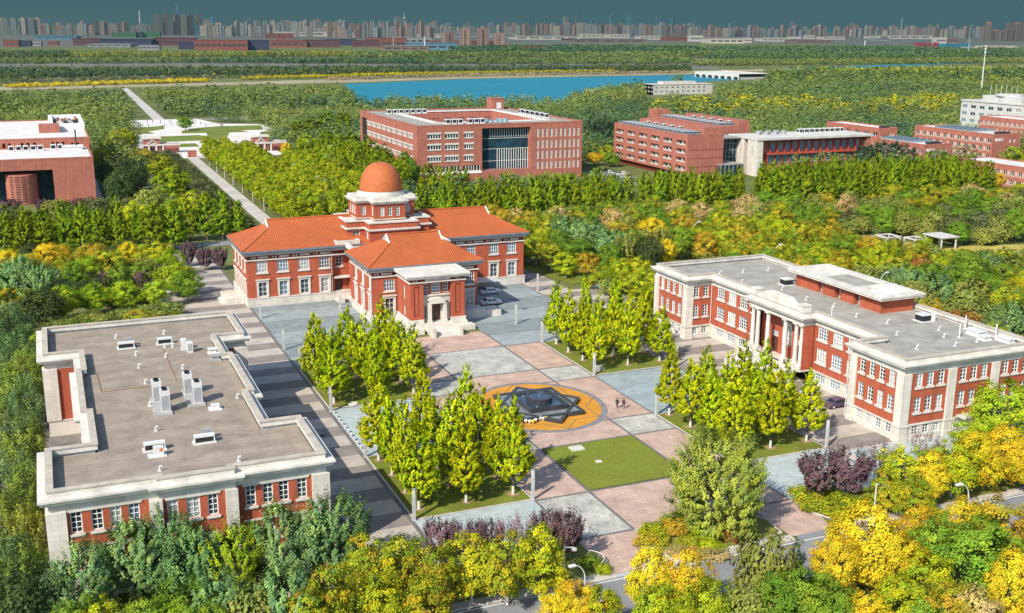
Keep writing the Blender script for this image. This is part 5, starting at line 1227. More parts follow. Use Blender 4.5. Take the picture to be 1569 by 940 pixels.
# poplar rows along the cross road
pc = {}
for yrow in (296.5,307.5,314.0):
    for x0,x1,seg in ((-34,51,'left of the hall'),(78,166,'behind the hall'),(176,312,'behind the right wood')):
        if yrow == 314.0 and seg != 'behind the right wood': continue
        if seg == 'left of the hall' and yrow < 300: x1 = 30
        x = x0
        while x < x1:
            pxx = to_px((x,yrow,6))[0]
            if not (seg == 'behind the hall' and yrow < 300 and x < 102) and not (1133 < pxx < 1163) and not (yrow > 310 and pxx < 1165):
                tree('poplar',x+TRNG.uniform(-.6,.6),yrow+TRNG.uniform(-.6,.6),TRNG.uniform(12.0,15.0) if seg!='left of the hall' else TRNG.uniform(10.5,13.5),TRNG.uniform(2.1,2.75),
                     'tall poplar in the %s row %s' % ('front' if yrow<300 else 'rear' if yrow<310 else 'third',seg),'poplar rows '+seg,'poplar_tree','poplar tree')
            x += 4.5
# plane trees along the gate road
for i,x in enumerate((64.5,71,77.5,87,94)):
    y = 316 if x < 80 else 330
    while y < (500 if x < 72 else 480 if x < 80 else 440):
        p = to_px((x,y,6))
        tree('plane',x+TRNG.uniform(-1,1),y+TRNG.uniform(-1,1),TRNG.uniform(9.5,12.0),TRNG.uniform(3.0,3.7),'plane tree in the %s row right of the gate road' % ORD[i],'plane trees right of the gate road','plane_tree','plane tree')
        y += 6.4 if x < 80 else 7.5
y = 318
while y < 500:
    for x in (42,46.5,50.5):
        tree('greyolive',x+TRNG.uniform(-.8,.8),y+TRNG.uniform(-.8,.8),TRNG.uniform(4,5.5) if x < 48 else TRNG.uniform(3,4),TRNG.uniform(2.3,2.9),'grey green bushy tree in the %s row left of the gate road' % ('outer' if x < 44 else 'middle' if x < 48 else 'inner'),'grey green trees left of the gate road')
    y += 6.2
for (px,py,kd,H,w_,lab) in [(245,235,'plane',11,40,'round yellow green tree below the left gatehouse'),(262,255,'plane',12,50,'large round yellow green tree left of the gate road'),(290,288,'yellowgreen',11,62,'bright yellow tree in front of the poplars left of the gate road'),
        (205,302,'yellowgreen',11,60,'bright yellow tree beside the left brick building'),(176,200,'plane',11,34,'yellow green tree at the back corner of the left brick building'),(190,196,'plane',11,30,'yellow green tree behind the left brick building'),
        (215,225,'orange',8,40,'orange tree near the left gatehouse'),(160,225,'yellowgreen',9,36,'yellow tree at the end wall of the left brick building'),(200,265,'greyolive',8,44,'grey green tree in the shade of the left brick building'),
        (228,290,'olive',8,50,'olive tree before the shaded conifers'),(175,237,'dark',12,44,'dark conifer right of the left brick building'),(190,250,'dark',12,46,'dark conifer in the shade of the left brick building'),(205,246,'dark',11,40,'dark conifer behind the yellow green tree'),(181,262,'dark',11,40,'dark conifer low in the shade'),
        (10,318,'greyolive',7,44,'grey green tree before the brick drum'),(40,322,'green',6,40,'green tree before the brick drum'),(85,308,'olive',7,44,'pale olive tree before the left brick building'),(103,310,'greyolive',7.5,40,'grey green tree before the left brick wall'),(130,318,'green',6,36,'small green tree under the left brick wall'),(152,300,'greyolive',8,48,'grey green tree at the end of the left brick wall'),
        (12,308,'plum',5,36,'purple plum before the brick drum'),(65,308,'plum',4.5,24,'purple plum right of the brick drum'),(122,306,'plum',4.5,24,'purple plum at the foot of the left brick wall'),
        (438,218,'yellow',7,18,'small orange tree beside the right gatehouse')]:
    p = top(px,py,H); tree(kd,p.x,p.y,H,w_*to_px(p)[2]/F_PX/2,lab,'trees near the gate road')
# trees round the atrium building and the rest of the campus
SPOTS = [(455,185,'poplar',12,30),(480,178,'poplar',13,30),(500,170,'poplar',13,32),(525,172,'poplar',13,30),(470,205,'plane',11,34),(500,200,'poplar',13,32),(535,200,'poplar',13,30),(565,208,'poplar',14,34),(595,235,'poplar',12,32),(612,245,'poplar',12,30),(520,240,'plane',10,40),(545,232,'poplar',11,30),
         (655,250,'poplar',12,28),(672,252,'poplar',12,26),(690,256,'poplar',12,26),(710,258,'poplar',12,26),(620,255,'poplar',11,26),(580,245,'poplar',12,30),(450,225,'plane',10,40),(480,235,'plane',10,36),
         (780,258,'willow',9,40),(810,262,'willow',8,36),(840,258,'willow',9,40),(866,260,'willow',9,36),(915,258,'willow',9,40),(960,300,'willow',8,44),(1000,262,'willow',8,50),(1055,262,'willow',8,50),(1090,264,'willow',8,40),(985,262,'willow',8,30),
         (905,180,'cypress',14,22),(918,178,'cypress',14,22),(930,180,'cypress',14,22),(941,182,'cypress',13,20),(1330,218,'cypress',13,34),(1352,216,'cypress',13,34),(1374,217,'cypress',13,34),(1394,222,'cypress',12,32),(1318,226,'cypress',12,28),
         (905,215,'yellowgreen',7,30),(930,222,'yellowgreen',7,30),(912,232,'yellow',6,26),(938,234,'green',6,30),(1418,232,'yellowgreen',8,20),(1500,255,'yellow',7,26),(1530,262,'yellow',7,26),(1475,262,'yellow',7,24),(1556,222,'lime',11,36)]
for px,py,kd,H,w_ in SPOTS:
    p = top(px,py,H); tree(kd,p.x,p.y,H,w_*to_px(p)[2]/F_PX/2,'%s tree beside the far red brick campus blocks' % {'poplar':'upright yellow green','plane':'rounded yellow green','willow':'pale drooping green','cypress':'dark upright green','yellowgreen':'yellow green','yellow':'golden yellow','green':'green','lime':'lime green'}[kd],'trees among the far campus blocks')
fill([(97,330),(124,388),(124,470),(100,470)], 5.6, lambda x,y,rng: pick(rng,(('poplar',12,2.8),3),(('plane',10,3.4),2),(('green',9,3.4),1)), lambda kd,x,y:'%s tree between the gate road and the atrium building' % COLN[kd],'trees left of the atrium building',21)
print('individual trees', len(TREES))

# ------------------------------------------------------------------ woods too many to count
def lite(seed, H, R, nq, size, prof=prof_round, zb=.8):
    rng = np.random.default_rng(seed); t = rng.random(nq*4); t = t[rng.random(nq*4) < prof(t)][:nq]; n = len(t)
    th = rng.random(n)*6.283; rr = R*prof(t)*(.7+.3*rng.random(n)); P = np.stack([rr*np.cos(th), rr*np.sin(th), zb+(H-zb)*t], 1)
    N = norm(np.stack([np.cos(th)*.5, np.sin(th)*.5, (t-.3)*1.0+1.0],1)+rng.normal(size=(n,3))*.4)
    return quads(rng, P, N, size, .8), np.repeat(.78+.44*rng.random((n,1)),4,0)
def fbm(x, y, s, seed=0):
    r = np.random.default_rng(seed); v = 0
    for i in range(5):
        a, b, c = r.normal(size=2)/s*(1.7**i), r.random()*6.28, .7**i
        v = v+c*np.sin(x*a[0]+y*a[1]+b)
    return v
def poly_mask(x, y, poly):
    r = np.zeros(len(x), bool); n = len(poly)
    for i in range(n):
        x0,y0 = poly[i]; x1,y1 = poly[(i+1)%n]
        if y0 == y1: continue
        r ^= ((y0 > y) != (y1 > y)) & (x < (x1-x0)*(y-y0)/(y1-y0)+x0)
    return r
def px_np(x, y, z):
    v = np.stack([x, y, np.full_like(x, z)-CAM_H], 1); k = v @ np.array(_f)
    return 784.5+F_PX*(v @ np.array(_r2))/k, 470-F_PX*(v @ np.array(_u2))/k, k
def woods(name, label, poly, spacing, H, R, nq, size, pals, seed, avoid=(), pscale=60., hv=.25, gap=0):
    rng = np.random.default_rng(seed); P = np.array(poly, float); x0,y0 = P.min(0); x1,y1 = P.max(0)
    gx, gy = np.meshgrid(np.arange(x0,x1,spacing), np.arange(y0,y1,spacing)); x = gx.ravel(); y = gy.ravel()
    x = x+rng.uniform(-.42,.42,len(x))*spacing; y = y+rng.uniform(-.42,.42,len(y))*spacing
    k = poly_mask(x,y,poly)
    if gap: k &= fbm(x,y,gap,seed+7) > -1.5
    for a in avoid: k &= ~poly_mask(x,y,a)
    px,py,dd = px_np(x,y,4.); k &= (px > -160) & (px < 1730) & (py < 940)
    if TREES:
        T = np.array(TREES)
        x, y = x[k], y[k]
        ok = np.ones(len(x), bool)
        for i in range(0, len(x), 4000):
            d = (x[i:i+4000,None]-T[None,:,0])**2+(y[i:i+4000,None]-T[None,:,1])**2; ok[i:i+4000] = ~(d < (T[None,:,2]*.8+R*.4)**2).any(1)
        x, y = x[ok], y[ok]
    n = len(x)
    pr_ = [lite(seed*10+i, H, R, nq, size) for i in range(6)]; m = min(len(q[0]) for q in pr_)//4*4
    PV = np.stack([q[0][:m] for q in pr_]); PC = np.stack([q[1][:m] for q in pr_])
    v = rng.integers(0,6,n); a = rng.random(n)*6.283; s = 1+hv*rng.normal(size=n).clip(-1.6,1.6); sr = s*rng.uniform(.85,1.2,n)
    B = PV[v]; c, si = np.cos(a)[:,None], np.sin(a)[:,None]
    X = (B[:,:,0]*c-B[:,:,1]*si)*sr[:,None]+x[:,None]; Y = (B[:,:,0]*si+B[:,:,1]*c)*sr[:,None]+y[:,None]; Z = B[:,:,2]*s[:,None]
    f = fbm(x,y,pscale,seed)+rng.normal(size=n)*.55; f = (f-f.min())/(np.ptp(f)+1e-6); idx = np.clip((f*len(pals)).astype(int),0,len(pals)-1)
    col = np.array(pals)[idx]*(.87+.26*rng.random((n,1)))
    V = np.stack([X,Y,Z],2).reshape(-1,3); C = (col[:,None,:]*PC[v]).reshape(-1,3)
    o = bpy.data.objects.new(name, np_mesh(name, V, np.arange(len(V)).reshape(-1,4), C, LEAF)); COL.objects.link(o)
    o['kind'] = 'stuff'; o['label'] = label
    print(name, n, len(V)//4)
    return o
G1=(.13,.18,.055); G2=(.165,.22,.065); G3=(.20,.25,.065); G4=(.105,.15,.055); G5=(.24,.27,.07); YG=(.31,.32,.04); YY=(.54,.45,.02); OR=(.36,.25,.04); BG=(.09,.155,.08)
AV = [rect(-60,24,314,510), rect(112,200,345,474), [(186,322),(262,322),(262,372),(246,432),(196,432)], rect(34,102,440,560), rect(226,246,364,432), rect(245,340,352,420), rect(243,312,378,462), rect(330,350,350,400), rect(360,400,345,405), rect(328,420,296,336), rect(55.5,63,300,560), [(36,500),(102,500),(102,560),(112,618),(128,612),(122,672),(98,682),(92,724),(44,724),(46,655),(26,642),(26,618),(44,616)],
      rect(-120,420,296,310), [(194,350),(230,350),(232,366),(208,404),(194,364)], [(50,718),(74,718),(77,1090),(65,1090)], LAKE]
FOR = lambda y0,y1,m=30: [(-.06*y0-m,y0),(y0*1.18+m,y0),(y1*1.18+m,y1),(-.06*y1-m,y1)]
woods('woods','mixed green woods around the far campus blocks',FOR(317,700,10),6.0,7.6,3.0,190,.38,[G4,G1,BG,G2,G3,G5,G3,YG],31,AV+[rect(24,62,314,440)],45.,.32)

L2 = [tuple(p) for p in LAKE]
SANDV = [at(*q,7.5)[:2] for q in ((-90,141),(200,135),(420,130),(530,128))]+[at(*q)[:2] for q in ((560,120),(420,123),(200,128),(-90,132))]
WB = [tuple(at(*q,7.5)[:2]) for q in ((986,148),(1100,143))]+[tuple(at(*q)[:2]) for q in ((1106,128),(986,132))]
BRV = [tuple(at(*q_,7.5)[:2]) for q_ in ((1040,126.5),(1100,125.5),(1140,125),(1176,122))]+[tuple(at(*q_)[:2]) for q_ in ((1172,114),(1045,114))]
AV2 = AV+[L2,SANDV,WB,BRV]
woods('woods','dense green woods this side of the lake',FOR(700,930,30),6.2,6.6,3.0,80,.6,[G1,BG,G2,G2,G3,G5,G3,(.25,.27,.09)],32,AV2+[rect(-300,430,698,732)],80.,.35,70.)
woods('woods','thick green woods along the near shore of the lake',FOR(930,1090,30),6.8,6.8,3.2,56,.75,[G1,BG,G2,G2,G3,G5,(.25,.27,.09)],33,AV2,90.,.35,90.)
woods('woods','golden yellow trees on the slope behind the balcony block',[at(*q)[:2] for q in ((1010,190),(1250,182),(1430,186),(1500,168),(1420,160),(1300,172),(1200,166),(1000,172))],7.0,8,3.8,90,.8,[YY,YY,YG,(.50,.40,.03),G3],34,[],30.)
def pband(*q): return [at(*p)[:2] for p in q]
def belt(label, q, sp, H, R, nq, size, pals, seed, ps=120., name='woods', hv=.25): return woods(name,label,pband(*q),sp*.88,H*.92,R*.85,int(nq*1.5),size*.68,pals,seed,[L2],ps,hv)
PF = sheet('field', pband((-120,116),(1100,106),(1100,86),(-120,90)), -.03, mat('bare_grey_field',(.20,.19,.16),.95,.25,.01,col2=(.14,.14,.11)), 'greyish fields between the far tree belts')
# left and middle, from near to far
for q,sd in ((((8,136),(165,131),(320,126.5),(320,123),(165,128),(8,133.3)),41),(((372,123),(520,119),(700,114.6),(850,112),(945,110.6),(945,109),(700,111.8),(520,117),(372,121)),42)):
    belt('long bright yellow strip of trees along the river bank',q,5.0,2.9,2.6,30,.75,[(.58,.48,.03),(.48,.42,.03),(.62,.50,.02),(.40,.36,.04)],sd,60.,'yellow_hedge',.25)
belt('brown reed beds on the far bank',((500,124),(700,118.5),(900,115.5),(1060,112.5),(1060,110.5),(900,112.5),(700,115.5),(500,121)),7.0,2.4,4.5,16,1.1,[(.36,.30,.16),(.30,.27,.14),(.26,.25,.12)],44,60.,'reeds')
belt('greyish scrub behind the yellow strip',((-100,131),(320,122),(520,116),(520,113),(320,118),(-100,124)),12,3.5,5,24,1.4,[(.20,.19,.11),(.16,.17,.09),G3],45)
belt('dark tree belt behind the yellow strip',((-100,126),(320,119.5),(520,116),(760,112.5),(1060,108.5),(1060,106),(760,109),(300,111),(-100,114)),8.5,8,4.2,40,1.25,[G4,G1,BG,G4],43)
belt('scattered olive trees on the field edge',((-100,113),(320,110),(320,107),(-100,109)),16,5,4.5,30,1.4,[G3,G5,G2],54,200.)
belt('olive green tree belt between the far fields',((-100,99),(300,97.5),(700,99),(1060,98),(1060,94),(700,95),(300,94.5),(-100,95.5)),11,7,5.0,30,1.6,[G1,BG,G2,G3],46,200.)
belt('yellow olive tree line before the brick campus',((110,89),(400,88),(540,87),(540,84.5),(400,85.5),(110,86)),12,9,5.6,26,1.8,[(.24,.25,.05),G3,(.28,.27,.05),G2],47,90.)
belt('dark tree clumps before the brick campus',((-100,92),(110,89),(110,84),(-100,86)),13,9,6.0,26,2.0,[G4,BG,G1],48,90.)
belt('green woods behind the lake',((540,90),(1100,90),(1100,84),(870,85),(640,84),(540,86)),12,8,5.6,26,1.8,[G2,G1,G3,BG],49,200.)
belt('dim woods among the sheds',((690,75),(860,73),(1080,75),(1080,81),(870,81.5),(690,80)),18,8,8,20,2.8,[G1,BG,G2],50,200.)
# right of the lake, from near to far
woods('woods','olive and yellow woods right of the lake',FOR(1090,1180,30),7.4,6.6,3.4,60,.8,[G3,G2,G1,YG,G5,G5],35,AV2+[[tuple(at(*q_,7.5)[:2]) for q_ in ((1050,127),(1140,130),(1176,125))]+[tuple(at(*q_)[:2]) for q_ in ((1172,114),(1055,114))],pband((-60,150),(527,135),(700,130),(1060,128),(1060,90),(-60,90))],90.)
belt('yellow and green woods beyond the bridge',((1180,130),(1700,128),(1700,109),(1440,111),(1240,112),(1180,118)),9,7,4.4,40,1.2,[G3,YG,G2,(.42,.42,.03),G1,G5,G5],51,90.,'woods',.35)
belt('light green trees along the far river',((1060,102),(1700,96),(1700,91),(1060,96)),11,6,5.0,28,1.6,[G2,G3,G3,(.20,.22,.08)],52,160.)
belt('dark green woods before the right of the city',((1090,92),(1700,88),(1700,81),(1440,77),(1300,75),(1090,76)),14,9,6.6,24,2.1,[G4,G1,BG,G4],53,240.)
# ------------------------------------------------------------------ star fountain
GRAN = mat('black_granite', (.045,.05,.058), .35, .2, 1.5, spec=.5)
GRAND = mat('dark_wet_granite', (.07,.08,.09), .25, .3, .6, spec=.5)
POOLW = mat('fountain_water', (.03,.05,.085), .06, .3, .8, spec=.6)
SLAB = mat('sloping_grey_granite', (.22,.24,.245), .4, .25, .5, spec=.5)
ft = thing('star_fountain','black granite star shaped fountain with a round basin on a golden terrace','fountain',(67.4,148.9,.05))
FXC, FYC, SXF, SYF = 67.4, 148.9, .86, 1.02
def star_sq(r, a0): return [(FXC+r*SXF*math.cos(math.radians(a0+90*k)), FYC+r*SYF*math.sin(math.radians(a0+90*k))) for k in range(4)]
b = MB(); sqa, sqb = star_sq(8.5,0), star_sq(8.5,45)
b.ring(sqa,-.42,0,.05,.62); b.ring(sqb,-.42,0,.05,.70)
b.build('rim',[GRAN],ft)
b = MB()
for sq, z in ((sqa,.42),(sqb,.46)):
    b.poly([(x,y,z) for x,y in offset(sq,-.4)])
b.build('sloping_slab',[SLAB],ft)
inn = [(64.45,145.1),(71.0,145.1),(71.0,152.7),(64.45,152.7)]
b = MB(); b.ring(inn,-.35,0,.5,1.25); b.build('inner_rim',[GRAN],ft)
b = MB(); b.poly([(x,y,1.0) for x,y in offset(inn,-.3)]); b.build('pool_water',[POOLW],ft)
b = MB(); b.lathe([(2.05,.9),(2.05,1.85),(1.95,1.92),(1.72,1.92),(1.68,1.75)],67.5,148.7,40,0,.98,1.1); bs = b.build('basin',[GRAN],ft)
b = MB(); b.lathe([(1.7,1.78),(.0,1.78)],67.5,148.7,40,0,.98,1.1); b.build('basin_water',[POOLW],bs)
b = MB()
for x,y in ((66,151.6),(69.5,146),(67.5,148.7),(66.0,146.2)): b.tube((x,y,1.0),(x,y,1.12 if x!=67.5 else 1.9),.07,n=6)
b.build('nozzle',[METAL],ft)
for i,(x,y,c) in enumerate(((63.05,142.2,(.7,.65,.6)),(62.6,142.6,(.75,.7,.66)),(63.5,142.0,(.75,.55,.05)),(65.0,142.9,(.8,.78,.75)),(65.4,142.55,(.8,.78,.75)),(65.9,142.6,(.75,.6,.1)),(64.1,142.4,(.78,.74,.7)),(65.2,143.25,(.8,.78,.76)))):
    b = MB(); b.lathe([(.0,.05),(.1,.07),(.26,.4),(.3,.5),(.0,.62)],x,y,9); b.lathe([(.12,.52),(.16,.6),(.1,.7),(0,.72)],x+.08,y-.05,7); b.lathe([(.1,.5),(.13,.58),(.08,.66),(0,.68)],x-.1,y+.06,7)
    tag(b.build('flower_bouquet',[mat('bouquet_%s' % ('yellow' if c[2]<.3 else 'white'),c,.8,.25,6)],own=(x,y,.05)),'%s flower bouquet left at the near edge of the star fountain' % ('yellow' if c[2]<.3 else 'white'),'bouquet','flower bouquets by the fountain')
b = MB(); b.box(64.1,66.0,129.6,131.0,.1,.34); b.box(64.3,65.8,129.75,130.85,.34,.38); tag(b.build('stone_slab',[STONE_PLAIN],own=(65,130.3,.1)),'pale stone slab set in the grass plot near the fountain','slab')
b = MB(); b.box(65.4,66.2,124.6,125.3,.1,.22); b.box(65.5,66.1,124.7,125.2,.22,.26); tag(b.build('utility_cover',[STONE_PLAIN],own=(65.8,125,.1)),'small white cover in the middle of the grass plot','cover')
b = MB(); b.lathe([(.75,.1),(.75,.3),(.55,.3),(.55,.18),(0,.18)],40.7,158.2+2.2,18); tag(b.build('well_ring',[STONE_PLAIN],own=(40.7,160.4,.1)),'round stone ring in the corner of the lawn by the bollards','well ring')
b = MB(); b.box(84.0,85.6,161.2,162.0,.1,.5); b.box(84.2,85.4,161.3,161.9,.5,1.0); tag(b.build('stone',[STONE_GREY],own=(84.8,161.6,.1)),'brownish stone block at the lawn corner right of the fountain','stone')

# square light columns along the lanes
cp = thing('light_column','x','light column',(0,0,0),'slim grey light columns round the plaza')
b = MB(); b.box(-.17,.17,-.17,.17,0,3.1); b.box(-.24,.24,-.24,.24,0,.12); b.build('shaft',[mat('brushed_grey_metal',(.46,.47,.47),.5,.1,1)],cp)
b = MB(); b.box(-.155,.155,-.155,.155,3.1,4.0); b.build('lamp_lens',[mat('frosted_lens',(.60,.58,.52),.4,.06,2)],cp); b = MB(); b.box(-.18,.18,-.18,.18,4.0,4.1); b.build('cap',[METALGREY],cp)
COLS = [(36.75,117.0,'at the near corner of the ginkgo lawn by the banded walkway'),(52.45,117.1,'at the near left corner of the square grass paving'),(36.7,158.6,'beside the far end of the bollard row'),(36.7,138.8,'beside the near end of the bollard row'),
 (54.6,168.5,'behind the grove left of the hall steps'),(83.4,195.4,'on the forecourt in the middle between steps and right grove'),(82.9,181.6,'at the far left corner of the right rear lawn'),(82.7,159.6,'at the near corner of the lawn right of the fountain'),
 (82.75,138.6,'at the far left corner of the right front lawn'),(98.5,117.8,'before the corner of the right block by the near lawn'),(98.6,159,'beside the right grove near the far wing of the right block'),(98.8,219.2,'on the banded walkway right of the hall'),(36.8,218.3,'on the left forecourt before the hall windows'),(36.7,194.4,'on the left forecourt, second from the hall'),(36.9,181.6,'at the far left corner of the left rear lawn'),(53.6,219.6,'before the recessed side door of the hall')]
for i,(x,y,l) in enumerate(COLS):
    o = cp if i == 0 else copy_tree(cp); o.location = (x,y,.03); o['label'] = 'slim light column '+l
# bollards
bo = MB(); bo.lathe([(.15,0),(.15,.3),(.2,.36),(.2,.46),(.1,.54),(0,.55)],0,0,12); bm = bo.mesh('bollard',[mat('pale_granite',(.55,.55,.53),.7,.1,2)])
for i in range(11):
    o = link('bollard',bm,None,(36.95,140.2+1.72*i,.03)); tag(o,'short pale bollard, %s from the near end of the row between the two left lawns' % ORD[i],'bollard','bollards across the left lane')
# street lamps with a curved arm
def lamp_proto(h, arm, r=.09):
    t = thing('street_lamp','x','street lamp',(0,0,0))
    b = MB(); b.tube((0,0,0),(0,0,h*.72),r*1.2,r,10); prev = Vector((0,0,h*.72))
    for i in range(1,9):
        a = i/8*math.pi/2*.92; p = Vector((arm*(1-math.cos(a)),0,h*.72+h*.26*math.sin(a))); b.tube(prev,p,r*(1-.04*i),r*(1-.04*(i+1)),8); prev = p
    b.lathe([(r*2,0),(r*2,.2),(r*1.3,.3)],0,0,10); b.build('pole',[METAL],t)
    g = MB(); i0 = len(g.v); x = prev.x; z = prev.z
    g.box(x-.1,x+.9,-.22,.22,z-.03,z+.12); g.box(x+.0,x+.75,-.16,.16,z+.12,z+.2); hd = g.build('lamp_head',[METAL],t)
    l = MB(); l.box(x+.05,x+.8,-.16,.16,z-.06,z-.032); l.build('lens',[mat('frosted_lens',(.6,.58,.52))],hd)
    return t
lp = lamp_proto(8.0,1.6)
LAMPS = []
for i in range(7): LAMPS.append((62.3,352+20.5*i,8,math.pi*0,'street lamp beside the white gate road, %s from the hall end' % ORD[i],'street lamps along the gate road'))
for i,(x,y) in enumerate(((81.5,437),(81.8,404),(81.9,369),(93,368))): LAMPS.append((x,y,8,0,'street lamp among the plane trees, %s from the gatehouse' % ORD[i],'street lamps among the plane trees'))
for x,y,h,rz,l in [(*at(1487,738,7.4)[:2],7.4,math.pi,'white street lamp over the yellow trees at the near right'),(*at(897,862,6.4)[:2],6.4,math.pi,'white street lamp among the yellow trees at the bottom middle'),(*at(1187,375,8)[:2],8,0,'street lamp behind the far corner of the right roof'),(*at(1545,478,8)[:2],8,0,'street lamp behind the right end of the right roof'),(*at(1063,340,8)[:2],8,0,'street lamp in the wood by the road gap'),(*at(1350,418,8)[:2],8,0,'street lamp behind the rooftop penthouse')]:
    LAMPS.append((x,y,h,rz,l,None))
for i,px in enumerate((1071,1195,1252,1285,1358,1410,1463)):
    p = at(px,163,9); LAMPS.append((p.x,p.y,9,0,'far street lamp behind the balcony block, %s from the left' % ORD[i],'far street lamps on the slope'))
for i,(x,y,h,rz,l,g) in enumerate(LAMPS):
    o = lp if i == 0 else copy_tree(lp); o.location = (x,y,0); o.scale = (h/8,)*3; o.rotation_euler = (0,0,rz); o['label'] = l
    if g: o['group'] = g
    elif 'group' in o: del o['group']
def cam_pole(x,y,h,l,rz=0):
    t = thing('camera_pole',l,'camera pole',(x,y,0),None); b = MB(); b.tube((x,y,0),(x,y,h),.09,.08,8); b.tube((x,y,h-.15),(x+.9,y-.35,h-.15),.05,n=6); b.lathe([(.2,0),(.2,.15),(.12,.2)],x,y,8); b.build('pole',[METAL],t)
    q = MB(); q.box(x+.75,x+1.2,y-.5,y-.22,h-.55,h-.25); q.tube((x+.9,y-.35,h-.25),(x+.9,y-.35,h-.12),.05,n=6); q.build('camera',[METAL],t)
cam_pole(89.1,96.9,4.4,'white camera pole at the edge of the plum bed'); cam_pole(46.85,96.2,4.4,'grey camera pole at the right end of the goldenrain row')
t = thing('fire_hydrant','small red fire hydrant on the verge under the large olive tree','fire hydrant',(69.3,97.1,.05)); b = MB(); b.lathe([(.16,.05),(.16,.12),(.11,.14),(.11,.7),(.14,.75),(.12,.88),(.05,.95),(0,.95)],69.3,97.1,12); b.build('body',[mat('red_paint',(.5,.02,.03),.5,.1,2)],t); b = MB(); b.tube((69.05,97.1,.55),(69.55,97.1,.55),.06,n=8); b.tube((69.3,96.85,.5),(69.3,97.1,.5),.07,n=8); b.build('outlet',[mat('red_paint',(.5,.02,.03))],t)
t = thing('handrail','white curved handrail at the end of the goldenrain bed','handrail',(52.6,99.2,0)); b = MB(); prev=None
for i in range(9):
    a = -1.1+i*.28; p = Vector((51.2+1.7*math.cos(a),98.9+1.7*math.sin(a),.95)); 
    if prev: b.tube(prev,p,.05,n=6); b.tube(prev-Vector((0,0,.4)),p-Vector((0,0,.4)),.035,n=6)
    if i%2==0: b.tube((p.x,p.y,0),(p.x,p.y,.95),.04,n=6)
    prev = p
b.build('rail',[METAL],t)
t = thing('bicycle_rack','white wire hoops between the purple plum and the pale lane','hoops',(53,110,0)); b = MB()
for j in range(3):
    prev=None
    for i in range(8):
        a = i*math.pi/7; p = Vector((54.2+.55*j,107.6-.9*j+.5*math.cos(a)*1.0,.85*math.sin(a)+.03))
        if prev: b.tube(prev,p,.035,n=6)
        prev=p
b.build('hoop',[METAL],t)

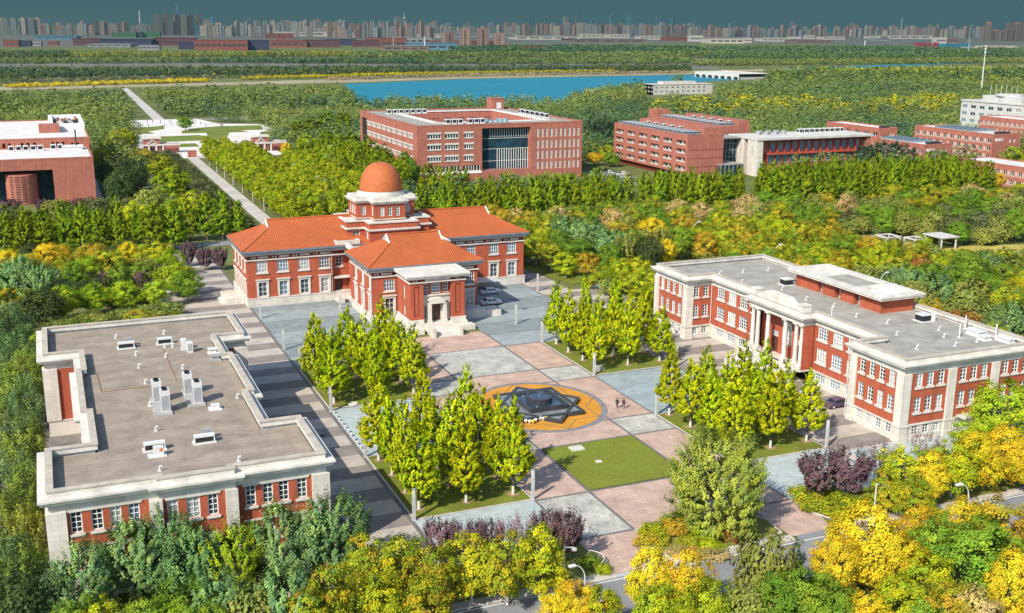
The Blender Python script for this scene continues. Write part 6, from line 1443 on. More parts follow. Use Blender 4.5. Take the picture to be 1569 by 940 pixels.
# cars
def car(x,y,rz,col,label,group=None,cname='white',suv=False,z=.04):
    t = thing('parked_car',label,'car',(x,y,z),group,rz)
    L,Wd,H = 4.6,1.8,(1.62 if suv else 1.45); key = ('car',cname,suv)
    if key not in WCACHE:
        prof = [(-2.3,.35),(-2.3,.72),(-2.2,.86),(-1.62,.93),(-.95,H-.06),(-.5,H),(.55,H),(.85,H-.05),(1.55,.98),(2.18,.92),(2.3,.75),(2.3,.35)] if not suv else [(-2.25,.4),(-2.25,.8),(-2.15,1.0),(-1.95,1.05),(-1.65,H-.05),(-1.2,H),(.55,H),(.85,H-.06),(1.45,1.08),(2.1,1.0),(2.25,.8),(2.25,.4)]
        b = MB(); n = len(prof); secs = [(-Wd/2,.96),(-Wd/2+.08,1.0),(Wd/2-.08,1.0),(Wd/2,.96)]
        rows = []
        for yy,s in secs:
            i0 = len(b.v)
            for (px_,pz) in prof:
                tuck = max(0,(pz-.95))*.34; yv = yy-math.copysign(tuck,yy); b.v.append((px_*(1 if abs(yy)<Wd/2-.01 else .985),yv,pz*(s if pz>.5 else 1)))
            rows.append(i0)
        for a,c in zip(rows,rows[1:]):
            for k in range(n): b.f.append((a+k,a+(k+1)%n,c+(k+1)%n,c+k)); b.mi.append(0)
        b.f.append(tuple(rows[0]+k for k in range(n-1,-1,-1))); b.f.append(tuple(rows[-1]+k for k in range(n))); b.mi += [0,0]
        body = b.mesh('body',[mat('car_paint_'+cname,col,.3,.04,1.0,spec=.6)])
        g = MB()
        P4,P5,P7,P8,P3 = prof[4],prof[5],prof[7],prof[8],prof[3]
        def lerp(a,c,f): return (a[0]+(c[0]-a[0])*f,a[1]+(c[1]-a[1])*f)
        for A,B_,nx in ((P8,P7,1),(P3,P4,-1)):
            a,c = lerp(A,B_,.12),lerp(A,B_,.92); 
            for q in (a,c): pass
            hw = lambda z_: Wd/2-.12-max(0,z_-.95)*.34
            o_ = .02*nx
            g.poly([(a[0]+o_,-hw(a[1]),a[1]+.02),(a[0]+o_,hw(a[1]),a[1]+.02),(c[0]+o_,hw(c[1]),c[1]+.02),(c[0]+o_,-hw(c[1]),c[1]+.02)])
        for s in (-1,1):
            sd = lambda z_: s*(Wd/2+.012-max(0,z_-.95)*.34)
            x0,x1,x2,x3 = P3[0]+.25,P4[0]+.12,P7[0]-.1,P8[0]-.28
            for (a,c,e,f) in ((x0,(x0+.62),.0,(x0+.62)),):
                pass
            zt=H-.14; zb_=.98
            g.poly([(x0,sd(zb_),zb_),(-.05,sd(zb_),zb_),(-.05,sd(zt),zt),(x1,sd(zt),zt)]); g.poly([(.05,sd(zb_),zb_),(x3,sd(zb_),zb_),(x2,sd(zt),zt),(.05,sd(zt),zt)])
        glass = g.mesh('glass',[mat('car_glass',(.02,.03,.04),.08,.1,1,spec=.6)])
        wm = MB(); wm.tube((0,-.1,0),(0,.1,0),.33,n=16,m=0); wm.tube((0,-.115,0),(0,.115,0),.19,n=12,m=1); wheel = wm.mesh('wheel',[mat('tyre_rubber',(.02,.02,.02),.9,.1,2),METAL])
        lm = MB(); lm.box(-.04,.06,-.22,.22,-.08,.08); hl = lm.mesh('headlight',[mat('lamp_lens_clear',(.7,.7,.68),.2,.05,2)]); tl = lm.mesh('tail_light',[mat('tail_lens',(.35,.02,.02),.3,.05,2)])
        WCACHE[key] = (body,glass,wheel,hl,tl)
    body,glass,wheel,hl,tl = WCACHE[key]
    o = link('body',body,t); link('windows',glass,o)
    for sx in (-1.4,1.4):
        for sy in (-.8,.8): link('wheel',wheel,t,(sx,sy,.33))
    for sy in (-.62,.62): link('headlight',hl,t,(2.22,sy,.72)); link('tail_light',tl,t,(-2.28,sy,.8))
WHT = (.72,.72,.72)
car(84.5,212.0,.05,WHT,'white saloon in the shade beside the hall, nearer one'); car(88.0,221.0,.05,WHT,'white saloon beside the hall under a pale shelter, farther one')
car(111.2,131.2,.0,(.10,.07,.11),'dark purple saloon between the wings of the right block',None,'purple'); car(117.5,205.5,.4,(.05,.05,.06),'dark car half hidden behind the far wing of the right block',None,'black')
b = MB(); b.tube((86,223.6,0),(86,223.6,2.3),.06,n=6); b.tube((91,223.6,0),(91,223.6,2.3),.06,n=6); b.tube((86,227,0),(86,227,2.3),.06,n=6); b.tube((91,227,0),(91,227,2.3),.06,n=6); b.box(85.6,91.4,222.6,227.6,2.3,2.4)
tag(b.build('bicycle_shelter',[mat('translucent_roof_sheet',(.55,.58,.58),.4,.1,1)],own=(88.5,225,0)),'pale flat roofed shelter against the right wing of the hall','shelter')
for i,(x,y,c,nm) in enumerate([(209,394,WHT,'white'),(206.5,386,WHT,'white'),(204.5,379,(.3,.31,.32),'silver'),(207.2,370.8,(.04,.05,.07),'darkblue'),(203,372.3,WHT,'white'),(200,369.3,WHT,'white'),(196.3,370.8,WHT,'white'),(212,388,WHT,'white'),(201.5,364,(.3,.31,.32),'silver')]):
    car(x,y,1.3 if i<3 else .1,c,'%s car, %s in the car park of the balcony block' % (nm.replace('darkblue','dark blue'),['farthest in the column','second in the column','third in the column','rightmost of the near row','second in near row','third in near row','leftmost of the near row','beside the farthest one','nearest to the road'][i]),'cars in the far car park',nm)
for i,(x,y) in enumerate([(223.3,302),(227.4,302.2),(232,301.8),(236.6,302),(276.2,301),(281,301.2),(286,301)]):
    car(x,y,0,WHT,'white car under the poplars on the cross road, %s from the left' % ORD[i],'white cars under the poplars',suv=i%2==0)

# two people walking beside the fountain
def person(x,y,rz,jacket,trousers,label,hair=(.02,.018,.016),stride=1):
    bm_v = [(0,0,.93),(0,0,1.12),(0,0,1.36),(0,0,1.47),(0,.01,1.60),(0,.0,1.70),
            (-.10,0,.90),(-.11,.10*stride,.50),(-.11,.02*stride,.09),(-.11,.16*stride,.05),(.10,0,.90),(.11,-.02*stride,.50),(.11,-.20*stride,.11),(.11,-.06*stride,.05),
            (-.19,0,1.40),(-.25,-.05*stride,1.13),(-.24,.08*stride,.90),(-.235,.12*stride,.80),(.19,0,1.40),(.25,.03*stride,1.13),(.24,.16*stride,.92),(.235,.20*stride,.83)]
    ed = [(0,1),(1,2),(2,3),(3,4),(4,5),(0,6),(6,7),(7,8),(8,9),(0,10),(10,11),(11,12),(12,13),(2,14),(14,15),(15,16),(16,17),(2,18),(18,19),(19,20),(20,21)]
    rad = [.155,.15,.17,.06,.098,.075,.10,.065,.045,.038,.10,.065,.045,.038,.075,.052,.04,.036,.075,.052,.04,.036]
    me = bpy.data.meshes.new('body'); me.from_pydata(bm_v,ed,[]); o = bpy.data.objects.new('tmp',me); COL.objects.link(o)
    sk = o.modifiers.new('s','SKIN'); sk.use_smooth_shade = True
    for i,sv in enumerate(me.skin_vertices[0].data): sv.radius = (rad[i],rad[i]*(.72 if i<3 else 1)); sv.use_root = (i == 0)
    ss = o.modifiers.new('d','SUBSURF'); ss.levels = 1; ss.render_levels = 1
    dg = bpy.context.evaluated_depsgraph_get(); nm = bpy.data.meshes.new_from_object(o.evaluated_get(dg)); bpy.data.objects.remove(o)
    nm.name = 'person'; nm.materials.clear()
    for m_ in (jacket,trousers,mat('skin',(.45,.26,.18),.6,.05,3),mat('dark_shoes',(.02,.02,.02),.6,.1,2)): nm.materials.append(m_)
    for p in nm.polygons:
        c = p.center; p.material_index = 2 if c.z > 1.47 or (abs(c.x) > .19 and c.z < .90) else 3 if c.z < .10 else 0 if c.z > .86 or abs(c.x) > .2 else 1
    r = bpy.data.objects.new('person',nm); COL.objects.link(r); r.location = (x,y,.05); r.rotation_euler = (0,0,rz); tag(r,label,'person')
    h = MB(); h.lathe([(.104,1.60),(.112,1.66),(.10,1.74),(.06,1.785),(0,1.80)],0,-.012,14); f = MB(); hr = bpy.data.objects.new('hair',h.mesh('hair',[mat('dark_hair',hair,.8,.1,4)],smooth=True)); COL.objects.link(hr); hr.parent = r
    f.box(-.012,.012,.085,.115,1.585,1.625); fc = bpy.data.objects.new('nose',f.mesh('nose',[mat('skin',(.45,.26,.18))])); COL.objects.link(fc); fc.parent = r
    return r
person(78.45,143.3,2.2,mat('black_jacket',(.02,.02,.022),.85,.1,3),mat('dark_trousers',(.022,.022,.028),.85,.1,3),'person in a black jacket walking beside the fountain, left of the pair')
person(79.3,142.75,2.3,mat('dark_purple_coat',(.06,.02,.08),.85,.1,3),mat('dark_trousers',(.022,.022,.028)),'person in a dark purple coat walking beside the fountain, right of the pair',stride=-1)
# white pergola on the clearing
pg = thing('pergola','white garden pergola of two open frames and one roofed frame on the dry grass','pergola',(214,229,0))
b = MB()
P = [at(*q,0)[:2] for q in ((1356,379),(1373,381),(1389,380),(1405,382),(1402,378),(1440,388))]
def frame(x0,y0,x1,y1,h,roof,wd):
    for (x,y) in ((x0,y0),(x1,y0),(x0,y1),(x1,y1)): b.box(x-.16,x+.16,y-.16,y+.16,0,h)
    b.box(x0-.3,x1+.3,y0-.13,y0+.13,h,h+.35); b.box(x0-.3,x1+.3,y1-.13,y1+.13,h,h+.35); b.box(x0-.13,x0+.13,y0+.14,y1-.14,h,h+.35); b.box(x1-.13,x1+.13,y0+.14,y1-.14,h,h+.35)
    if roof: b.box(x0-.6,x1+.6,y0-.6,y1+.6,h+.36,h+.6)
frame(208.5,231.5,213,236,2.4,0,1); frame(213.5,226.5,217.5,230.5,2.4,0,1); frame(219,222.5,224,228.5,3.0,1,1)
b.build('frame',[mat('weathered_white_wood',(.56,.55,.52),.8,.15,.8)],pg)

for i,(x,y) in enumerate(((31.4,113.6),(33.0,149),(60.9,162),(90,206))):
    b = MB(); b.box(x-.5,x+.5,y-.35,y+.35,.03,.06)
    for k in range(5): b.box(x-.45+.2*k,x-.35+.2*k,y-.3,y+.3,.06,.07)
    tag(b.build('drain_grate',[mat('cast_iron',(.06,.06,.06),.7,.2,2)],own=(x,y,.03)),'dark drain grate '+('in the banded walkway by the near left block','in the middle of the left banded walkway','on the pink paving left of the fountain','on the forecourt right of the hall steps')[i],'drain grate')
# ------------------------------------------------------------------ far campus blocks
def simple_windows(root, p0, p1, us, zs, wd, ht, cols=2, rows=1, **k):
    for u in us:
        for z in zs: window(root,p0,p1,u,z,wd,ht,cols,rows,**k)
# atrium building
A = thing('atrium_building','large square red brick building with a tall glass atrium and open court','building',(160,430,0))
ax0,ax1,ay0,ay1,ah = 126.4,194.4,390.5,470.0,21.4
w_ = MB(); kw = dict(sill=False,inset=.12,bar=.22,glass=GLASS_DARK)
gl = [(u,z,5.2,1.6) for z in (16.9,12.8,8.4) for u in (6.7,13.6)]+[(u,z,3.6,1.6) for z in (16.9,12.8,8.4) for u in (20.4,)]
sh = [hole(*q) for q in gl]+[hole(u,4.4,3.6,2.1) for u in (6,10.5,15,19.8,23)]+[(25.8,45.8,4.2,20.2)]
rg = [(48.9+1.93*i,z,.95,ht) for i in range(10) for z,ht in ((16.2,3.1),(11.9,3.1),(7.8,3.1),(3.9,2.8))]
sh += [hole(*q) for q in rg]
w_.wall((ax0,ay0),(ax1,ay0),0,ah,sh,0,.5)
wl = [(u,z,6.0,1.5) for z in (16.6,12.4,8.2) for u in [14+7.2*i for i in range(9)]]
w_.wall((ax0,ay1),(ax0,ay0),0,ah,[hole(*q) for q in wl]+[(2.5,10.5,6,19.4)]+[hole(u,4.2,6,1.9) for u in [14+7.2*i for i in range(9)]],0,.5)
w_.wall((ax1,ay0),(ax1,ay1),0,ah,[],0); w_.wall((ax1,ay1),(ax0,ay1),0,ah,[],0)
cx0,cx1,cy0,cy1 = 139.5,183,404,458
w_.wall((cx0,cy1),(cx1,cy1),17,ah,[hole(4+6*i+j*.8,18.2,.5,.6) for i in range(7) for j in range(4)],0); w_.wall((cx1,cy1),(cx1,cy0),17,ah,[],0); w_.wall((cx1,cy0),(cx0,cy0),17,ah,[],0); w_.wall((cx0,cy0),(cx0,cy1),17,ah,[],0)
w_.ring(rect(ax0,ax1,ay0,ay1),-.6,.06,ah,ah+.5)
w_.build('wall',[BRICK_CAMPUS],A)
r = MB(); 
for q in ((ax0,ax1,ay0,cy0),(ax0,ax1,cy1,ay1),(ax0,cx0,cy0,cy1),(cx1,ax1,cy0,cy1)): r.box(q[0]+.3,q[1]-.3,q[2]+.3 if q[2]==ay0 else q[2],q[3]-.3 if q[3]==ay1 else q[3],ah-.3,ah-.05)
r.box(cx0,cx1,cy0,cy1,16.6,16.95); r.ring(rect(cx0,cx1,cy0,cy1),-.0,2.5,ah,ah+.35,1); r.box(148,176,409,448,16.95,17.6,1); r.build('roof',[ROOFPALE,ROOFWHITE],A)
for q in gl: window(A,(ax0,ay0),(ax1,ay0),q[0],q[1],q[2],q[3],5 if q[2]>4 else 4,1,header=.7,**{**kw,'sill':True})
for u in (6,10.5,15,19.8,23): window(A,(ax0,ay0),(ax1,ay0),u,4.4,3.6,2.1,3,1,**kw)
for q in rg: window(A,(ax0,ay0),(ax1,ay0),q[0],q[1],q[2],q[3],2,1,**kw)
for q in wl: window(A,(ax0,ay1),(ax0,ay0),q[0],q[1],q[2],q[3],6,1,header=.5,**kw)
for i in range(9): window(A,(ax0,ay1),(ax0,ay0),14+7.2*i,4.2,6,1.9,6,1,**kw)
b = MB(); b.box(126.5,152,ay0-.15,ay0-.01,3.4,4.3); b.box(126.25,126.38,ay0,ay0+70,3.4,4.1); b.build('white_band',[WHITE],A)
b = MB(); b.poly([(ax0+25.8,ay0+2.4,3.2),(ax0+45.8,ay0+2.4,3.2),(ax0+45.8,ay0+2.4,20.2),(ax0+25.8,ay0+2.4,20.2)]); gw = b.build('glass_wall',[GLASS_BLUE],A)
b = MB()
for i in range(21): 
    x = ax0+26+i*.98; b.box(x-.06,x+.06,ay0+2.1,ay0+2.38,3.2 if i>6 else 3.2,12 if i>6 else 4.5)
for i in range(4,21,1): x = ax0+26+i*.98; b.box(x-.05,x+.05,ay0+2.1,ay0+2.38,16.5,20.2)
for z in (7.4,12,16): b.box(ax0+25.8,ax0+45.8,ay0+2.2,ay0+2.38,z,z+.12)
b.build('mullion',[WHITE],gw)
b = MB()
for s in (25.8,45.8): b.poly([(ax0+s,ay0+.5,4.2),(ax0+s,ay0+2.6,4.2),(ax0+s,ay0+2.6,20.2),(ax0+s,ay0+.5,20.2)])
b.poly([(ax0+25.8,ay0+.5,20.2),(ax0+45.8,ay0+.5,20.2),(ax0+45.8,ay0+2.6,20.2),(ax0+25.8,ay0+2.6,20.2)]); b.poly([(ax0+25.8,ay0+.5,4.2),(ax0+45.8,ay0+.5,4.2),(ax0+45.8,ay0+2.6,4.2),(ax0+25.8,ay0+2.6,4.2)])
b.build('atrium_reveal',[BRICK_CAMPUS],A)
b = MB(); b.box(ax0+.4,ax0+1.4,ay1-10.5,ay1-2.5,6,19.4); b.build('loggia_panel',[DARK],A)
b = MB(); b.box(185,191,463,469,ah,ah+4.6); b.box(184.8,191.2,462.8,469.2,ah+4.6,ah+5.0); ch = b.build('roof_tower',[BRICK_CAMPUS],A); b = MB(); b.box(187.4,189.6,462.9,462.97,ah+.3,ah+3); b.build('door',[METAL],ch)
def ac_row(x,y,z,n,label,dx=2.2,dy=0.0,s=1.0):
    key = ('acu',s)
    if key not in WCACHE:
        b = MB(); g = MB(); b.box(-.9*s,.9*s,-.9*s,.9*s,.2,2.0*s); b.box(-1.0*s,1.0*s,-1.0*s,1.0*s,0,.2)
        g.box(-.7*s,.7*s,-.93*s,-.905*s,.6*s,1.7*s); g.box(-.93*s,-.905*s,-.7*s,.7*s,.6*s,1.7*s); WCACHE[key] = (b.mesh('casing',METAL), g.mesh('grille',DARK))
    for i in range(n):
        t = thing('rooftop_unit','%s unit of the %s' % (ORD[i],label),'rooftop unit',(x+dx*i,y+dy*i,z),label); link('casing',WCACHE[key][0],t); link('grille',WCACHE[key][1],t)
ac_row(134,452,ah,7,'white unit row at the back left of the atrium building',2.6)
ac_row(141,398,ah,3,'white rooftop units near the front left of the atrium building',2.5); ac_row(150,398,ah,3,'white rooftop units in the middle front of the atrium building',2.5)
ac_row(178,436,17.6,2,'white rooftop units inside the court of the atrium building',2.5); ac_row(188.5,412,ah,6,'white unit column on the right roof of the atrium building',0.0,5.0)
t = thing('rooftop_unit','blue and grey pipes and tanks over the atrium front','rooftop unit',(160,400,ah)); b = MB()
for i in range(6): b.tube((156+i*1.9,400-.3*i,ah),(156+i*1.9,400-.3*i,ah+1.3+.4*(i%2)),.55,n=10)
b.build('tank',[mat('blue_tank',(.16,.32,.38),.5,.2,1)],t)

# balcony block and its twin behind
def balcony_block(name,label,x0,x1,y0,y1,h,ny,floors,loc):
    t = thing(name,label,'building',loc); b = MB(); L = y1-y0; us = [L*(i+.5)/ny for i in range(ny)]; wd = L/ny*.68
    zs = [3.2+3.3*k for k in range(floors)]; ht = 1.75
    b.wall((x0,y1),(x0,y0),2.2,h,[hole(u,z,wd,ht) for u in us for z in zs],0,1.3)
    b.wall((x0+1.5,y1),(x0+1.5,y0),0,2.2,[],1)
    b.wall((x0,y0),(x1,y0),0,h,[],0); b.wall((x1,y0),(x1,y1),0,h,[],0); b.wall((x1,y1),(x0,y1),0,h,[],0)
    b.poly([(x0,y0,2.2),(x0,y1,2.2),(x0+1.6,y1,2.2),(x0+1.6,y0,2.2)],0)
    b.ring(rect(x0,x1,y0,y1),-.4,.03,h,h+.5)
    for z in (4.7,8.0,11.3): b.box(x0+1,x1-.2,y0-.06,y0-.01,z,z+.15,1)
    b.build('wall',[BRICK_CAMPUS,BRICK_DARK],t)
    r = MB(); r.poly([(x0+.2,y0+.2,h+.05),(x1-.2,y0+.2,h+.05),(x1-.2,y1-.2,h+.05),(x0+.2,y1-.2,h+.05)]); r.build('roof',[ROOFPALE],t)
    key = ('balc',name)
    g = MB(); g.box(-wd/2,wd/2,-.02,.02,0,ht,0); gm = g.mesh('balcony_glass',[glass_mat('balcony_glass',(.03,.04,.05))])
    s = MB(); s.box(-wd/2+.05,wd/2-.05,-1.28,-1.2,.0,.5); s.box(wd*.08,wd*.12+.05,-1.15,-.1,0,1.3); s.box(-wd*.42,-wd*.40,-.6,-.1,.5,1.2); sm = s.mesh('balcony',[mat('pale_balcony_panel',(.52,.50,.47),.8,.1,1)])
    for u in us:
        for z in zs:
            o = link('balcony',sm,t,(x0+1.28-loc[0],y1-u-loc[1],z-loc[2]),-math.pi/2); link('pane',gm,o)
    return t
Cb = balcony_block('balcony_block','red brick block with four rows of dark balconies and solar panels on its roof',228.6,245,367.6,428,16.9,6,4,(236,398,0))
b = MB(); b.box(238,246,371,384,16.9,19.6); b.box(241,246,384.3,428,16.95,18.8); b.build('stair_tower',[BRICK_CAMPUS],Cb)
C2 = balcony_block('balcony_block','red brick twin block with solar panels behind the glass link',259,274,392,452,17.6,8,4,(266,422,0))
b = MB(); b.box(259.2,266,444,451.8,17.7,21.0); b.box(269,274,393,436,17.65,19.8); b.build('stair_tower',[BRICK_CAMPUS],C2)
PANEL = mat('solar_panel_glass',(.03,.05,.085),.15,.3,.5,spec=.6)
def solar(x,y,z,n,label,length,step=1.7,along='y',blue=False):
    t = thing('solar_panels',label,'solar panels',(x,y,z),'rooftop solar panels'); b = MB(); f = MB()
    for i in range(n):
        if along == 'y': a = [(x+step*i*0,y+step*i,z+.3),(x+length,y+step*i,z+.3),(x+length,y+step*i+step*.62,z+1.0),(x,y+step*i+step*.62,z+1.0)]
        else: a = [(x+step*i,y,z+1.1),(x+step*i+step*.72,y,z+.3),(x+step*i+step*.72,y+length,z+.3),(x+step*i,y+length,z+1.1)]
        b.poly(a); f.tube(a[0],a[1],.07,n=5); f.tube(a[2],a[3],.07,n=5); f.tube(a[3],(a[3][0],a[3][1],z),.05,n=5); f.tube(a[2],(a[2][0],a[2][1],z),.05,n=5)
    b.build('panel',[mat('blue_solar_panel',(.10,.28,.42),.2,.2,.5,spec=.6) if blue else PANEL],t); f.build('frame',[METAL],t)
solar(229.6,372,16.95,28,'long dark solar array on the balcony block roof',8.0,1.95); solar(260,394,17.65,26,'long dark solar array on the twin balcony block roof',8,1.9)
ac_row(237.5,388,17,5,'white rooftop units on the balcony block',0,6.5,.9); ac_row(267.5,398,17.7,5,'white rooftop units on the twin balcony block',0,7,.9)
# glass link
t = thing('glass_link','blue glass corridor joining the balcony block and the white walled block','building',(253,384,0)); b = MB(); b.box(246,259.5,380,389,0,14.2,0); b.box(245.2,259.6,377,390,14.2,14.7,1); b.box(243,253.6,366,379.8,0,5.2,0); b.box(242.8,253.7,365.8,380,5.2,5.5,1); b.build('wall',[GLASS_BLUE,ROOFPALE],t)
b = MB()
for i in range(9): x = 246.2+1.65*i; b.box(x-.09,x+.09,379.8,379.95,5.4,14.2)
for i in range(6): x = 243.2+1.9*i; b.box(x-.1,x+.1,365.78,365.95,0,5.2)
for i in range(7): y = 366.2+2*i; b.box(242.85,242.98,y-.1,y+.1,0,5.2)
for z in (6.5,9.2,11.8): b.box(246,259.5,379.8,379.95,z,z+.15)
b.build('mullion',[METALGREY],t)
# white walled block with red fins
W = thing('white_walled_block','low brick block with a white stone end wall, red slanted fins and blue windows','building',(285,372,0))
b = MB(); b.box(259.8,262.6,366,372.6,0,15,0); b.box(259.8,262.6,375.3,385.2,0,15,0); b.build('white_wall',[STONE],W)
b = MB(); b.box(262.7,316,369.5,386,0,14.2,0); b.box(266.5,316,366.9,369.4,0,3.8,0); b.box(314.4,316,366.2,369.4,0,14.2,0); b.build('wall',[BRICK_CAMPUS],W)
b = MB(); b.box(259.6,317,365.6,386.4,14.25,15.1,0); b.build('roof',[mat('pale_concrete_roof',(.56,.54,.50),.85,.15,.2)],W)
for i in range(13):
    for z in (4.4,9.2):
        window(W,(262.7,369.5),(316,369.5),6.2+3.55*i,z,2.9,3.6,2,1,sill=False,inset=-.14,bar=.12,glass=glass_mat('blue_window_glass',(.12,.30,.40)),frame=METALGREY)
b = MB()
for i in range(14):
    for z,o_ in ((3.9,0),(8.9,.9)):
        x = 266.8+3.55*i+o_; i0 = len(b.v); b.v += [(x,369.45,z),(x,368.1,z),(x,368.7,z+4.6),(x,369.45,z+4.6),(x+.3,369.45,z),(x+.3,368.1,z),(x+.3,368.7,z+4.6),(x+.3,369.45,z+4.6)]
        b.f += [(i0,i0+1,i0+2,i0+3),(i0+7,i0+6,i0+5,i0+4),(i0+1,i0+5,i0+6,i0+2),(i0+2,i0+6,i0+7,i0+3)]; b.mi += [0]*4
b.box(266,316,367.3,369.45,8.2,8.8); b.build('fin',[mat('red_fin_render',(.42,.075,.045),.8,.1,1)],W)
b = MB()
for z0,s in ((11.5,.5),(10.6,.5),(9.7,.5),(8.8,.5)):
    b.box(259.74,259.79,368.7,369.9,z0,z0+.1); b.box(259.74,259.79,368.8,369.0,z0-.3,z0+.35); b.box(259.74,259.79,369.4,369.55,z0-.3,z0+.3); b.box(259.74,259.79,368.9,369.7,z0-.3,z0-.2)
b.build('lettering',[STONE_GREY],W)
ac_row(289,378,15.1,9,'long row of white rooftop units on the white walled block',2.6); t = thing('rooftop_unit','round silver tanks on the white walled block','rooftop unit',(274,379,15.1)); b = MB()
for i in range(7): b.tube((269+2.1*i,379+(i%2)*1.6,15.1),(269+2.1*i,379+(i%2)*1.6,16.6),.95,n=12)
b.build('tank',[METALGREY],t)
# dormitory blocks at the right
def dorm(label,x0,x1,y0,y1,h,ny,floors,letter,loc,side_w=True,band=True):
    t = thing('dormitory_block',label,'building',loc); b = MB(); L = y1-y0; us = [L*(i+.5)/ny for i in range(ny)]; fh = (h-1.2)/floors; zs = [h-1.9-1.5-fh*k for k in range(floors)]; zs = [z for z in zs if z > .4]
    b.wall((x0,y1),(x0,y0),0,h,[hole(u,z,L/ny*.5,1.7) for u in us for z in zs],0,.4); Wd = x1-x0
    b.wall((x0,y0),(x1,y0),0,h,[hole(u,z,1.1,1.6) for u in (Wd*.62,Wd*.78) for z in zs[:3]],0,.3)
    b.wall((x1,y0),(x1,y1),0,h,[],0); b.wall((x1,y1),(x0,y1),0,h,[],0); b.ring(rect(x0,x1,y0,y1),-.4,.03,h,h+.45); b.build('wall',[BRICK_CAMPUS],t)
    for u in us:
        for z in zs: window(t,(x0,y1),(x0,y0),u,z,L/ny*.5,1.7,2,1,sill=False,inset=.25,bar=.14,glass=GLASS_DARK)
    for u in (Wd*.62,Wd*.78):
        for z in zs[:3]: window(t,(x0,y0),(x1,y0),u,z,1.1,1.6,2,1,sill=False,inset=.2,bar=.12)
    r = MB(); r.poly([(x0+.2,y0+.2,h+.03),(x1-.2,y0+.2,h+.03),(x1-.2,y1-.2,h+.03),(x0+.2,y1-.2,h+.03)]); r.box(x0+Wd*.35,x0+Wd*.75,y0+2,y0+5,h+.03,h+.9,1); r.build('roof',[ROOFWHITE,DARK],t)
    if band:
        s = MB()
        for z in zs:
            for i in range(ny-1): u = L*(i+1)/ny; s.box(x0-.06,x0-.01,y1-u-L/ny*.2,y1-u+L/ny*.2,z,z+1.7)
            s.box(x0-.08,x0-.01,y0+.3,y1-.3,z-.4,z-.2)
        s.build('pale_panel',[mat('pale_pink_render',(.55,.36,.29),.85,.1,1)],t)
    if letter:
        s = MB(); X = x0+1.2; zc = h-2.6
        for k in range(3):
            xx = X+k*1.15; s.box(xx,xx+.95,y0-.12,y0-.02,zc+1.0,zc+1.16); s.box(xx,xx+.95,y0-.12,y0-.02,zc,zc+.15); s.box(xx,xx+.14,y0-.12,y0-.02,zc+.15,zc+1.0); s.box(xx+.8,xx+.95,y0-.12,y0-.02,zc+.15,zc+1.0); s.box(xx+.14,xx+.8,y0-.12,y0-.02,zc+.5,zc+.64)
            if k == 0: s.box(xx+.4,xx+.54,y0-.12,y0-.02,zc+.15,zc+.5); s.box(xx+.4,xx+.54,y0-.12,y0-.02,zc+.64,zc+1.0)
        lo = s.build('lettering',[WHITE],t)
        cu = bpy.data.curves.new('letter','FONT'); cu.body = letter; cu.size = 1.7; cu.extrude = .06; cu.offset = .03; co = bpy.data.objects.new('tmp',cu); COL.objects.link(co); dg_ = bpy.context.evaluated_depsgraph_get(); lm_ = bpy.data.meshes.new_from_object(co.evaluated_get(dg_)); bpy.data.objects.remove(co); lm_.materials.clear(); lm_.materials.append(WHITE); co = bpy.data.objects.new('letter',lm_); COL.objects.link(co)
        co.parent = lo; co.location = (X+3.6-loc[0],y0-.1-loc[1],zc-.02-loc[2]); co.rotation_euler = (math.pi/2,0,0)
    return t
dorm('brick dormitory with a letter D on its end wall',333,348,353.4,384,11,8,3,'D',(340,368,0)); solar(335,362,11.05,8,'blue slanted solar panels on the dormitory lettered D',20,1.5,'x',True)
dorm('taller brick dormitory with a letter C on its end wall',370.3,386,353.4,400,14,11,4,'C',(378,376,0)); solar(372,366,14.05,8,'blue slanted solar panels on the dormitory lettered C',24,1.6,'x',True)
dorm('low brick dormitory with a white roof at the right edge',331,346,296,331.5,8,10,2,None,(338,314,0))
dorm('farther brick dormitory behind the lettered ones at the right edge',432.4,448,390,422.7,15,11,4,None,(440,406,0)); dorm('low brick annex between the white fins and the lettered dormitories',318,326,384,410,12.5,5,3,None,(322,397,0),band=False)
dorm('brick annex with a wavy sign panel behind the white walled block',352,362,402,440,13,6,3,None,(357,421,0),band=False)
t = thing('grey_block','pale grey six storey block with dark windows at the right edge','building',(460,450,0)); b = MB(); b.wall((457.9,461.4),(457.9,405),0,20,[hole(2.5+6*i,z,3.6,1.8) for i in range(9) for z in (16.3,12.6,8.9)],0,.3); b.wall((457.9,405),(480,405),0,20,[],0); b.box(458.2,480,405.3,461.4,0,20.0,0); b.ring(rect(457.9,480,405,461.4),-.5,.4,20,20.7); b.box(461,474,425,450,20.1,23.6); b.box(463,472,410,424,20.1,24.6); b.lathe([(7,23.6),(7,24.6),(0,24.8)],467,438,20); b.build('wall',[mat('pale_grey_render',(.50,.50,.48),.85,.1,.5)],t)
for i in range(9):
    for z in (16.3,12.6,8.9): window(t,(457.9,461.4),(457.9,405),2.5+6*i,z,3.6,1.8,2,1,sill=False,inset=.2,bar=.12)
for i in range(6): b = MB(); b.tube((464+i*1.6,448-i*2,23.6),(464+i*1.6,448-i*2,29),.1,n=5); b.build('aerial',[METAL],t)
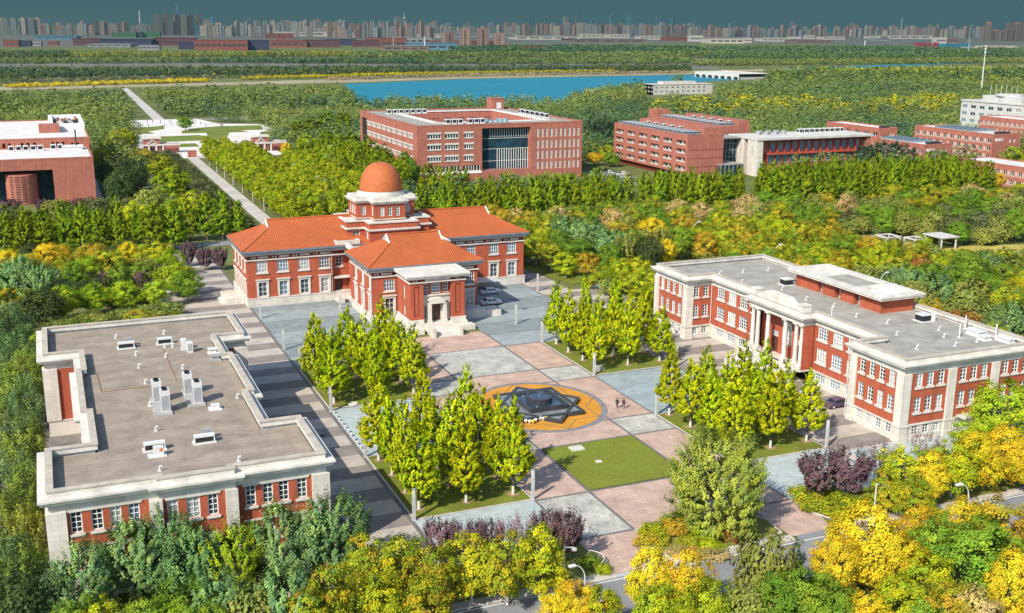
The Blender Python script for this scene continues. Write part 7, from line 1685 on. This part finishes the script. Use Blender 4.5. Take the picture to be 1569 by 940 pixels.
# left brick building with its drum
B = thing('drum_building','red brick building with a striped round drum in a deep recess at the left edge','building',(-5,410,0)); b = MB()
b.wall((-50,392),(13.8,392),0,14.4,[(12,51,0,11.1)],0,1.0); b.wall((13.8,392),(13.8,428),0,14.4,[],0); b.ring(rect(-50,13.8,392,428),-.6,.05,14.4,14.9)
b.wall((-50,428),(14.4,428),13,17.6,[hole(u,14.7,.9,1.9) for u in (36,37.8,42,43.8,46,52,53.6,55.4)]+[hole(u,14.9,.8,1.2) for u in (58.5,60.4)],0,.3); b.wall((14.4,428),(14.4,510),0,17.6,[],0); b.wall((14.4,510),(-50,510),0,17.6,[],0); b.ring(rect(-50,14.4,428,510),-.5,.05,17.6,18.1); b.box(-2.3,5,452,461,17.6,20.6,0)
b.build('wall',[BRICK_CAMPUS],B)
b = MB(); b.poly([(-49.5,392.4,14.5),(13.4,392.4,14.5),(13.4,428,14.5),(-49.5,428,14.5)]); b.poly([(-49.5,428.4,17.7),(14,428.4,17.7),(14,509.5,17.7),(-49.5,509.5,17.7)]); b.ring(rect(1.5,14.2,462,509),-1.5,0,17.7,20.2,1); b.build('roof',[ROOFWHITE,WHITE],B)
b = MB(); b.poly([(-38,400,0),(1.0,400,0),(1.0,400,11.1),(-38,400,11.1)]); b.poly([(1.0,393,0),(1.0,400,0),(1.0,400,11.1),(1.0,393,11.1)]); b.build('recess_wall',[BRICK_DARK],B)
b = MB(); b.poly([(-37.9,399.6,.2),(.9,399.6,.2),(.9,399.6,10.9),(-37.9,399.6,10.9)]); b.build('recess_glass',[GLASS_BLUE],B)
b = MB(); b.lathe([(4.9,0),(4.9,9.6),(4.7,9.7),(0,9.7)],-8.8,396.2,40); dm_ = b.build('drum',[BRICK_CAMPUS],B)
s = MB()
for k in range(11):
    for a0 in (-2.35,-1.95,-1.55):
        for j in range(3):
            a = a0+j*.085; c = a+.085; z = 1.0+.78*k; R_ = 4.96
            s.poly([(-8.8+R_*math.cos(a),396.2+R_*math.sin(a),z),(-8.8+R_*math.cos(c),396.2+R_*math.sin(c),z),(-8.8+R_*math.cos(c),396.2+R_*math.sin(c),z+.3),(-8.8+R_*math.cos(a),396.2+R_*math.sin(a),z+.3)])
s.build('slot',[DARK],dm_)
rngb = random.Random(3)
t = thing('rooftop_plant','white walled roof well crowded with red and white pipes on the left brick building','rooftop plant',(8,485,18)); b = MB()
for i in range(60): x,y = rngb.uniform(3.5,12.5),rngb.uniform(465,505); h_ = rngb.uniform(.5,2.4); b.box(x-.5,x+.5,y-.9,y+.9,17.75,17.75+h_,i%4)
b.build('duct',[METAL,BRICK_CAMPUS,METALGREY,DARK],t)
for i,(x,y,n_) in enumerate(((-11.5,420,3),(-4.5,420,2),(2,421,2))): ac_row(x,y,14.5,n_,('left','middle','right')[i]+' white units on the lower roof of the left brick building',2.3)
b = MB(); b.box(5,11.5,419,424,14.5,15.6); b.box(4.6,11.9,418.6,424.4,15.6,15.8); tag(b.build('roof_box',[WHITE],own=(8,421,14.5)),'long white roof box on the lower roof of the left brick building','roof box')
b = MB(); b.tube((9.6,420.5,15.8),(9.6,420.5,21.2),.22,n=8); b.tube((9.6,420.5,21.2),(9.6,420.5,21.5),.3,n=8); tag(b.build('flue',[DARK],own=(9.6,420.5,15.8)),'dark flue pipe on the lower roof of the left brick building','flue')
# gatehouses, gate wall, signs
def gatehouse(x,y,label):
    t = thing('gatehouse',label,'gatehouse',(x,y,0)); b = MB(); b.box(x-3.6,x+3.6,y-3,y+3,0,6.6); b.box(x+3.7,x+12,y-1.6,y+2.5,0,4.2); b.build('wall',[BRICK_CAMPUS],t)
    b = MB(); b.ring(rect(x-3.6,x+3.6,y-3,y+3),-.6,.5,6.6,7.3); b.poly([(x-3.5,y-2.9,6.7),(x+3.5,y-2.9,6.7),(x+3.5,y+2.9,6.7),(x-3.5,y+2.9,6.7)]); b.box(x-5.2,x+12.3,y-3.9,y-3.1,3.6,4.2)
    for s in (-4.6,-1.6,1.6,4.6): b.box(x+s-.35,x+s+.35,y-3.8,y-3.2,0,3.6)
    b.tube((x-2.4,y-3.5,4.2),(x,y-3.5,6.2),.22,n=6); b.tube((x+2.4,y-3.5,4.2),(x,y-3.5,6.2),.22,n=6); b.box(x+3.6,x+12.4,y-2,y+2.9,4.2,4.6); b.build('portico',[STONE_PLAIN],t)
    q = MB(); q.box(x-.9,x+.9,y-3.06,y-3.02,0,2.6); q.build('door',[DARK],t); window(t,(x-3.6,y-3),(x+3.6,y-3),3.6,4.6,2.2,1.4,2,2,inset=-.05)
gatehouse(44.5,533,'left brick gatehouse with a white gabled porch'); gatehouse(92.5,526,'right brick gatehouse with a white gabled porch and side wall')
b = MB(); b.box(57.6,61.4,509,510,0,2.8); b.box(57.4,61.6,508.9,510.1,2.8,3.0); tag(b.build('gate_sign',[BRICK_CAMPUS],own=(59.5,509.5,0)),'dark red brick sign wall at the end of the gate road','sign wall')
t = thing('mast','tall slim telecom mast behind the right campus blocks','mast',(797.5,781.3,0)); b = MB(); b.tube((797.5,781.3,0),(797.5,781.3,42),.7,.3,10); b.build('pole',[METAL],t); b = MB()
for z in (36,39,41.5): b.lathe([(.9,z),(.9,z+1.2),(.3,z+1.3)],797.5,781.3,10)
b.build('aerial',[METAL],t)
p = at(1483,85); t = thing('mast','second slim mast far behind the first one','mast',p); b = MB(); b.tube(p,(p.x,p.y,42),1.5,.7,8); b.build('pole',[METALGREY],t)
pp_ = at(220,30,60)
# white hostel by the lake and the arched bridge
t = thing('white_block','long white two storey block on the near shore of the lake','building',(516,900,0)); p0 = at(1001,146); p1 = at(1096,141)
b = MB(); x0,x1 = p0.x,p0.x+60; y0 = p0.y; b.wall((x0,y0),(x1,y0),0,8.6,[hole(3+5.4*i,z,2.2,1.5) for i in range(10) for z in (2,5.4)],0,.3); b.box(x0,x1,y0+.35,y0+16,0,8.6); b.box(x0+12,x0+46,y0+5,y0+14,8.6,11); b.ring(rect(x0,x1,y0,y0+16),-.4,.4,8.6,9.0); b.wall((x0,y0+16),(x0,y0),0,8.6,[hole(3+5*i,z,2.2,1.5) for i in range(3) for z in (2,5.4)],0,.3); b.build('wall',[mat('off_white_render',(.52,.49,.45),.85,.12,.3)],t)
for i in range(10):
    for z in (2,5.4): window(t,(x0,y0),(x1,y0),3+5.4*i,z,2.2,1.5,2,1,sill=False,glass=GLASS_DARK)
for i in range(3):
    for z in (2,5.4): window(t,(x0,y0+16),(x0,y0),3+5*i,z,2.2,1.5,2,1,sill=False,glass=GLASS_DARK)
t = thing('arched_bridge','white stone bridge with a row of dark arches at the right end of the lake','bridge',(745,1130,0)); b = MB(); q0 = Vector(at(1064,118)); q1 = Vector(at(1132,123)); q2 = Vector(at(1162,119))
d = (q1-q0); L = d.length; d.normalize(); nn = Vector((d.y,-d.x,0)); P_ = lambda u,v,o=0: tuple(q0+d*u+Vector((0,0,v))+nn*o)
na = 7; seg = L/na
for i in range(na):
    u0 = i*seg; rad_ = seg*.36; hm = 7.0-.25*abs(i-3)
    pts = [P_(u0+seg/2-rad_*math.cos(a*math.pi/8), 1.2+rad_*.55*math.sin(a*math.pi/8)) for a in range(9)]
    b.poly([P_(u0,0),P_(u0+seg*.14,0),P_(u0+seg*.14,1.2),*pts[:5],P_(u0+seg/2,hm),P_(u0,hm)]); b.poly([P_(u0+seg/2,hm),*pts[4:],P_(u0+seg*.86,1.2),P_(u0+seg*.86,0),P_(u0+seg,0),P_(u0+seg,hm)])
b.poly([P_(0,6.4,0),P_(L,6.4,0),P_(L,6.4,-40),P_(0,6.4,-40)]); b.poly([P_(0,0,-40),P_(L,0,-40),P_(L,7,-40),P_(0,7,-40)]); b.build('span',[STONE_PLAIN],t)
s = MB()
for i in range(na):
    u0 = i*seg; rad_ = seg*.36; pts = [(u0+seg*.14,0.)]+[(u0+seg/2-rad_*math.cos(a*math.pi/8), 1.2+rad_*.55*math.sin(a*math.pi/8)) for a in range(9)]+[(u0+seg*.86,0.)]
    for (ua,va),(ub,vb) in zip(pts,pts[1:]): s.poly([P_(ua,va,-.02),P_(ub,vb,-.02),P_(ub,vb,-39.9),P_(ua,va,-39.9)])
s.build('vault',[STONE_GREY],t)

# ------------------------------------------------------------------ the city beyond
def tower_mat(name, c1, c2, wx=3.4, wz=3.2):
    m = bpy.data.materials.new(name); m.use_nodes = True; n = m.node_tree; b = n.nodes['Principled BSDF']; b.inputs['Roughness'].default_value = .8
    tc = n.nodes.new('ShaderNodeTexCoord'); geo = n.nodes.new('ShaderNodeNewGeometry'); sp = n.nodes.new('ShaderNodeSeparateXYZ'); n.links.new(geo.outputs['Position'], sp.inputs[0])
    ad = n.nodes.new('ShaderNodeMath'); ad.operation = 'ADD'; n.links.new(sp.outputs['X'], ad.inputs[0]); n.links.new(sp.outputs['Y'], ad.inputs[1])
    cb = n.nodes.new('ShaderNodeCombineXYZ'); n.links.new(ad.outputs[0], cb.inputs['X']); n.links.new(sp.outputs['Z'], cb.inputs['Y'])
    br = n.nodes.new('ShaderNodeTexBrick'); br.offset = 0.0; n.links.new(cb.outputs[0], br.inputs['Vector']); br.inputs['Scale'].default_value = 1; br.inputs['Brick Width'].default_value = wx*2; br.inputs['Row Height'].default_value = wz*2; br.inputs['Mortar Size'].default_value = 1.5
    br.inputs['Color1'].default_value = (*c2,1); br.inputs['Color2'].default_value = (c2[0]*.7,c2[1]*.7,c2[2]*.75,1); br.inputs['Mortar'].default_value = (*c1,1)
    n.links.new(br.outputs['Color'], b.inputs['Base Color']); MATS[name] = m
    return m
TM = {'cream':tower_mat('cream_tower_wall',(.30,.265,.215),(.11,.10,.10)),'grey':tower_mat('grey_tower_wall',(.21,.21,.21),(.075,.09,.10)),'brown':tower_mat('brown_tower_wall',(.17,.115,.09),(.065,.06,.06)),
      'pink':tower_mat('pinkish_tower_wall',(.26,.165,.13),(.10,.075,.075)),'blue':tower_mat('blue_glass_tower_wall',(.06,.16,.22),(.03,.09,.13)),'dark':tower_mat('dark_tower_wall',(.16,.14,.12),(.05,.05,.06))}
CM = {}
def tower_mesh(c, shape):
    if (c,shape) in CM: return CM[(c,shape)]
    b = MB()
    if shape == 0: b.box(-.5,.5,-.5,.5,0,.94); b.box(-.3,.3,-.3,.3,.94,1.0)
    elif shape == 1: b.box(-.5,-.08,-.5,.4,0,.93); b.box(.08,.5,-.5,.4,0,.93); b.box(-.08,.08,-.3,.5,0,1.0); b.box(-.36,-.2,-.2,.2,.93,.97); b.box(.2,.36,-.2,.2,.93,.97)
    elif shape == 2:
        b.box(-.5,.5,-.4,.4,0,.9); i0=len(b.v); b.v += [(-.5,-.4,.9),(.5,-.4,.9),(.5,.4,.9),(-.5,.4,.9),(-.2,0,1),(.2,0,1)]; b.f += [(i0,i0+1,i0+5,i0+4),(i0+2,i0+3,i0+4,i0+5),(i0+1,i0+2,i0+5),(i0+3,i0,i0+4)]; b.mi += [1]*4
    else: b.box(-.5,.5,-.35,.35,0,.82); b.box(-.38,.38,-.3,.3,.82,.93); b.box(-.2,.2,-.2,.2,.93,1.0)
    CM[(c,shape)] = b.mesh('tower_block',[TM[c], mat('dull_red_roof',(.25,.10,.08),.8,.1,1)])
    return CM[(c,shape)]
CN = {'cream':'cream','grey':'grey','brown':'brown','pink':'pinkish','blue':'blue glass','dark':'dark'}
crng = random.Random(77)
def skyscraper(px, ytop, ybase, wpx, c, shape, label, group):
    p = at(px, ybase); d = to_px(p)[2]; wd = wpx*d/F_PX; lo, hi = 0., 900.
    for _ in range(40):
        m = (lo+hi)/2
        if to_px((p.x,p.y,m))[1] > ytop: lo = m
        else: hi = m
    o = link('tower_block',tower_mesh(c,shape),None,(p.x,p.y,-.5),crng.choice([-.35,-.1,.2,.45,.1])); o.scale = (wd*.95,wd*crng.uniform(.6,.9),lo); tag(o,label,'tower block',group)
SK = 'tower blocks of the far city'
for i,px in enumerate((8,22,37,49,59)): skyscraper(px,26.5,53.5,9,'cream' if i%2==0 else 'grey',0,'tall pale tower, %s of five at the far left of the skyline' % ORD[i],SK)
for i,(px,yt) in enumerate(((243,21),(256,21),(272,22),(283,22),(292,22),(305,21),(262,29),(246,30))): skyscraper(px,yt,54,9,'brown' if i%3 else 'dark',0,'dark brown tower in the tall cluster left of the middle, %s built' % ORD[i] if False else 'dark brown tower in the tall cluster left of the middle',SK)
skyscraper(273,4,48,5.5,'blue',3,'single very tall blue tower above the dark cluster',None); skyscraper(326,25.5,50,5,'blue',0,'narrow blue tower right of the dark cluster',None); skyscraper(303,38,54,8,'blue',0,'short blue glass tower below the dark cluster',None)
for i,(px,yt,w_) in enumerate(((687,49,17),(713,42,17),(739,42,16),(765,50,17))): skyscraper(px,yt,70.5,w_,'pink',1,'pinkish twin tower with red cap, %s of four in front of the city' % ORD[i],SK)
skyscraper(524,30,51,12,'cream',3,'broad cream tower with stepped top left of the middle',None); skyscraper(610,26,50,10,'grey',0,'tall grey tower left of the television tower',None)
for px,yt,w_,l in ((866,25,7,'cream tower standing above the middle skyline'),(883,19,4,'thin dark tower above the middle skyline'),(937,20,8,'curved blue tower above the middle skyline'),(963,20,7,'pointed dark blue tower with a wide foot'),(907,30,7,'short blue tower above the middle skyline'),(986,32,8,'blue slab right of the pointed tower'),(1005,22,3,'faint thin tower right of the pointed blue one'),(1030,25,7,'faint grey blue tower above the right skyline'),(811,30,5,'thin blue tower left of the middle')):
    skyscraper(px,yt,49,w_,'blue' if 'blue' in l else 'cream' if 'cream' in l else 'dark',3,l,None)
p = at(963,50); 
for i in range(10):
    px = 1512+i*6.2; skyscraper(px,crng.choice([33,34,35,45,47]),63,8.5,crng.choice(['brown','pink','brown']),crng.choice([1,2]),'brownish tower in the dense group at the far right',SK)
BANDS_ = [(62,245,31,41,53,26,['cream','brown','grey','pink'],(4,8)),(310,520,29,42,54,36,['cream','cream','cream','grey'],(7,11)),(505,690,31,44,57,32,['cream','grey','grey','pink'],(6,10)),(640,800,34,42,54,16,['cream','grey'],(5,9)),(775,1062,33,40,53,40,['pink','grey','cream','brown'],(6,12)),(1060,1320,37,46,56,32,['cream','grey','pink'],(6,11)),(1310,1510,38,46,57,28,['grey','cream','pink'],(6,11)),(60,1500,33,40,49.5,36,['grey','cream','brown'],(4,8))]
nsk = 0
for x0,x1,ya,yb_,base_,n_,cs_,(wa,wb) in BANDS_:
    for i in range(n_):
        px = x0+(x1-x0)*(i+crng.random())/n_; c = crng.choice(cs_); f = crng.random(); yt = ya+(yb_-ya)*f
        if nsk < 285-38: skyscraper(px,yt,base_+crng.uniform(-.7,1.6)+f*1.2,crng.uniform(wa,wb),c,crng.choice([0,1,1,2,3]),'%s apartment tower in the %s part of the skyline' % (CN[c],'left' if px<400 else 'middle left' if px<750 else 'middle' if px<1060 else 'right'),SK); nsk += 1
LOWC = {'red':(.22,.07,.055),'dred':(.13,.045,.05),'navy':(.035,.04,.09),'grey':(.26,.27,.28),'white':(.50,.46,.40),'green':(.05,.16,.07),'teal':(.02,.22,.26),'crimson':(.35,.03,.08),'cyan':(.02,.25,.38),'blue':(.10,.22,.32),'brown':(.20,.14,.12)}
LOW = [(8,30,61,72,'red'),(30,48,62,71.5,'navy'),(48,64,63,71,'grey'),(75,90,63,70,'red'),(116,160,59,70,'dred'),(160,235,60,70.5,'navy'),(133,148,58,68,'red'),(140,202,67.5,72.5,'grey'),(172,190,50,57.5,'green'),(191,209,48.5,58,'green'),(209,219,49,58,'navy'),(220,246,48.5,58,'green'),(215,245,69,77,'grey'),(240,300,58,70,'dred'),(275,300,65,76,'navy'),(300,342,60.5,77,'red'),(342,380,61,77.5,'red'),(378,412,61,77,'navy'),(407,450,51,60,'red'),(415,470,62,73,'red'),(465,520,61,73,'dred'),(425,438,57,68,'red'),(500,545,60,70,'navy'),(540,586,62,72,'dred'),(560,580,57,66,'red'),(583,622,58,75,'red'),(605,660,57,68,'grey'),(622,700,66,77,'blue'),(585,655,70,78,'brown'),(655,702,62.5,70,'red'),(720,765,63,70,'red'),(766,780,68.5,74,'red'),(801,826,72,80,'red'),(827,836,72,80,'brown'),(782,885,55.5,61,'white'),(888,925,52,58,'white'),(930,962,52.5,58.5,'white'),(975,1015,55,61,'white'),(1015,1050,56,63,'red'),(1055,1075,54,64,'white'),(865,985,60,66,'brown'),(1079,1135,58.5,67,'white'),(1130,1150,58,66,'white'),(1120,1136,47,57,'dred'),(1160,1205,58,64,'white'),(1208,1268,61,67.5,'brown'),(1207,1225,56,65,'white'),(1232,1247,54,60,'white'),(1255,1290,56,61,'white'),(1244,1282,42.5,50,'teal'),(1300,1316,45,56,'cream' if False else 'white'),(1335,1360,58,63,'grey'),(1403,1424,66,73,'crimson'),(1430,1437,65,73,'crimson'),(1430,1448,57,67,'white'),(1448,1467,57,67,'brown'),(1438,1482,67.5,72.5,'cyan'),(1475,1500,72,79,'white'),(1496,1510,70,77,'white'),(1513,1552,70,78,'white'),(1552,1569,73,78,'white'),(640,690,52,58,'white'),(420,520,48,56,'white'),(500,560,50,57,'white'),(690,790,51,57,'grey'),(1330,1420,54,60,'white'),(60,120,55,61,'blue')]
def shed_mesh(c):
    k = ('shed',c)
    if k in CM: return CM[k]
    b = MB(); b.box(-.5,.5,-.5,.5,0,.93,0); b.ring(rect(-.5,.5,-.5,.5),-.02,.012,.93,1.0,1); b.poly([(-.48,-.48,.94),(.48,-.48,.94),(.48,.48,.94),(-.48,.48,.94)],2)
    for i in range(5): b.box(-.46+.19*i,-.32+.19*i,-.503,-.5005,.35,.62,3)
    CM[k] = b.mesh('warehouse',[mat('shed_wall_'+c,LOWC[c],.8,.15,.05),mat('shed_trim_'+c,tuple(x*.8 for x in LOWC[c]),.8,.1,.05),mat('shed_roof_pale',(.38,.37,.36),.8,.15,.02) if c in ('white','grey','red','brown') else mat('shed_roof_'+c,tuple(x*.8 for x in LOWC[c]),.8,.1,.02),mat('shed_window_dark',(.05,.05,.06),.4,.1,.1)])
    return CM[k]
NAMEC = {'red':'red brick','dred':'dark red','navy':'dark shaded','grey':'grey','white':'cream','green':'green','teal':'teal roofed','crimson':'crimson','cyan':'turquoise','blue':'pale blue','brown':'brownish'}
for i,(xa,xb,yt,yb_,c) in enumerate(LOW):
    p = at((xa+xb)/2,yb_); d = to_px(p)[2]; wd = (xb-xa)*d/F_PX; lo,hi = 0.,200.
    for _ in range(40):
        m = (lo+hi)/2
        if to_px((p.x,p.y,m))[1] > yt: lo = m
        else: hi = m
    dep = min(160., wd*.7); dv = Vector((p.x,p.y)).normalized()*dep*.5
    o = link('low_building',shed_mesh(c),None,(p.x+dv.x,p.y+dv.y,-.3),-YAW*.55); o.scale = (wd,dep,lo*.97); tag(o,'long low %s building in the %s before the skyline' % (NAMEC[c],'far left' if xa<240 else 'left' if xa<500 else 'middle' if xa<800 else 'right middle' if xa<1180 else 'far right'),'low building','long low buildings before the city')
for px,yt,yb_,l in ((216,16,54,'thin pale chimney at the left of the skyline'),(620,19,52,'slim television tower left of the middle'),(1380,28,56,'lattice mast in the right skyline'),(651,56,78,'pale chimney beside the low blue buildings'),(603,56,76,'thin mast beside the low blue buildings'),(1325,62,72,'thin pale post among the far right sheds')):
    p = at(px,yb_); d = to_px(p)[2]; lo,hi = 0.,900.
    for _ in range(40):
        m = (lo+hi)/2
        if to_px((p.x,p.y,m))[1] > yt: lo = m
        else: hi = m
    b = MB(); r0 = 1.1*d/F_PX; b.tube((p.x,p.y,0),(p.x,p.y,lo),r0,r0*.55,8)
    if 'television' in l: b.lathe([(r0*.6,lo*.62),(r0*2.2,lo*.68),(r0*2.2,lo*.72),(r0*.6,lo*.78)],p.x,p.y,12)
    tag(b.build('chimney' if 'chimney' in l else 'mast',[METAL if 'pale' in l else METALGREY],own=(p.x,p.y,0)),l,'chimney' if 'chimney' in l else 'mast')

# people and small furniture on the gate plaza, a few dark figures only
pmesh = None
prng = random.Random(9)
b = MB(); b.lathe([(.0,0),(.16,.02),(.14,.8),(.2,.9),(.22,1.35),(.1,1.45),(.11,1.55),(.09,1.7),(0,1.74)],0,0,9); pmesh = b.mesh('person',[mat('dark_clothes',(.03,.03,.045),.85,.2,3)])
for i in range(22):
    x,y = prng.uniform(50,100),prng.uniform(655,705); o = link('person',pmesh,None,(x,y,.02)); tag(o,'tiny person in dark clothes on the white plaza beyond the gate','person','people on the plaza beyond the gate')
tree('green',72,640,8,4.5,'single round tree on the plaza beyond the gate')

# ------------------------------------------------------------------ air
hz = bpy.data.materials.new('haze_air'); hz.use_nodes = True; n = hz.node_tree; n.nodes.clear()
o_ = n.nodes.new('ShaderNodeOutputMaterial'); v_ = n.nodes.new('ShaderNodeVolumePrincipled'); v_.inputs['Density'].default_value = HAZE_DENSITY
v_.inputs['Color'].default_value = (.26,.44,.39,1); v_.inputs['Anisotropy'].default_value = .7; n.links.new(v_.outputs[0], o_.inputs['Volume'])
b = MB(); b.box(-3500,13500,-450,13500,-1.2,520); struct(b.build('haze',[hz],own=(0,0,0)),'thin blue haze over the far woods and city','stuff')
for o in bpy.data.objects:
    if o.parent is None and o.type in ('MESH','EMPTY') and 'label' not in o:
        o['label'] = {'paving':'square of patterned plaza paving','paving_strip':'dark granite strip dividing the paving','kerb':'pale stone kerb','road_marking':'white line painted on the road','pavement':'pale footpath along the near road'}.get(o.name.split('.')[0], 'stretch of '+o.name.split('.')[0].replace('_',' ')+' in the grounds')

# things that look alike: their labels end with the place each one has among its kind
def ordw(n):
    tens = ['','','twenty','thirty','forty','fifty','sixty','seventy','eighty','ninety']
    if n <= 20: return ORD[n-1]
    t, u = divmod(n, 10)
    return tens[t][:-1]+'ieth' if u == 0 else tens[t]+'-'+ORD[u-1]
same = {}
for o in COL.objects:
    if o.parent is None and o.get('category') and o.get('label'): same.setdefault(o['label'], []).append(o)
for lab_, os_ in same.items():
    if len(os_) > 1:
        os_.sort(key=lambda o: to_px(o.location)[0])
        for i, o in enumerate(os_):
            e = ordw(i+1)
            o['label'] = lab_+', '+(e+' from left' if len(lab_.split()) < 13 else e)
            if 'group' not in o: o['group'] = lab_
